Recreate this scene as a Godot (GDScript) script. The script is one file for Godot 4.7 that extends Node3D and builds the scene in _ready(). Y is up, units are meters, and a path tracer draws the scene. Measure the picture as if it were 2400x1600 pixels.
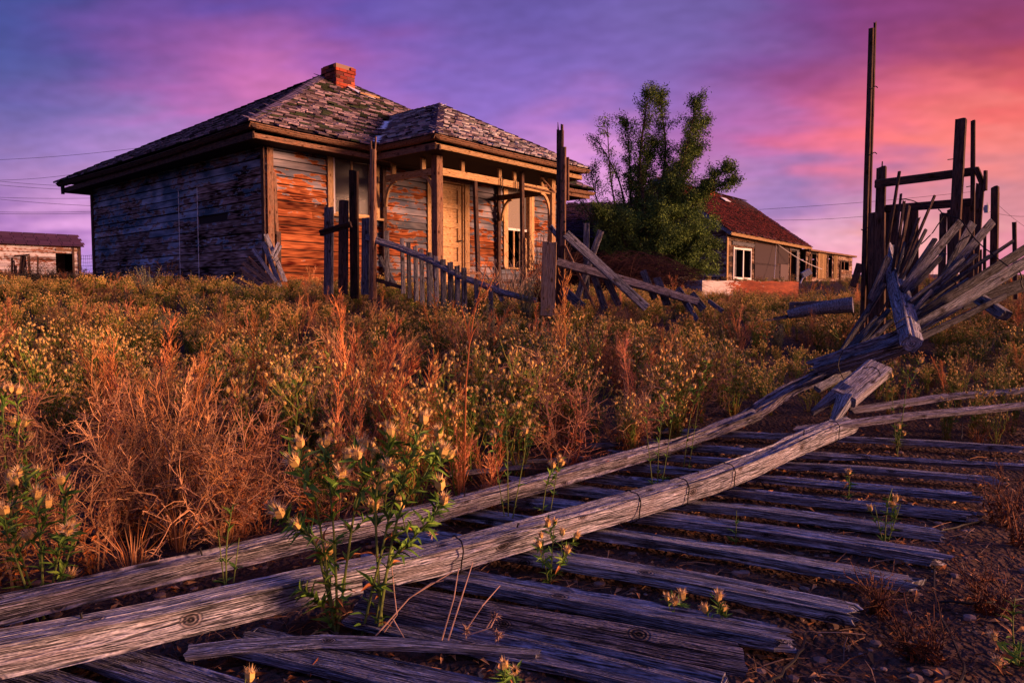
extends Node3D
# An abandoned clapboard house at dusk behind a field of weeds and a fallen picket fence.
# World: y up, metres. The camera stands at x = 0, z = 0 and looks along -z; d below is the distance in front of it.

const F := 1718.0                     # focal length of the photograph, for a 2400 pixel wide frame
const EYE := 0.95
const HZ := 702.0                     # row of the horizon
var tilt := atan((800.0 - HZ) / F)

# ---------------------------------------------------------------- helpers: places
func at(px: float, py: float, d: float) -> Vector3:
	var dx := (px - 1200.0) / F
	var dy := -(py - 800.0) / F
	var yy := dy * cos(tilt) - sin(tilt)
	var zz := dy * sin(tilt) + cos(tilt)
	return Vector3(dx * d / zz, EYE + yy * d / zz, -d)

func gh(x: float, d: float) -> float:
	var t := clampf((d - 2.5) / 10.5, 0.0, 1.0)
	var h := 1.1 * t * t * (3.0 - 2.0 * t)
	h += 0.031 * clampf(d - 12.0, 0.0, 130.0)
	h -= 0.55 * exp(-((x - 7.0) * (x - 7.0) + (d - 17.0) * (d - 17.0)) / 52.0)
	return h

func ground(x: float, d: float) -> float:
	return gh(x, d) + 0.035 * lump.get_noise_2d(x * 40.0, d * 40.0) + 0.02 * lump.get_noise_2d(x * 230.0, d * 230.0)

func on_ground(px: float, py: float, d: float) -> Vector3:   # under that pixel, at that distance
	var p := at(px, py, d)
	p.y = ground(p.x, d)
	return p

var lump := FastNoiseLite.new()
var rng := RandomNumberGenerator.new()
func rf(a: float, b: float) -> float:
	return rng.randf_range(a, b)

# the house: s along its front (away to the right), t along its left side (away to the left), y up
const TH := 0.7105
var HU := Vector3(sin(TH), 0, -cos(TH))
var HV := Vector3(-cos(TH), 0, -sin(TH))
var HC := Vector3(-4.0, 0, -12.0)
func hp(s: float, t: float, y: float) -> Vector3:
	return HC + HU * s + HV * t + Vector3(0, y, 0)

func on_front(px: float, py: float, t: float, c := HC) -> Vector2:   # (s, y) where the sight line meets the plane at t
	var o := Vector3(0, EYE, 0)
	var r := at(px, py, 1.0) - o
	var k := ((c + HV * t) - o).dot(HV) / r.dot(HV)
	var p := o + r * k
	return Vector2((p - c).dot(HU), p.y)

func on_side(px: float, py: float, s: float, c := HC) -> Vector2:   # (t, y) on the plane at s
	var o := Vector3(0, EYE, 0)
	var r := at(px, py, 1.0) - o
	var k := ((c + HU * s) - o).dot(HU) / r.dot(HU)
	var p := o + r * k
	return Vector2((p - c).dot(HV), p.y)

# ---------------------------------------------------------------- helpers: shapes
class Shape:
	var v := PackedVector3Array()
	var n := PackedVector3Array()
	var uv := PackedVector2Array()
	var c := PackedColorArray()
	var col := Color(1, 1, 1)

	func tri(a: Vector3, b: Vector3, d: Vector3, ua := Vector2(), ub := Vector2(), ud := Vector2()) -> void:
		var m := (d - a).cross(b - a).normalized()
		v.push_back(a); v.push_back(b); v.push_back(d)
		n.push_back(m); n.push_back(m); n.push_back(m)
		uv.push_back(ua); uv.push_back(ub); uv.push_back(ud)
		c.push_back(col); c.push_back(col); c.push_back(col)

	func quad(a: Vector3, b: Vector3, d: Vector3, e: Vector3, out: Vector3, ua := Vector2(), ub := Vector2(), ud := Vector2(), ue := Vector2()) -> void:
		if (d - a).cross(b - a).dot(out) >= 0.0:
			tri(a, b, d, ua, ub, ud); tri(a, d, e, ua, ud, ue)
		else:
			tri(a, d, b, ua, ud, ub); tri(a, e, d, ua, ue, ud)

	# a box with axes x, y, z (already scaled to half sizes) round m
	func box(m: Vector3, x: Vector3, y: Vector3, z: Vector3, u0 := Vector2()) -> void:
		var lx := x.length() * 2.0
		var ly := y.length() * 2.0
		var lz := z.length() * 2.0
		for s in [-1.0, 1.0]:
			quad(m - x - y + z * s, m + x - y + z * s, m + x + y + z * s, m - x + y + z * s, z * s, u0, u0 + Vector2(lx, 0), u0 + Vector2(lx, ly * 4), u0 + Vector2(0, ly * 4))
			quad(m - x - z + y * s, m + x - z + y * s, m + x + z + y * s, m - x + z + y * s, y * s, u0, u0 + Vector2(lx, 0), u0 + Vector2(lx, lz * 4), u0 + Vector2(0, lz * 4))
			quad(m - y - z + x * s, m + y - z + x * s, m + y + z + x * s, m - y + z + x * s, x * s, u0, u0 + Vector2(ly, 0), u0 + Vector2(ly, lz * 4), u0 + Vector2(0, lz * 4))

	func tube(p: PackedVector3Array, r0: float, r1: float, sides := 3, cap := false) -> void:
		var last := p.size() - 1
		var ring := []
		for i in p.size():
			var ax := (p[mini(i + 1, last)] - p[maxi(i - 1, 0)]).normalized()
			var e := ax.cross(Vector3(0.31, 0.2, 0.93) if absf(ax.y) > 0.8 else Vector3(0, 1, 0)).normalized()
			var g := ax.cross(e)
			var r := lerpf(r0, r1, float(i) / maxf(last, 1.0))
			var q := PackedVector3Array()
			for k in sides:
				var a := TAU * k / sides
				q.push_back(p[i] + (e * cos(a) + g * sin(a)) * r)
			ring.append(q)
		for i in last:
			for k in sides:
				var k2 := (k + 1) % sides
				quad(ring[i][k], ring[i][k2], ring[i + 1][k2], ring[i + 1][k], ring[i][k] + ring[i][k2] - p[i] * 2.0, Vector2(k * 0.3, i * 0.3), Vector2(k * 0.3 + 0.3, i * 0.3), Vector2(k * 0.3 + 0.3, i * 0.3 + 0.3), Vector2(k * 0.3, i * 0.3 + 0.3))
		if cap:
			for k in range(1, sides - 1):
				quad(ring[0][0], ring[0][k], ring[0][k + 1], ring[0][k + 1], p[0] - p[1])
				quad(ring[last][0], ring[last][k], ring[last][k + 1], ring[last][k + 1], p[last] - p[last - 1])

	func leaf(base: Vector3, dir: Vector3, up: Vector3, length: float, width: float, droop := 0.15) -> void:
		var side := dir.cross(up).normalized() * width * 0.5
		var nn := side.cross(dir).normalized()
		var m := base + dir * length * 0.45
		var tip := base + dir * length - nn * length * droop
		var l := m + side + nn * width * 0.18
		var r := m - side + nn * width * 0.18
		tri(base, l, m); tri(l, tip, m); tri(base, m, r); tri(m, tip, r)

	func done() -> ArrayMesh:
		var arr := []
		arr.resize(Mesh.ARRAY_MAX)
		arr[Mesh.ARRAY_VERTEX] = v
		arr[Mesh.ARRAY_NORMAL] = n
		arr[Mesh.ARRAY_TEX_UV] = uv
		arr[Mesh.ARRAY_COLOR] = c
		var m := ArrayMesh.new()
		m.add_surface_from_arrays(Mesh.PRIMITIVE_TRIANGLES, arr)
		return m

# a weathered timber: a path of centres, width w across and thickness t along up, worn by noise; nv strips across its wide faces
func timber(b: Shape, path: PackedVector3Array, up: Vector3, w0: float, t0: float, w1 := -1.0, t1 := -1.0, nu := 10, nv := 2, wear := 0.003, ends := 0.01, split := 0.0) -> void:
	if w1 < 0.0: w1 = w0
	if t1 < 0.0: t1 = t0
	var cum := PackedFloat32Array([0.0])
	for i in path.size() - 1:
		cum.push_back(cum[i] + path[i].distance_to(path[i + 1]))
	var total := cum[-1]
	var nt := maxi(1, int(round(nv * minf(t0 / w0, 1.0))))
	var prof := []
	for i in nv: prof.append(Vector2(-0.5 + float(i) / nv, 0.5))
	for i in nt: prof.append(Vector2(0.5, 0.5 - float(i) / nt))
	for i in nv: prof.append(Vector2(0.5 - float(i) / nv, -0.5))
	for i in nt: prof.append(Vector2(-0.5, -0.5 + float(i) / nt))
	var np := prof.size()
	var sx := rf(0, 900)
	var u0 := rf(0, 5)
	var v0 := rf(0, 5)
	var rows := []
	var rim := PackedFloat32Array([0.0])
	for k in np:
		var q: Vector2 = prof[(k + 1) % np] - prof[k]
		rim.push_back(rim[k] + Vector2(q.x * w0, q.y * t0).length())
	for i in nu + 1:
		var f := float(i) / nu
		var dist := f * total
		var seg := 0
		while seg < path.size() - 2 and cum[seg + 1] < dist: seg += 1
		var fr := (dist - cum[seg]) / maxf(cum[seg + 1] - cum[seg], 1e-5)
		var p := path[seg].lerp(path[seg + 1], fr)
		var a0 := (path[mini(seg + 1, path.size() - 1)] - path[seg]).normalized()
		var a1 := (path[mini(seg + 2, path.size() - 1)] - path[mini(seg + 1, path.size() - 2)]).normalized()
		var ax := a0.lerp(a1, clampf(fr, 0, 1) * 0.5).normalized()
		var side := ax.cross(up).normalized()
		var un := side.cross(ax).normalized()
		var w := lerpf(w0, w1, f)
		var t := lerpf(t0, t1, f)
		var row := PackedVector3Array()
		for k in np:
			var q: Vector2 = prof[k]
			var gr := lump.get_noise_2d(sx + dist * 28.0, rim[k] * 1400.0 + sx)
			var gr2 := lump.get_noise_2d(sx + 300.0 + dist * 90.0, rim[k] * 500.0)
			var e := wear * (absf(gr) * 1.6 + absf(gr2) * 0.8)
			var corner := absf(q.x) > 0.499 and absf(q.y) > 0.499
			var ex := q.x * w
			var ey := q.y * t
			if nv >= 8:
				var crack := 1.0 - absf(lump.get_noise_2d(sx + 500.0 + dist * 16.0, rim[k] * 420.0 + sx)) * 3.2
				e += maxf(0.0, crack - 0.5) * wear * 6.0
			if absf(q.y) > 0.499: ey -= signf(q.y) * minf(e + (wear * 0.7 if corner else 0.0), t * 0.4)
			if absf(q.x) > 0.499: ex -= signf(q.x) * minf(e + (wear * 0.7 if corner else 0.0), w * 0.4)
			ex += wear * 1.2 * lump.get_noise_2d(sx + dist * 60.0, 77.0)
			var along := 0.0
			if i == 0 or i == nu:
				along = ends * (lump.get_noise_2d(sx + rim[k] * 900.0, 5.0 + i) + split * lump.get_noise_2d(sx + q.x * 160.0, 9.0 + i)) * 1.6
			row.push_back(p + side * ex + un * ey + ax * along)
		rows.append(row)
	for i in nu:
		var d0 := total * i / nu
		var d1 := total * (i + 1) / nu
		var mid := (rows[i][0] + rows[i][np / 2] + rows[i + 1][0] + rows[i + 1][np / 2]) * 0.25 as Vector3
		for k in np:
			var k2 := (k + 1) % np
			var a: Vector3 = rows[i][k]
			var d: Vector3 = rows[i + 1][k2]
			b.quad(a, rows[i][k2], d, rows[i + 1][k], (a + d) * 0.5 - mid, Vector2(u0 + d0, v0 + rim[k] * 4.0), Vector2(u0 + d0, v0 + rim[k + 1] * 4.0), Vector2(u0 + d1, v0 + rim[k + 1] * 4.0), Vector2(u0 + d1, v0 + rim[k] * 4.0))
	for i in [0, nu]:
		var away: Vector3 = path[0] - path[1] if i == 0 else path[-1] - path[-2]
		var m := Vector3.ZERO
		for k in np: m += rows[i][k] / np
		m -= away.normalized() * ends * 0.4
		for k in np:
			b.quad(rows[i][k], rows[i][(k + 1) % np], m, m, away, Vector2(rim[k], 0.0), Vector2(rim[k + 1], 0.0), Vector2(0.0, 0.1), Vector2(0.0, 0.1))

func across(axis: Vector3, toward: Vector3) -> Vector3:   # the part of toward that is square to axis
	axis = axis.normalized()
	return (toward - axis * toward.dot(axis)).normalized()

# ---------------------------------------------------------------- helpers: objects
var origin := {}          # node -> where its own zero lies in the world
var taken := {}

func numbered(called: String) -> String:
	taken[called] = taken.get(called, -1) + 1
	return called if taken[called] == 0 else "%s_%03d" % [called, taken[called]]

func tag(o: Node3D, label: String, category: String, group := "", kind := "") -> Node3D:
	if label: o.set_meta("label", label)
	if category: o.set_meta("category", category)
	if group: o.set_meta("group", group)
	if kind: o.set_meta("kind", kind)
	return o

func thing(called: String, label: String, category: String, where: Vector3, group := "") -> Node3D:
	var o := Node3D.new()
	o.name = numbered(called)
	add_child(o)
	o.position = where
	origin[o] = where
	return tag(o, label, category, group)

func put(called: String, b: Shape, m: Material, parent: Node3D = null, stuff := false) -> MeshInstance3D:
	var o := MeshInstance3D.new()
	var zero := Vector3.ZERO
	if parent:
		zero = origin[parent]
		if zero != Vector3.ZERO:
			for i in b.v.size(): b.v[i] -= zero
	o.mesh = b.done()
	o.material_override = m
	o.cast_shadow = GeometryInstance3D.SHADOW_CASTING_SETTING_ON
	o.name = numbered(called) if parent == null else called
	(parent if parent else self).add_child(o, true)
	origin[o] = zero
	if stuff: o.set_meta("kind", "stuff")
	return o

func place(called: String, mesh: Mesh, m: Material, parent: Node3D, tr: Transform3D) -> MeshInstance3D:   # a shared mesh at a place in the world
	var o := MeshInstance3D.new()
	o.mesh = mesh
	o.material_override = m
	o.name = called
	parent.add_child(o, true)
	o.transform = Transform3D(tr.basis, tr.origin - origin[parent])
	return o

func structure(called: String, b: Shape, m: Material) -> MeshInstance3D:
	var o := put(called, b, m)
	o.set_meta("kind", "structure")
	return o

func many(called: String, mesh: Mesh, m: Material, where: Array, tints: Array, parent: Node3D = null) -> MultiMeshInstance3D:
	var mm := MultiMesh.new()
	mm.transform_format = MultiMesh.TRANSFORM_3D
	mm.use_colors = true
	mm.mesh = mesh
	mm.instance_count = where.size()
	for i in where.size():
		mm.set_instance_transform(i, where[i])
		mm.set_instance_color(i, tints[i])
	var o := MultiMeshInstance3D.new()
	o.multimesh = mm
	o.material_override = m
	o.name = numbered(called) if parent == null else called
	(parent if parent else self).add_child(o, true)
	o.set_meta("kind", "stuff")
	return o

# ---------------------------------------------------------------- helpers: materials
func noise_map(w0: int, h0: int, w: int, h: int, freq: float, seed_: int, ridged := false, octaves := 3) -> PackedByteArray:
	var nz := FastNoiseLite.new()
	nz.seed = seed_
	nz.frequency = freq
	nz.noise_type = FastNoiseLite.TYPE_SIMPLEX_SMOOTH
	nz.fractal_type = FastNoiseLite.FRACTAL_RIDGED if ridged else FastNoiseLite.FRACTAL_FBM
	nz.fractal_octaves = octaves
	var im := nz.get_seamless_image(w0, h0)
	im.convert(Image.FORMAT_L8)
	if w0 != w or h0 != h: im.resize(w, h, Image.INTERPOLATE_CUBIC)
	return im.get_data()

func texture(w: int, h: int, data: PackedByteArray, mips := true) -> ImageTexture:
	var im := Image.create_from_data(w, h, false, Image.FORMAT_RGB8, data)
	if mips: im.generate_mipmaps()
	return ImageTexture.create_from_image(im)

func grey_texture(w: int, h: int, data: PackedByteArray) -> ImageTexture:
	return ImageTexture.create_from_image(Image.create_from_data(w, h, false, Image.FORMAT_L8, data))

func plain(called: String, c: Color, rough := 0.9, tinted := false) -> StandardMaterial3D:   # c is a linear base colour
	var m := StandardMaterial3D.new()
	m.resource_name = called
	m.albedo_color = c.linear_to_srgb()
	m.roughness = rough
	m.metallic_specular = 0.3
	m.vertex_color_use_as_albedo = tinted
	return m

func textured(called: String, color: Texture2D, height: Texture2D, deep: float, rough := 0.9, tinted := true) -> StandardMaterial3D:
	var m := plain(called, Color(1, 1, 1), rough, tinted)
	m.albedo_texture = color
	if height:
		m.heightmap_enabled = true
		m.heightmap_texture = height
		m.heightmap_scale = deep
	m.metallic_specular = 0.2
	return m

func byte3(c: Color) -> Array:
	var s := c.linear_to_srgb()
	return [int(clampf(s.r, 0, 1) * 255.0), int(clampf(s.g, 0, 1) * 255.0), int(clampf(s.b, 0, 1) * 255.0)]

# bare weathered wood: (colour, relief)
func wood_maps(seed_: int, dark: Color, light: Color, warm: Color) -> Array:
	var w := 1024
	var h := 512
	var fine := noise_map(96, h, w, h, 0.11, seed_, false, 2)
	var wide := noise_map(64, h, w, h, 0.022, seed_ + 1)
	var crack := noise_map(48, h, w, h, 0.03, seed_ + 2, true, 2)
	var blot := noise_map(256, 128, w, h, 0.02, seed_ + 3)
	var pit := noise_map(512, 512, w, h, 0.09, seed_ + 4, false, 2)
	var rgb := PackedByteArray()
	rgb.resize(w * h * 3)
	var rel := PackedByteArray()
	rel.resize(w * h)
	var knots := []
	for k in 5: knots.append([fposmod(k * 0.213 + seed_ * 0.37, 1.0) * w, fposmod(k * 0.377 + seed_ * 0.11, 1.0) * h, 9.0 + fposmod(k * 3.7 + seed_, 8.0)])
	for i in w * h:
		var g := (fine[i] * 0.55 + wide[i] * 0.25 + pit[i] * 0.2) / 255.0
		g = clampf((g - 0.3) * 2.3, 0.0, 1.0)
		var k := clampf((crack[i] / 255.0 - 0.72) * 7.0, 0.0, 1.0)
		var c := dark.lerp(light, g).lerp(warm, clampf((blot[i] / 255.0 - 0.5) * 1.5, 0.0, 0.4))
		for q in knots:
			var ky: float = (float(i / w) - q[1]) * 0.5
			if absf(ky) > q[2] * 1.6: continue
			var kx: float = (float(i % w) - q[0]) * 0.62
			var kr: float = sqrt(kx * kx + ky * ky) / q[2]
			if kr < 1.5:
				var ringy := 0.5 + 0.5 * sin(kr * 13.0 + fine[i] * 0.012)
				var hold := clampf((1.5 - kr) * 2.0, 0, 1)
				c = c.lerp(dark.lerp(warm, ringy * 0.7) * (0.35 if kr < 0.55 else 0.8), hold)
				g = lerpf(g, ringy * 0.5, hold)
		c = c * (1.0 - 0.78 * k)
		var s := c.linear_to_srgb()
		rgb[i * 3] = int(clampf(s.r, 0, 1) * 255.0)
		rgb[i * 3 + 1] = int(clampf(s.g, 0, 1) * 255.0)
		rgb[i * 3 + 2] = int(clampf(s.b, 0, 1) * 255.0)
		rel[i] = int(clampf(g * 0.75 + 0.25 - k * 0.6, 0, 1) * 255.0)
	return [texture(w, h, rgb), grey_texture(w, h, rel)]

# old paint over boards, laid out over a whole wall (u along it, v down it); cover(u, v) says how much paint is left, 0..1
func wall_maps(seed_: int, wood: Color, wood2: Color, paint: Color, paint2: Color, chip: Color, cover: Callable, chips := 0.3, boards := 18) -> Array:
	var w := 1024
	var h := 384
	var big := noise_map(160, 160, w, h, 0.03, seed_, false, 4)
	var grain := noise_map(128, h, w, h, 0.16, seed_ + 1, false, 2)
	var flake := noise_map(512, h, w, h, 0.055, seed_ + 2, false, 4)
	var tone := noise_map(128, 96, w, h, 0.05, seed_ + 3, false, 3)
	var streak := noise_map(64, h, w, h, 0.07, seed_ + 4, true, 2)
	var rgb := PackedByteArray()
	rgb.resize(w * h * 3)
	var rel := PackedByteArray()
	rel.resize(w * h)
	for y in h:
		var v := float(y) / h
		var board := int((1.0 - v) * boards)
		var shift := fposmod(sin(board * 12.9898 + seed_) * 43758.5, 1.0)
		for x in w:
			var i := y * w + x
			var u := float(x) / w
			var piece := fposmod(sin(board * 78.233 + floorf(u * 3.0 + shift) * 37.719 + seed_) * 43758.5, 1.0) - 0.5
			var g := clampf((grain[i] / 255.0 - 0.3) * 2.2, 0, 1)
			var st := clampf((streak[i] / 255.0 - 0.72) * 4.0, 0, 1)
			var left: float = cover.call(u, v) + piece * 0.62 + (big[i] / 255.0 - 0.5) * 1.25 + (flake[i] / 255.0 - 0.5) * 1.5 - st * 0.25
			var k := smoothstep(0.44, 0.56, left)
			var edge := clampf(1.0 - absf(left - 0.5) * 9.0, 0, 1)
			var bare := wood.lerp(wood2, g * 0.7 + (tone[i] / 255.0 - 0.5)) * (1.0 - 0.55 * st)
			var coat := paint.lerp(paint2, clampf((tone[i] / 255.0 - 0.35) * 2.2 + piece * 0.7, 0, 1)) * (0.8 + 0.3 * g)
			var c := bare.lerp(coat, k).lerp(chip, edge * chips * clampf((flake[(i * 7) % (w * h)] / 255.0 - 0.3) * 3.0, 0, 1))
			var s := c.linear_to_srgb()
			rgb[i * 3] = int(clampf(s.r, 0, 1) * 255.0)
			rgb[i * 3 + 1] = int(clampf(s.g, 0, 1) * 255.0)
			rgb[i * 3 + 2] = int(clampf(s.b, 0, 1) * 255.0)
			rel[i] = int(clampf(0.35 + 0.3 * g * (1.0 - 0.6 * k) + 0.3 * k - 0.3 * st, 0, 1) * 255.0)
	return [texture(w, h, rgb), grey_texture(w, h, rel)]

var M := {}
func make_materials() -> void:
	var g := wood_maps(11, Color(0.04, 0.04, 0.05), Color(0.58, 0.6, 0.71), Color(0.36, 0.32, 0.35))
	M.grey = textured("weathered grey wood", g[0], g[1], 0.8)
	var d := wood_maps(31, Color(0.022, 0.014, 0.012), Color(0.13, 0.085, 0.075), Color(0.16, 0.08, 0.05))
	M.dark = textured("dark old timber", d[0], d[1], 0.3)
	var t := wood_maps(51, Color(0.3, 0.16, 0.07), Color(0.8, 0.58, 0.33), Color(0.66, 0.36, 0.13))
	M.trim = textured("worn cream trim", t[0], t[1], 0.12)
	var b := wood_maps(71, Color(0.07, 0.04, 0.03), Color(0.36, 0.22, 0.15), Color(0.3, 0.13, 0.07))
	M.brown = textured("brown bare wood", b[0], b[1], 0.25)
	var side := wall_maps(101, Color(0.09, 0.05, 0.045), Color(0.44, 0.31, 0.31), Color(0.07, 0.13, 0.21), Color(0.34, 0.4, 0.54), Color(0.6, 0.6, 0.68),
		func(u: float, v: float) -> float: return 0.72 - 0.75 * v + (0.14 if u > 0.42 else -0.12) + (0.22 if u > 0.43 and u < 0.53 else 0.0), 0.6)
	M.side_wall = textured("flaking blue paint", side[0], side[1], 0.4, 0.85, true)
	var front := wall_maps(151, Color(0.13, 0.033, 0.012), Color(0.46, 0.15, 0.055), Color(0.11, 0.125, 0.17), Color(0.26, 0.24, 0.28), Color(0.66, 0.26, 0.09),
		func(u: float, v: float) -> float: return (0.95 - 1.9 * v) if u < 0.26 else 0.72 - 0.25 * sin(u * 23.0) * v, 0.75)
	M.front_wall = textured("flaking grey paint over reddish boards", front[0], front[1], 0.4, 0.85, true)
	var tan_ := wall_maps(181, Color(0.1, 0.05, 0.035), Color(0.32, 0.18, 0.11), Color(0.34, 0.25, 0.2), Color(0.5, 0.38, 0.3), Color(0.12, 0.06, 0.04),
		func(_u: float, v: float) -> float: return 0.42 - 0.1 * v, 0.4)
	M.old_boards = textured("bleached brown boards", tan_[0], tan_[1], 0.5, 0.9, true)
	var white := wall_maps(211, Color(0.3, 0.11, 0.06), Color(0.42, 0.3, 0.27), Color(0.62, 0.6, 0.62), Color(0.74, 0.7, 0.72), Color(0.5, 0.16, 0.06),
		func(_u: float, _v: float) -> float: return 0.78, 0.5)
	M.white_wall = textured("peeling white paint", white[0], white[1], 0.4, 0.85, true)
	var rust := wall_maps(241, Color(0.2, 0.035, 0.015), Color(0.42, 0.09, 0.03), Color(0.55, 0.48, 0.46), Color(0.66, 0.6, 0.58), Color(0.5, 0.14, 0.03),
		func(u: float, v: float) -> float: return 1.1 - 1.35 * clampf(u * 5.0 - 0.9, 0, 1) + 0.7 * maxf(0.0, v - 0.6), 0.6, 1)
	M.rust = textured("rusted white enamel", rust[0], rust[1], 0.15, 0.6, true)
	M.shingle = textured("wood shingle", g[0], g[1], 0.5)
	M.deck = plain("roof deck boards", Color(0.02, 0.014, 0.014))
	M.inside = plain("dim plaster", Color(0.1, 0.06, 0.05))
	M.brick = plain("fired brick", Color(1, 1, 1), 0.9, true)
	M.mortar = plain("lime mortar", Color(0.22, 0.15, 0.12))
	M.iron = plain("rusty black wire", Color(0.012, 0.011, 0.012), 0.6)
	M.white = plain("white paint", Color(0.72, 0.7, 0.7), 0.7)
	M.zinc = plain("weathered zinc flashing", Color(0.72, 0.74, 0.8), 0.45)
	M.zinc.metallic = 0.25
	M.grey_can = plain("grey enamelled can", Color(0.32, 0.34, 0.38), 0.5)
	M.shade = plain("window blind cloth", Color(0.15, 0.115, 0.09))
	M.tarpaper = plain("tar paper", Color(0.1, 0.075, 0.08), 0.95, true)
	M.glass = plain("window glass", Color(0.9, 0.9, 0.9), 0.05)
	M.glass.transparency = BaseMaterial3D.TRANSPARENCY_ALPHA
	M.glass.albedo_color.a = 0.12
	M.glass.metallic_specular = 0.06
	M.plant = plain("leaves and stems", Color(1, 1, 1), 0.75, true)
	M.plant.backlight_enabled = true
	M.plant.backlight = Color(0.35, 0.35, 0.35)
	M.dry = plain("dry stalks", Color(1, 1, 1), 0.9, true)
	M.bark = textured("tree bark", d[0], d[1], 0.6)
	var soil_fine := noise_map(512, 512, 512, 512, 0.06, 301, false, 5)
	var soil_big := noise_map(512, 512, 512, 512, 0.012, 302, false, 3)
	var soil_crack := noise_map(512, 512, 512, 512, 0.02, 303, true, 2)
	var rgb := PackedByteArray()
	rgb.resize(512 * 512 * 3)
	var rel := PackedByteArray()
	rel.resize(512 * 512)
	for i in 512 * 512:
		var k := clampf((soil_crack[i] / 255.0 - 0.86) * 9.0, 0, 1)
		var f := soil_fine[i] / 255.0
		var c := Color(0.03, 0.017, 0.014).lerp(Color(0.12, 0.072, 0.06), clampf(f * 0.8 + soil_big[i] / 255.0 * 0.6 - 0.25, 0, 1)) * (1.0 - 0.5 * k)
		var s := c.linear_to_srgb()
		rgb[i * 3] = int(s.r * 255.0)
		rgb[i * 3 + 1] = int(s.g * 255.0)
		rgb[i * 3 + 2] = int(s.b * 255.0)
		rel[i] = int(clampf(f * 0.8 + 0.15 - 0.5 * k, 0, 1) * 255.0)
	M.soil = textured("dry cracked soil", texture(512, 512, rgb), grey_texture(512, 512, rel), 3.0, 0.95, false)
	M.soil.uv1_triplanar = true
	M.soil.uv1_world_triplanar = true
	M.soil.uv1_scale = Vector3(0.9, 0.9, 0.9)

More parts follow.
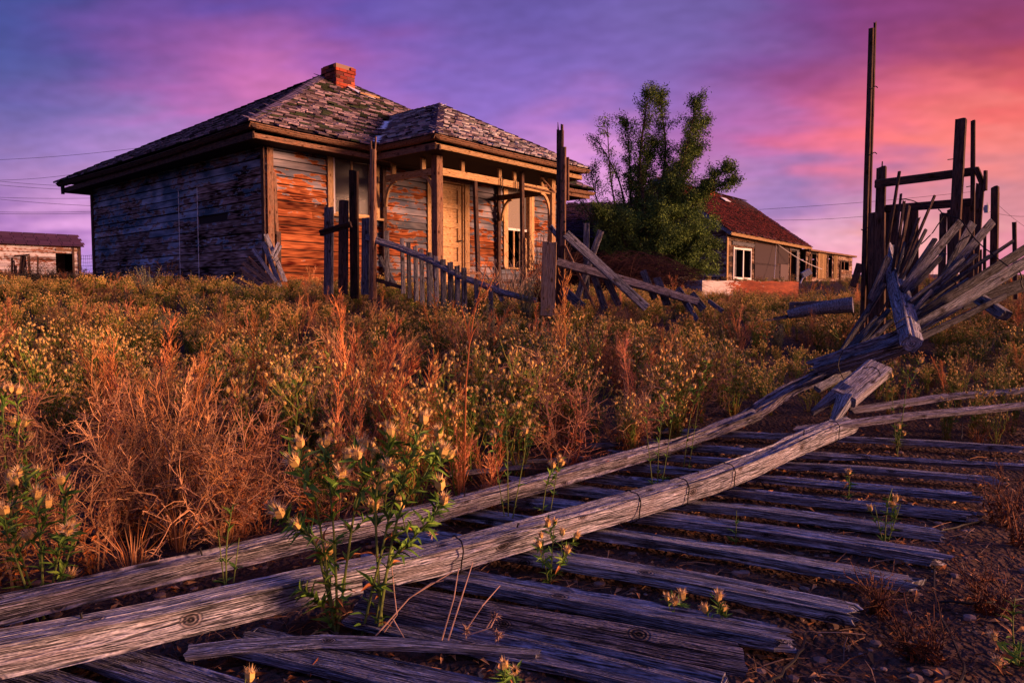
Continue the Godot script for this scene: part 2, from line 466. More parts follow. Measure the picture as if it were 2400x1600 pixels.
# ---------------------------------------------------------------- sky
# colours of the evening sky at places of the compass: azimuth and height in degrees (0 = straight ahead, + = right), colour as seen, reach in degrees
func sky_colour_points() -> Array:
	var p := []
	for q in [[0, 0, 58, 84, 152, 7], [0, 110, 66, 88, 158, 6], [0, 200, 94, 92, 160, 5], [0, 330, 128, 112, 182, 5], [70, 450, 186, 142, 194, 4], [0, 500, 158, 112, 185, 4], [60, 570, 180, 116, 194, 4], [200, 550, 238, 168, 228, 3.5],
			[210, 480, 220, 158, 214, 4], [210, 640, 176, 150, 244, 3], [200, 60, 76, 76, 152, 6], [230, 180, 106, 78, 158, 5], [200, 320, 146, 120, 190, 5], [320, 320, 182, 144, 208, 4.5], [330, 90, 110, 76, 156, 5],
			[400, 130, 150, 90, 160, 4.5], [480, 190, 184, 100, 176, 4], [560, 160, 200, 104, 176, 4], [610, 210, 228, 130, 184, 3.5], [700, 180, 196, 112, 184, 4], [430, 260, 178, 122, 194, 4], [500, 20, 84, 72, 156, 6], [800, 50, 90, 78, 164, 6],
			[780, 120, 158, 90, 174, 4], [950, 180, 142, 98, 186, 5], [900, 230, 176, 122, 206, 4], [1100, 80, 112, 91, 172, 6], [1150, 190, 130, 103, 190, 5], [1120, 260, 152, 116, 204, 4], [1300, 30, 98, 84, 160, 6],
			[1340, 300, 196, 124, 204, 4], [1345, 375, 238, 160, 220, 3.5], [1350, 180, 134, 108, 194, 5], [1450, 120, 124, 100, 178, 5], [1600, 60, 112, 96, 166, 5], [1500, 190, 132, 106, 184, 4], [1680, 160, 126, 96, 170, 4.5],
			[1560, 260, 152, 110, 190, 4], [1600, 340, 190, 118, 184, 4], [1680, 270, 176, 100, 170, 4], [1760, 340, 198, 116, 178, 4], [1700, 420, 186, 130, 194, 3.5], [1800, 150, 128, 82, 152, 4], [1900, 60, 120, 72, 146, 5],
			[1850, 440, 150, 118, 176, 3], [1900, 440, 184, 120, 172, 3], [1720, 470, 170, 136, 194, 3], [1800, 480, 150, 124, 186, 3], [1960, 420, 160, 112, 172, 3], [1860, 270, 206, 98, 156, 4], [1950, 165, 140, 72, 130, 4], [1960, 300, 244, 120, 142, 4],
			[2000, 360, 226, 122, 160, 4], [2080, 60, 134, 64, 126, 5], [2100, 155, 146, 62, 112, 4], [2200, 40, 138, 66, 124, 5], [2360, 40, 142, 68, 118, 4], [2300, 150, 146, 58, 96, 3.5], [2390, 120, 152, 54, 88, 3.5],
			[2130, 240, 250, 110, 122, 4.5], [2240, 235, 255, 118, 115, 4.5], [2390, 210, 238, 84, 92, 3], [2350, 260, 255, 128, 114, 4.5], [2300, 310, 255, 146, 132, 4.5], [2180, 320, 255, 134, 138, 4.5], [2060, 300, 250, 116, 134, 4.5],
			[2120, 400, 196, 122, 156, 3], [2370, 370, 236, 136, 140, 3], [2370, 440, 188, 128, 142, 3.5], [2250, 430, 190, 128, 158, 3.5], [2080, 440, 176, 124, 168, 3], [1940, 490, 206, 160, 200, 3], [1940, 555, 255, 194, 198, 2.2], [1900, 525, 220, 146, 196, 2.5], [1940, 600, 246, 160, 192, 2.5],
			[2150, 560, 255, 180, 176, 4], [2200, 490, 226, 150, 162, 3], [2350, 530, 244, 160, 166, 4], [2390, 600, 220, 124, 160, 3], [1400, 450, 224, 158, 216, 5], [1200, 450, 196, 138, 204, 5], [1600, 560, 222, 148, 192, 6], [900, 560, 212, 148, 208, 8], [600, 500, 212, 148, 208, 8]]:
		var d := (at(q[0], q[1], 1.0) - Vector3(0, EYE, 0)).normalized()
		p.append([rad_to_deg(atan2(d.x, -d.z)), rad_to_deg(asin(d.y)), Color8(q[2], q[3], q[4]).srgb_to_linear(), float(q[5])])
	for q in [[-60, 10, 96, 96, 168, 16], [-60, 35, 56, 84, 160, 20], [-110, 8, 104, 104, 172, 20], [-110, 35, 66, 86, 156, 22], [-160, 10, 128, 112, 172, 22], [160, 10, 176, 124, 160, 22], [180, 40, 92, 100, 168, 24],
			[0, 40, 84, 92, 170, 18], [40, 45, 112, 88, 156, 18], [-40, 45, 70, 88, 160, 18], [60, 10, 240, 136, 120, 12], [60, 24, 160, 72, 116, 12], [95, 6, 255, 150, 100, 14], [95, 25, 196, 120, 136, 18], [130, 10, 226, 140, 128, 18], [120, 40, 120, 104, 160, 22],
			[0, 75, 70, 100, 196, 25], [90, 75, 76, 100, 192, 25], [180, 75, 70, 100, 196, 25], [-90, 75, 66, 100, 196, 25]]:
		p.append([float(q[0]), float(q[1]), Color8(q[2], q[3], q[4]).srgb_to_linear(), float(q[5])])
	return p

func make_sky() -> Sky:
	var pts := sky_colour_points()
	var gw := 360
	var gt := 72
	var grid := []
	grid.resize(gw * gt)
	for j in gt:
		var el := (j + 0.5) * 90.0 / gt
		var ce := cos(deg_to_rad(el))
		for i in gw:
			var az := (i + 0.5) * 360.0 / gw - 180.0
			var sum := Vector3.ZERO
			var w := 1e-9
			for p in pts:
				var da: float = fposmod(az - p[0] + 180.0, 360.0) - 180.0
				da *= ce
				var de: float = (el - p[1]) * 1.25
				var r: float = (da * da + de * de) / (p[3] * p[3] * 0.62)
				if r > 20.0: continue
				var k: float = exp(-r) / p[3]
				var c: Color = p[2]
				sum += Vector3(c.r, c.g, c.b) * k
				w += k
			grid[j * gw + i] = sum / w
	var nz := FastNoiseLite.new()
	nz.seed = 5
	nz.fractal_octaves = 4
	nz.frequency = 1.0
	var W := 1800
	var H := 900
	var data := PackedFloat32Array()
	data.resize(W * H * 3)
	for y in H / 2:
		var el := (0.5 - (y + 0.5) / H) * PI
		var se := sin(el)
		var ce := cos(el)
		for x in W:
			var az := (x + 0.5) / W * TAU
			var rr := ce / (se + 0.16)
			var qx := sin(az) * rr
			var qz := cos(az) * rr
			var a := nz.get_noise_2d(qx * 1.1 + qz * 0.35, qz * 2.6 - qx * 0.3)
			var b := nz.get_noise_2d(qx * 2.6 + 40.0, qz * 6.0 + qx * 0.8)
			var c2 := nz.get_noise_2d(qx * 9.0 + 7.0, qz * 15.0 + qx * 2.0)
			var ga := rad_to_deg(az) + a * 4.5 + b * 1.6 + 180.0
			var ge := rad_to_deg(el) + (b * 1.3 + a * 1.3) * clampf(se * 6.0, 0.25, 1.0)
			var fx := fposmod(ga * gw / 360.0 - 0.5, gw)
			var fy := clampf(ge * gt / 90.0 - 0.5, 0.0, gt - 1.001)
			var x0 := int(fx)
			var y0 := int(fy)
			var x1 := (x0 + 1) % gw
			var tx := fx - x0
			var ty := fy - y0
			var top: Vector3 = grid[y0 * gw + x0].lerp(grid[y0 * gw + x1], tx)
			var bot: Vector3 = grid[(y0 + 1) * gw + x0].lerp(grid[(y0 + 1) * gw + x1], tx)
			var c := top.lerp(bot, ty) * (1.0 + 0.13 * b + 0.15 * c2 + 0.05 * a)
			var i := (y * W + x) * 3
			data[i] = c.x
			data[i + 1] = c.y
			data[i + 2] = c.z
	for y in range(H / 2, H):
		for x in W:
			var i := (y * W + x) * 3
			data[i] = 0.06
			data[i + 1] = 0.04
			data[i + 2] = 0.05
	var im := Image.create_from_data(W, H, false, Image.FORMAT_RGBF, data.to_byte_array())
	var m := PanoramaSkyMaterial.new()
	m.panorama = ImageTexture.create_from_image(im)
	var sky := Sky.new()
	sky.sky_material = m
	return sky

func set_view() -> void:
	var cam := Camera3D.new()
	cam.name = "camera"
	cam.position = Vector3(0, EYE, 0)
	cam.rotation.x = -tilt
	cam.fov = rad_to_deg(2.0 * atan(800.0 / F))
	cam.near = 0.05
	cam.far = 3000.0
	cam.current = true
	add_child(cam)
	var e := Environment.new()
	e.background_mode = Environment.BG_SKY
	e.sky = make_sky()
	e.background_energy_multiplier = 0.52
	e.tonemap_mode = Environment.TONE_MAPPER_LINEAR
	e.tonemap_exposure = 1.95
	e.sdfgi_enabled = true
	e.ssao_enabled = true
	e.ssil_enabled = true
	var we := WorldEnvironment.new()
	we.name = "evening_air"
	we.environment = e
	add_child(we)
	var sun := DirectionalLight3D.new()
	sun.name = "low_sun"
	sun.light_color = Color(1.0, 0.46, 0.26).linear_to_srgb()
	sun.light_energy = 1.6
	sun.light_angular_distance = 14.0
	sun.shadow_enabled = true
	var az := deg_to_rad(97.0)     # to the right of the view, a little behind it
	var el := deg_to_rad(7.5)
	var to_sun := Vector3(sin(az) * cos(el), sin(el), -cos(az) * cos(el))
	add_child(sun)
	sun.look_at_from_position(Vector3.ZERO, -to_sun, Vector3.UP)

# ---------------------------------------------------------------- land
func make_land() -> void:
	var b := Shape.new()
	var ds := PackedFloat32Array([-30.0, -15.0, -8.0, -4.0, -2.0, -1.0, -0.4])
	var d := 0.0
	while d < 900.0:
		ds.push_back(d)
		d += 0.06 if d < 4.5 else (0.25 if d < 13.0 else maxf(0.6, d * 0.09))
	var nx := 64
	var prev := PackedVector3Array()
	for j in ds.size():
		var row := PackedVector3Array()
		var half := 5.0 + absf(ds[j]) * 1.15
		for i in nx + 1:
			var x := (float(i) / nx * 2.0 - 1.0) * half
			row.push_back(Vector3(x, ground(x, ds[j]), -ds[j]))
		if j > 0:
			for i in nx:
				b.quad(prev[i], prev[i + 1], row[i + 1], row[i], Vector3.UP)
		prev = row
	structure("ground", b, M.soil)
	var h := Shape.new()
	var last := PackedVector3Array()
	for i in 81:
		var a := deg_to_rad(-70.0 + i * 140.0 / 80.0)
		var r := 820.0
		var top := EYE + r * (0.030 + 0.004 * lump.get_noise_2d(i * 9.0, 3.0))
		var row := PackedVector3Array([Vector3(sin(a) * (r - 120.0), 4.0, -cos(a) * (r - 120.0)), Vector3(sin(a) * r, top, -cos(a) * r), Vector3(sin(a) * (r + 200.0), 0.0, -cos(a) * (r + 200.0))])
		if i > 0:
			for k in 2: h.quad(last[k], row[k], row[k + 1], last[k + 1], Vector3.UP)
		last = row
	structure("hills", h, plain("far sage hills", Color(0.05, 0.055, 0.075)))

# ---------------------------------------------------------------- the house
const BASE := 1.12      # bottom of the boards
const EAVE := 3.63      # top of the gutter
const LEN := 7.256      # along t
const WID := 8.03       # along s
const OVER := 0.51
const PS := 2.362       # porch: start, reach towards the viewer, length
const PP := 1.536
const PQ := 3.236
var house: Node3D

func minus(a: float, b: float, holes: Array) -> Array:   # the interval a..b without the holes
	var out := [[a, b]]
	for h in holes:
		var nxt := []
		for r in out:
			if h[1] <= r[0] or h[0] >= r[1]:
				nxt.append(r)
				continue
			if h[0] > r[0] + 0.02: nxt.append([r[0], h[0]])
			if h[1] < r[1] - 0.02: nxt.append([h[1], r[1]])
		out = nxt
	return out

# a wall of lapped boards along axis ax from corner c, facing out; openings are [from, to, low, high]
func boarded_wall(c: Vector3, ax: Vector3, out: Vector3, length: float, low: float, high: float, step: float, holes: Array, joints: Array, m: Material, parent: Node3D, missing := 0.0, rough := 1.0, lap := 0.021, piece := "siding_board", shade := 1.0) -> MeshInstance3D:
	var wall := Shape.new()
	var cuts := PackedFloat32Array([low - 0.15, high])
	for h in holes:
		cuts.push_back(clampf(h[2], low, high))
		cuts.push_back(clampf(h[3], low, high))
	var ys := Array(cuts)
	ys.sort()
	for k in ys.size() - 1:
		if ys[k + 1] - ys[k] < 0.01: continue
		var ym: float = (ys[k] + ys[k + 1]) * 0.5
		var hs := []
		for h in holes:
			if h[2] < ym and h[3] > ym: hs.append([h[0], h[1]])
		for r in minus(0.0, length, hs):
			wall.box(c + ax * (r[0] + r[1]) * 0.5 + Vector3(0, ym, 0) - out * 0.06, ax * (r[1] - r[0]) * 0.5, Vector3(0, (ys[k + 1] - ys[k]) * 0.5, 0), out * 0.05)
	var wo := put("wall", wall, M.deck, parent)
	var n := int(round((high - low) / step))
	for i in n:
		var y0 := low + i * (high - low) / n
		var y1 := low + (i + 1) * (high - low) / n
		var hs := []
		for h in holes:
			if h[2] < (y0 + y1) * 0.5 and h[3] > (y0 + y1) * 0.5: hs.append([h[0], h[1]])
		for r in minus(0.0, length, hs):
			var marks := [r[0]]
			for q in joints:
				if q[0] > r[0] + 0.1 and q[0] < r[1] - 0.1 and (y0 + y1) * 0.5 > q[1] and (y0 + y1) * 0.5 < q[2]: marks.append(q[0])
			if r[1] - r[0] > 2.0 and rf(0, 1) < 0.8: marks.append(rf(r[0] + 0.5, r[1] - 0.5))
			marks.append(r[1])
			marks.sort()
			for k in marks.size() - 1:
				var a: float = marks[k] + 0.002
				var e: float = marks[k + 1] - 0.002
				if e - a < 0.03 or rf(0, 1) < missing: continue
				var b := Shape.new()
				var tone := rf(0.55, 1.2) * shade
				b.col = Color(tone, tone * rf(0.96, 1.02), tone * rf(0.96, 1.04))
				var seg := maxi(1, int((e - a) / 0.5))
				var dy0 := rf(-0.008, 0.007) * rough
				var dy1 := rf(-0.008, 0.007) * rough
				var gap := 0.009 + rf(0.0, 0.006) * rough
				var proud := rf(0.0, 0.005) * rough
				var ring := []
				for j in seg + 1:
					var f := float(j) / seg
					var x := lerpf(a, e, f)
					var w := lerpf(dy0, dy1, f) + rough * 0.003 * lump.get_noise_2d(x * 90.0, y0 * 300.0)
					var base := c + ax * x
					ring.append([base + Vector3(0, y0 + w + gap, 0) - out * 0.008, base + Vector3(0, y0 + w + gap, 0) + out * (lap + proud), base + Vector3(0, y1 + w * 0.5 - 0.001, 0) + out * (0.003 + proud * 0.4), base + Vector3(0, y1 + w * 0.5 - 0.001, 0) - out * 0.008, x])
				for j in seg:
					var p = ring[j]
					var q = ring[j + 1]
					var v0 := 1.0 - (y0 - low) / (high - low)
					var v1 := 1.0 - (y1 - low) / (high - low)
					b.quad(p[1], q[1], q[2], p[2], out, Vector2(p[4] / length, v0), Vector2(q[4] / length, v0), Vector2(q[4] / length, v1), Vector2(p[4] / length, v1))
					b.quad(p[0], q[0], q[1], p[1], Vector3.DOWN, Vector2(p[4] / length, v0), Vector2(q[4] / length, v0), Vector2(q[4] / length, v0), Vector2(p[4] / length, v0))
				var l = ring[0]
				var z = ring[seg]
				b.quad(l[0], l[1], l[2], l[3], -ax)
				b.quad(z[0], z[1], z[2], z[3], ax)
				put(piece, b, m, wo)
	return wo

func bar(b: Shape, p: Vector3, q: Vector3, up: Vector3, w: float, t: float) -> void:   # a straight squared stick
	var ax := (q - p) * 0.5
	var un := across(ax, up)
	b.box((p + q) * 0.5, ax, ax.cross(un).normalized() * w * 0.5, un * t * 0.5, Vector2(rf(0, 4), rf(0, 4)))

func stick(called: String, p: Vector3, q: Vector3, up: Vector3, w: float, t: float, m: Material, parent: Node3D, wear := 0.002, tone := 1.0) -> MeshInstance3D:
	var b := Shape.new()
	b.col = Color(tone, tone, tone)
	timber(b, PackedVector3Array([p, q]), across(q - p, up), w, t, -1, -1, maxi(3, int(p.distance_to(q) / 0.18)), 2, wear, 0.006)
	return put(called, b, m, parent)

# shingles on the plane o + e*a + g*b; lo(b) and hi(b) bound a; returns [transform, width, distance to the camera]
func shingle_rows(o: Vector3, e: Vector3, g: Vector3, height: float, lo: Callable, hi: Callable, gone: float, wild: float) -> Array:
	var out := []
	var nn := e.cross(g).normalized()
	if nn.y < 0: nn = -nn
	var row := 0
	var b := -0.05
	while b < height - 0.02:
		var a: float = lo.call(maxf(b, 0.0)) + rf(-0.1, 0.0)
		var end: float = hi.call(maxf(b, 0.0))
		while a < end:
			var w := rf(0.1, 0.26)
			var mid := a + w * 0.5
			if mid > lo.call(b + 0.1) - 0.02 and mid < hi.call(b + 0.1) + 0.02 and rf(0, 1) > gone * (1.0 + 1.6 * lump.get_noise_2d(mid * 60.0, b * 60.0)):
				var lift := rf(0.05, 0.13) + (rf(0.0, 0.2) if rf(0, 1) < wild else 0.0)
				var spin := rf(-0.03, 0.03) + (rf(-0.12, 0.12) if rf(0, 1) < wild else 0.0)
				var gg := (g * cos(lift) - nn * sin(lift)).rotated(nn, spin)
				var ee := e.rotated(nn, spin)
				var n2 := ee.cross(gg).normalized()
				if n2.y < 0: n2 = -n2
				if ee.cross(n2).dot(gg) < 0.0: ee = -ee
				var p := o + e * mid + g * (b + rf(-0.014, 0.014)) + nn * 0.026
				out.append([Transform3D(Basis(ee * (w - rf(0.008, 0.026)), n2, gg), p), w, p.distance_to(Vector3(0, EYE, 0)), mid, b])
			a += w
		b += 0.125
		row += 1
	return out

func make_shingle(tone: Color) -> Shape:   # one metre wide (scaled to its width), butt edge at the origin, running up z
	var b := Shape.new()
	b.col = tone
	var t := 0.023
	var L := 0.27
	var n := 3
	var front := []
	for i in n + 1:
		front.append(rf(-0.018, 0.018))
	var u0 := Vector2(rf(0, 3), rf(0, 3))
	for i in n:
		var x0 := -0.5 + float(i) / n
		var x1 := -0.5 + float(i + 1) / n
		b.quad(Vector3(x0, t, front[i]), Vector3(x1, t, front[i + 1]), Vector3(x1, 0.003, L), Vector3(x0, 0.003, L), Vector3.UP, u0 + Vector2(0, x0 * 0.6), u0 + Vector2(0, x1 * 0.6), u0 + Vector2(L, x1 * 0.6), u0 + Vector2(L, x0 * 0.6))
		b.quad(Vector3(x0, -0.002, front[i]), Vector3(x1, -0.002, front[i + 1]), Vector3(x1, t, front[i + 1]), Vector3(x0, t, front[i]), Vector3(0, 0, -1), u0, u0, u0, u0)
	for s in [-0.5, 0.5]:
		var f: float = front[0] if s < 0 else front[n]
		b.quad(Vector3(s, -0.002, f), Vector3(s, t, f), Vector3(s, 0.003, L), Vector3(s, -0.004, L), Vector3(s, 0, 0), u0, u0, u0 + Vector2(L, 0), u0 + Vector2(L, 0))
	return b

func moved(b: Shape, src: Shape, tr: Transform3D, col: Color) -> void:
	for i in src.v.size():
		b.v.push_back(tr * src.v[i])
		b.n.push_back((tr.basis * src.n[i]).normalized())
		b.uv.push_back(src.uv[i])
		b.c.push_back(src.c[i] * col)

func roof_shingles(all: Array, parent: Node3D, root: Node3D, tones: Array, most: int, mossy := 0.0) -> void:
	var shapes := []
	var meshes := []
	for t in tones:
		for k in 2:
			var s := make_shingle(t)
			shapes.append(s)
			meshes.append(s.done())
	all.sort_custom(func(p, q): return p[2] < q[2])
	var rest := Shape.new()
	for i in all.size():
		var q = all[i]
		var k := rng.randi_range(0, meshes.size() - 1)
		if mossy > 0.0 and lump.get_noise_2d(q[3] * 25.0 + 70.0, q[4] * 25.0) > 0.22 and rf(0, 1) < mossy: k = meshes.size() - 1
		if i < most:
			place("shingle", meshes[k], M.shingle, parent, q[0])
		else:
			moved(rest, shapes[k], q[0], Color(1, 1, 1))
	if rest.v.size(): put("far_shingles", rest, M.shingle, parent, true)

func hip_caps(p: Vector3, q: Vector3, n0: Vector3, n1: Vector3, parent: Node3D, tone: Color, w := 0.13) -> void:   # bent caps along a hip or ridge from its low end p to its high end q
	var ax := (q - p).normalized()
	var d0 := ax.cross(n0).normalized()
	var d1 := ax.cross(n1).normalized()
	if d0.y > 0: d0 = -d0
	if d1.y > 0: d1 = -d1
	var up := (n0 + n1).normalized()
	var n := int(p.distance_to(q) / 0.16)
	for i in n:
		var b := Shape.new()
		var tn := rf(0.7, 1.15)
		b.col = tone * tn * 0.8
		var a := p + ax * (i * 0.16) + up * rf(0.05, 0.062)
		var e := a + ax * 0.26 - up * 0.02
		for d in [d0, d1]:
			var dd: Vector3 = d * (w + rf(-0.012, 0.012))
			b.quad(a, a + dd, e + dd, e, up)
			b.quad(a, a + dd, a + dd - up * 0.014, a - up * 0.014, -ax)
		put("ridge_cap", b, M.shingle, parent)

func gutter(called: String, p: Vector3, q: Vector3, out: Vector3, parent: Node3D, sag := 0.0, m: Material = null) -> void:   # an ogee gutter whose top outer lip runs from p to q
	var b := Shape.new()
	b.col = Color(1.15, 1.1, 1.05)
	var prof := [Vector2(-0.10, -0.005), Vector2(0.0, 0.0), Vector2(0.004, -0.018), Vector2(-0.014, -0.025), Vector2(-0.02, -0.042), Vector2(-0.05, -0.07), Vector2(-0.11, -0.074)]
	var rings := []
	for i in 13:
		var f := i / 12.0
		var c := p.lerp(q, f) + Vector3(0, -sag * sin(f * PI) + 0.008 * lump.get_noise_2d(f * 300.0, p.x * 50.0), 0)
		var r := PackedVector3Array()
		for k in prof: r.push_back(c + out * k.x + Vector3(0, k.y, 0))
		rings.append(r)
	for i in 12:
		for k in prof.size() - 1:
			var l := i * 0.4
			b.quad(rings[i][k], rings[i + 1][k], rings[i + 1][k + 1], rings[i][k + 1], out + Vector3(0, 1.0 if k < 1 else -0.4, 0), Vector2(l, k * 0.2), Vector2(l + 0.4, k * 0.2), Vector2(l + 0.4, k * 0.2 + 0.2), Vector2(l, k * 0.2 + 0.2))
	for k in range(1, prof.size() - 1):
		b.quad(rings[0][0], rings[0][k], rings[0][k + 1], rings[0][k + 1], p - q)
		b.quad(rings[12][0], rings[12][k], rings[12][k + 1], rings[12][k + 1], q - p)
	put(called, b, m if m else M.brown, parent)

func window(lo: Vector2, hi: Vector2, t: float, parent: Node3D, kind: int) -> void:   # lo and hi are (s, y) of the casing's outside
	var out := -HV
	var c := 0.115
	var top := hi.y
	var w := Shape.new()
	timber(w, PackedVector3Array([hp(lo.x + c * 0.5, t, lo.y) + out * 0.03, hp(lo.x + c * 0.5, t, top - c) + out * 0.03]), out, c, 0.035, -1, -1, 8, 2, 0.001, 0.002)
	var frame := put("window", w, M.trim, parent)
	stick("casing", hp(hi.x - c * 0.5, t, lo.y) + out * 0.03, hp(hi.x - c * 0.5, t, top - c) + out * 0.03, out, c, 0.035, M.trim, frame, 0.001)
	stick("head_casing", hp(lo.x - 0.02, t, top - c * 0.5) + out * 0.034, hp(hi.x + 0.02, t, top - c * 0.5) + out * 0.034, out, c, 0.045, M.trim, frame, 0.001)
	stick("sill", hp(lo.x - 0.04, t, lo.y) + out * 0.05, hp(hi.x + 0.04, t, lo.y) + out * 0.05, Vector3.UP, 0.12, 0.045, M.trim, frame, 0.002, 0.75)
	var a := lo.x + c
	var z := hi.x - c
	var y0 := lo.y + 0.025
	var y1 := top - c
	var f := 0.05
	# jambs of the opening
	for s in [a + 0.015, z - 0.015]:
		stick("jamb", hp(s, t + 0.035, y0), hp(s, t + 0.035, y1), out, 0.045, 0.14, M.white if kind == 0 else M.trim, frame, 0.0)
	stick("jamb", hp(a, t + 0.05, y1 - 0.012), hp(z, t + 0.05, y1 - 0.012), out, 0.024, 0.12, M.trim, frame, 0.0)
	var ym := y0 + (y1 - y0) * (0.5 if kind == 0 else 0.47)
	var glass := Shape.new()
	if kind == 0:
		for s in [a + f * 0.5 + 0.024, z - f * 0.5 - 0.024]:
			stick("sash", hp(s, t + 0.05, y0), hp(s, t + 0.05, y1), out, f, 0.035, M.trim, frame, 0.0)
		for y in [y0 + f * 0.5, y1 - f * 0.5 - 0.02]:
			stick("sash", hp(a + 0.07, t + 0.05, y), hp(z - 0.07, t + 0.05, y), out, f, 0.034, M.trim, frame, 0.0)
		stick("muntin", hp((a + z) * 0.5, t + 0.05, y0 + 0.5), hp((a + z) * 0.5, t + 0.05, y1 - 0.06), out, 0.03, 0.03, M.trim, frame, 0.0)
		glass.quad(hp(a + 0.03, t + 0.055, y0), hp(z - 0.03, t + 0.055, y0), hp(z - 0.03, t + 0.055, y1), hp(a + 0.03, t + 0.055, y1), out)
		put("pane", glass, M.glass, frame)
		var cloth := Shape.new()
		cloth.quad(hp((a + z) * 0.5 + 0.08, t + 0.3, y0 - 0.1), hp(z + 0.2, t + 0.3, y0 - 0.1), hp(z + 0.2, t + 0.3, y0 + 0.36), hp((a + z) * 0.5 + 0.08, t + 0.3, y0 + 0.36), out)
		put("blind", cloth, M.shade, frame)
	else:
		for s in [a + f * 0.5 + 0.024, z - f * 0.5 - 0.024]:
			stick("sash", hp(s, t + 0.04, ym), hp(s, t + 0.04, y1), out, f, 0.035, M.trim, frame, 0.0)
		for y in [ym, y1 - f * 0.5 - 0.02]:
			stick("sash", hp(a + 0.07, t + 0.04, y), hp(z - 0.07, t + 0.04, y), out, f, 0.034, M.white, frame, 0.0)
		stick("mullion", hp(a + 0.32, t + 0.05, y0), hp(a + 0.32, t + 0.05, ym), out, 0.035, 0.03, M.trim, frame, 0.0)
		glass.quad(hp(a + 0.03, t + 0.045, ym), hp(z - 0.03, t + 0.045, ym), hp(z - 0.03, t + 0.045, y1), hp(a + 0.03, t + 0.045, y1), out)
		put("pane", glass, M.glass, frame)
		var cloth := Shape.new()
		cloth.quad(hp(a + 0.05, t + 0.075, ym), hp(z - 0.05, t + 0.075, ym), hp(z - 0.05, t + 0.075, y1), hp(a + 0.05, t + 0.075, y1), out)
		put("blind", cloth, M.shade, frame)
		for k in 3:
			var s0 := z - 0.06 - k * 0.055
			stick("curtain", hp(s0, t + 0.16 + (k % 2) * 0.03, y0), hp(s0, t + 0.16 + (k % 2) * 0.03, ym + 0.1), out, 0.05, 0.01, M.shade, frame, 0.0)

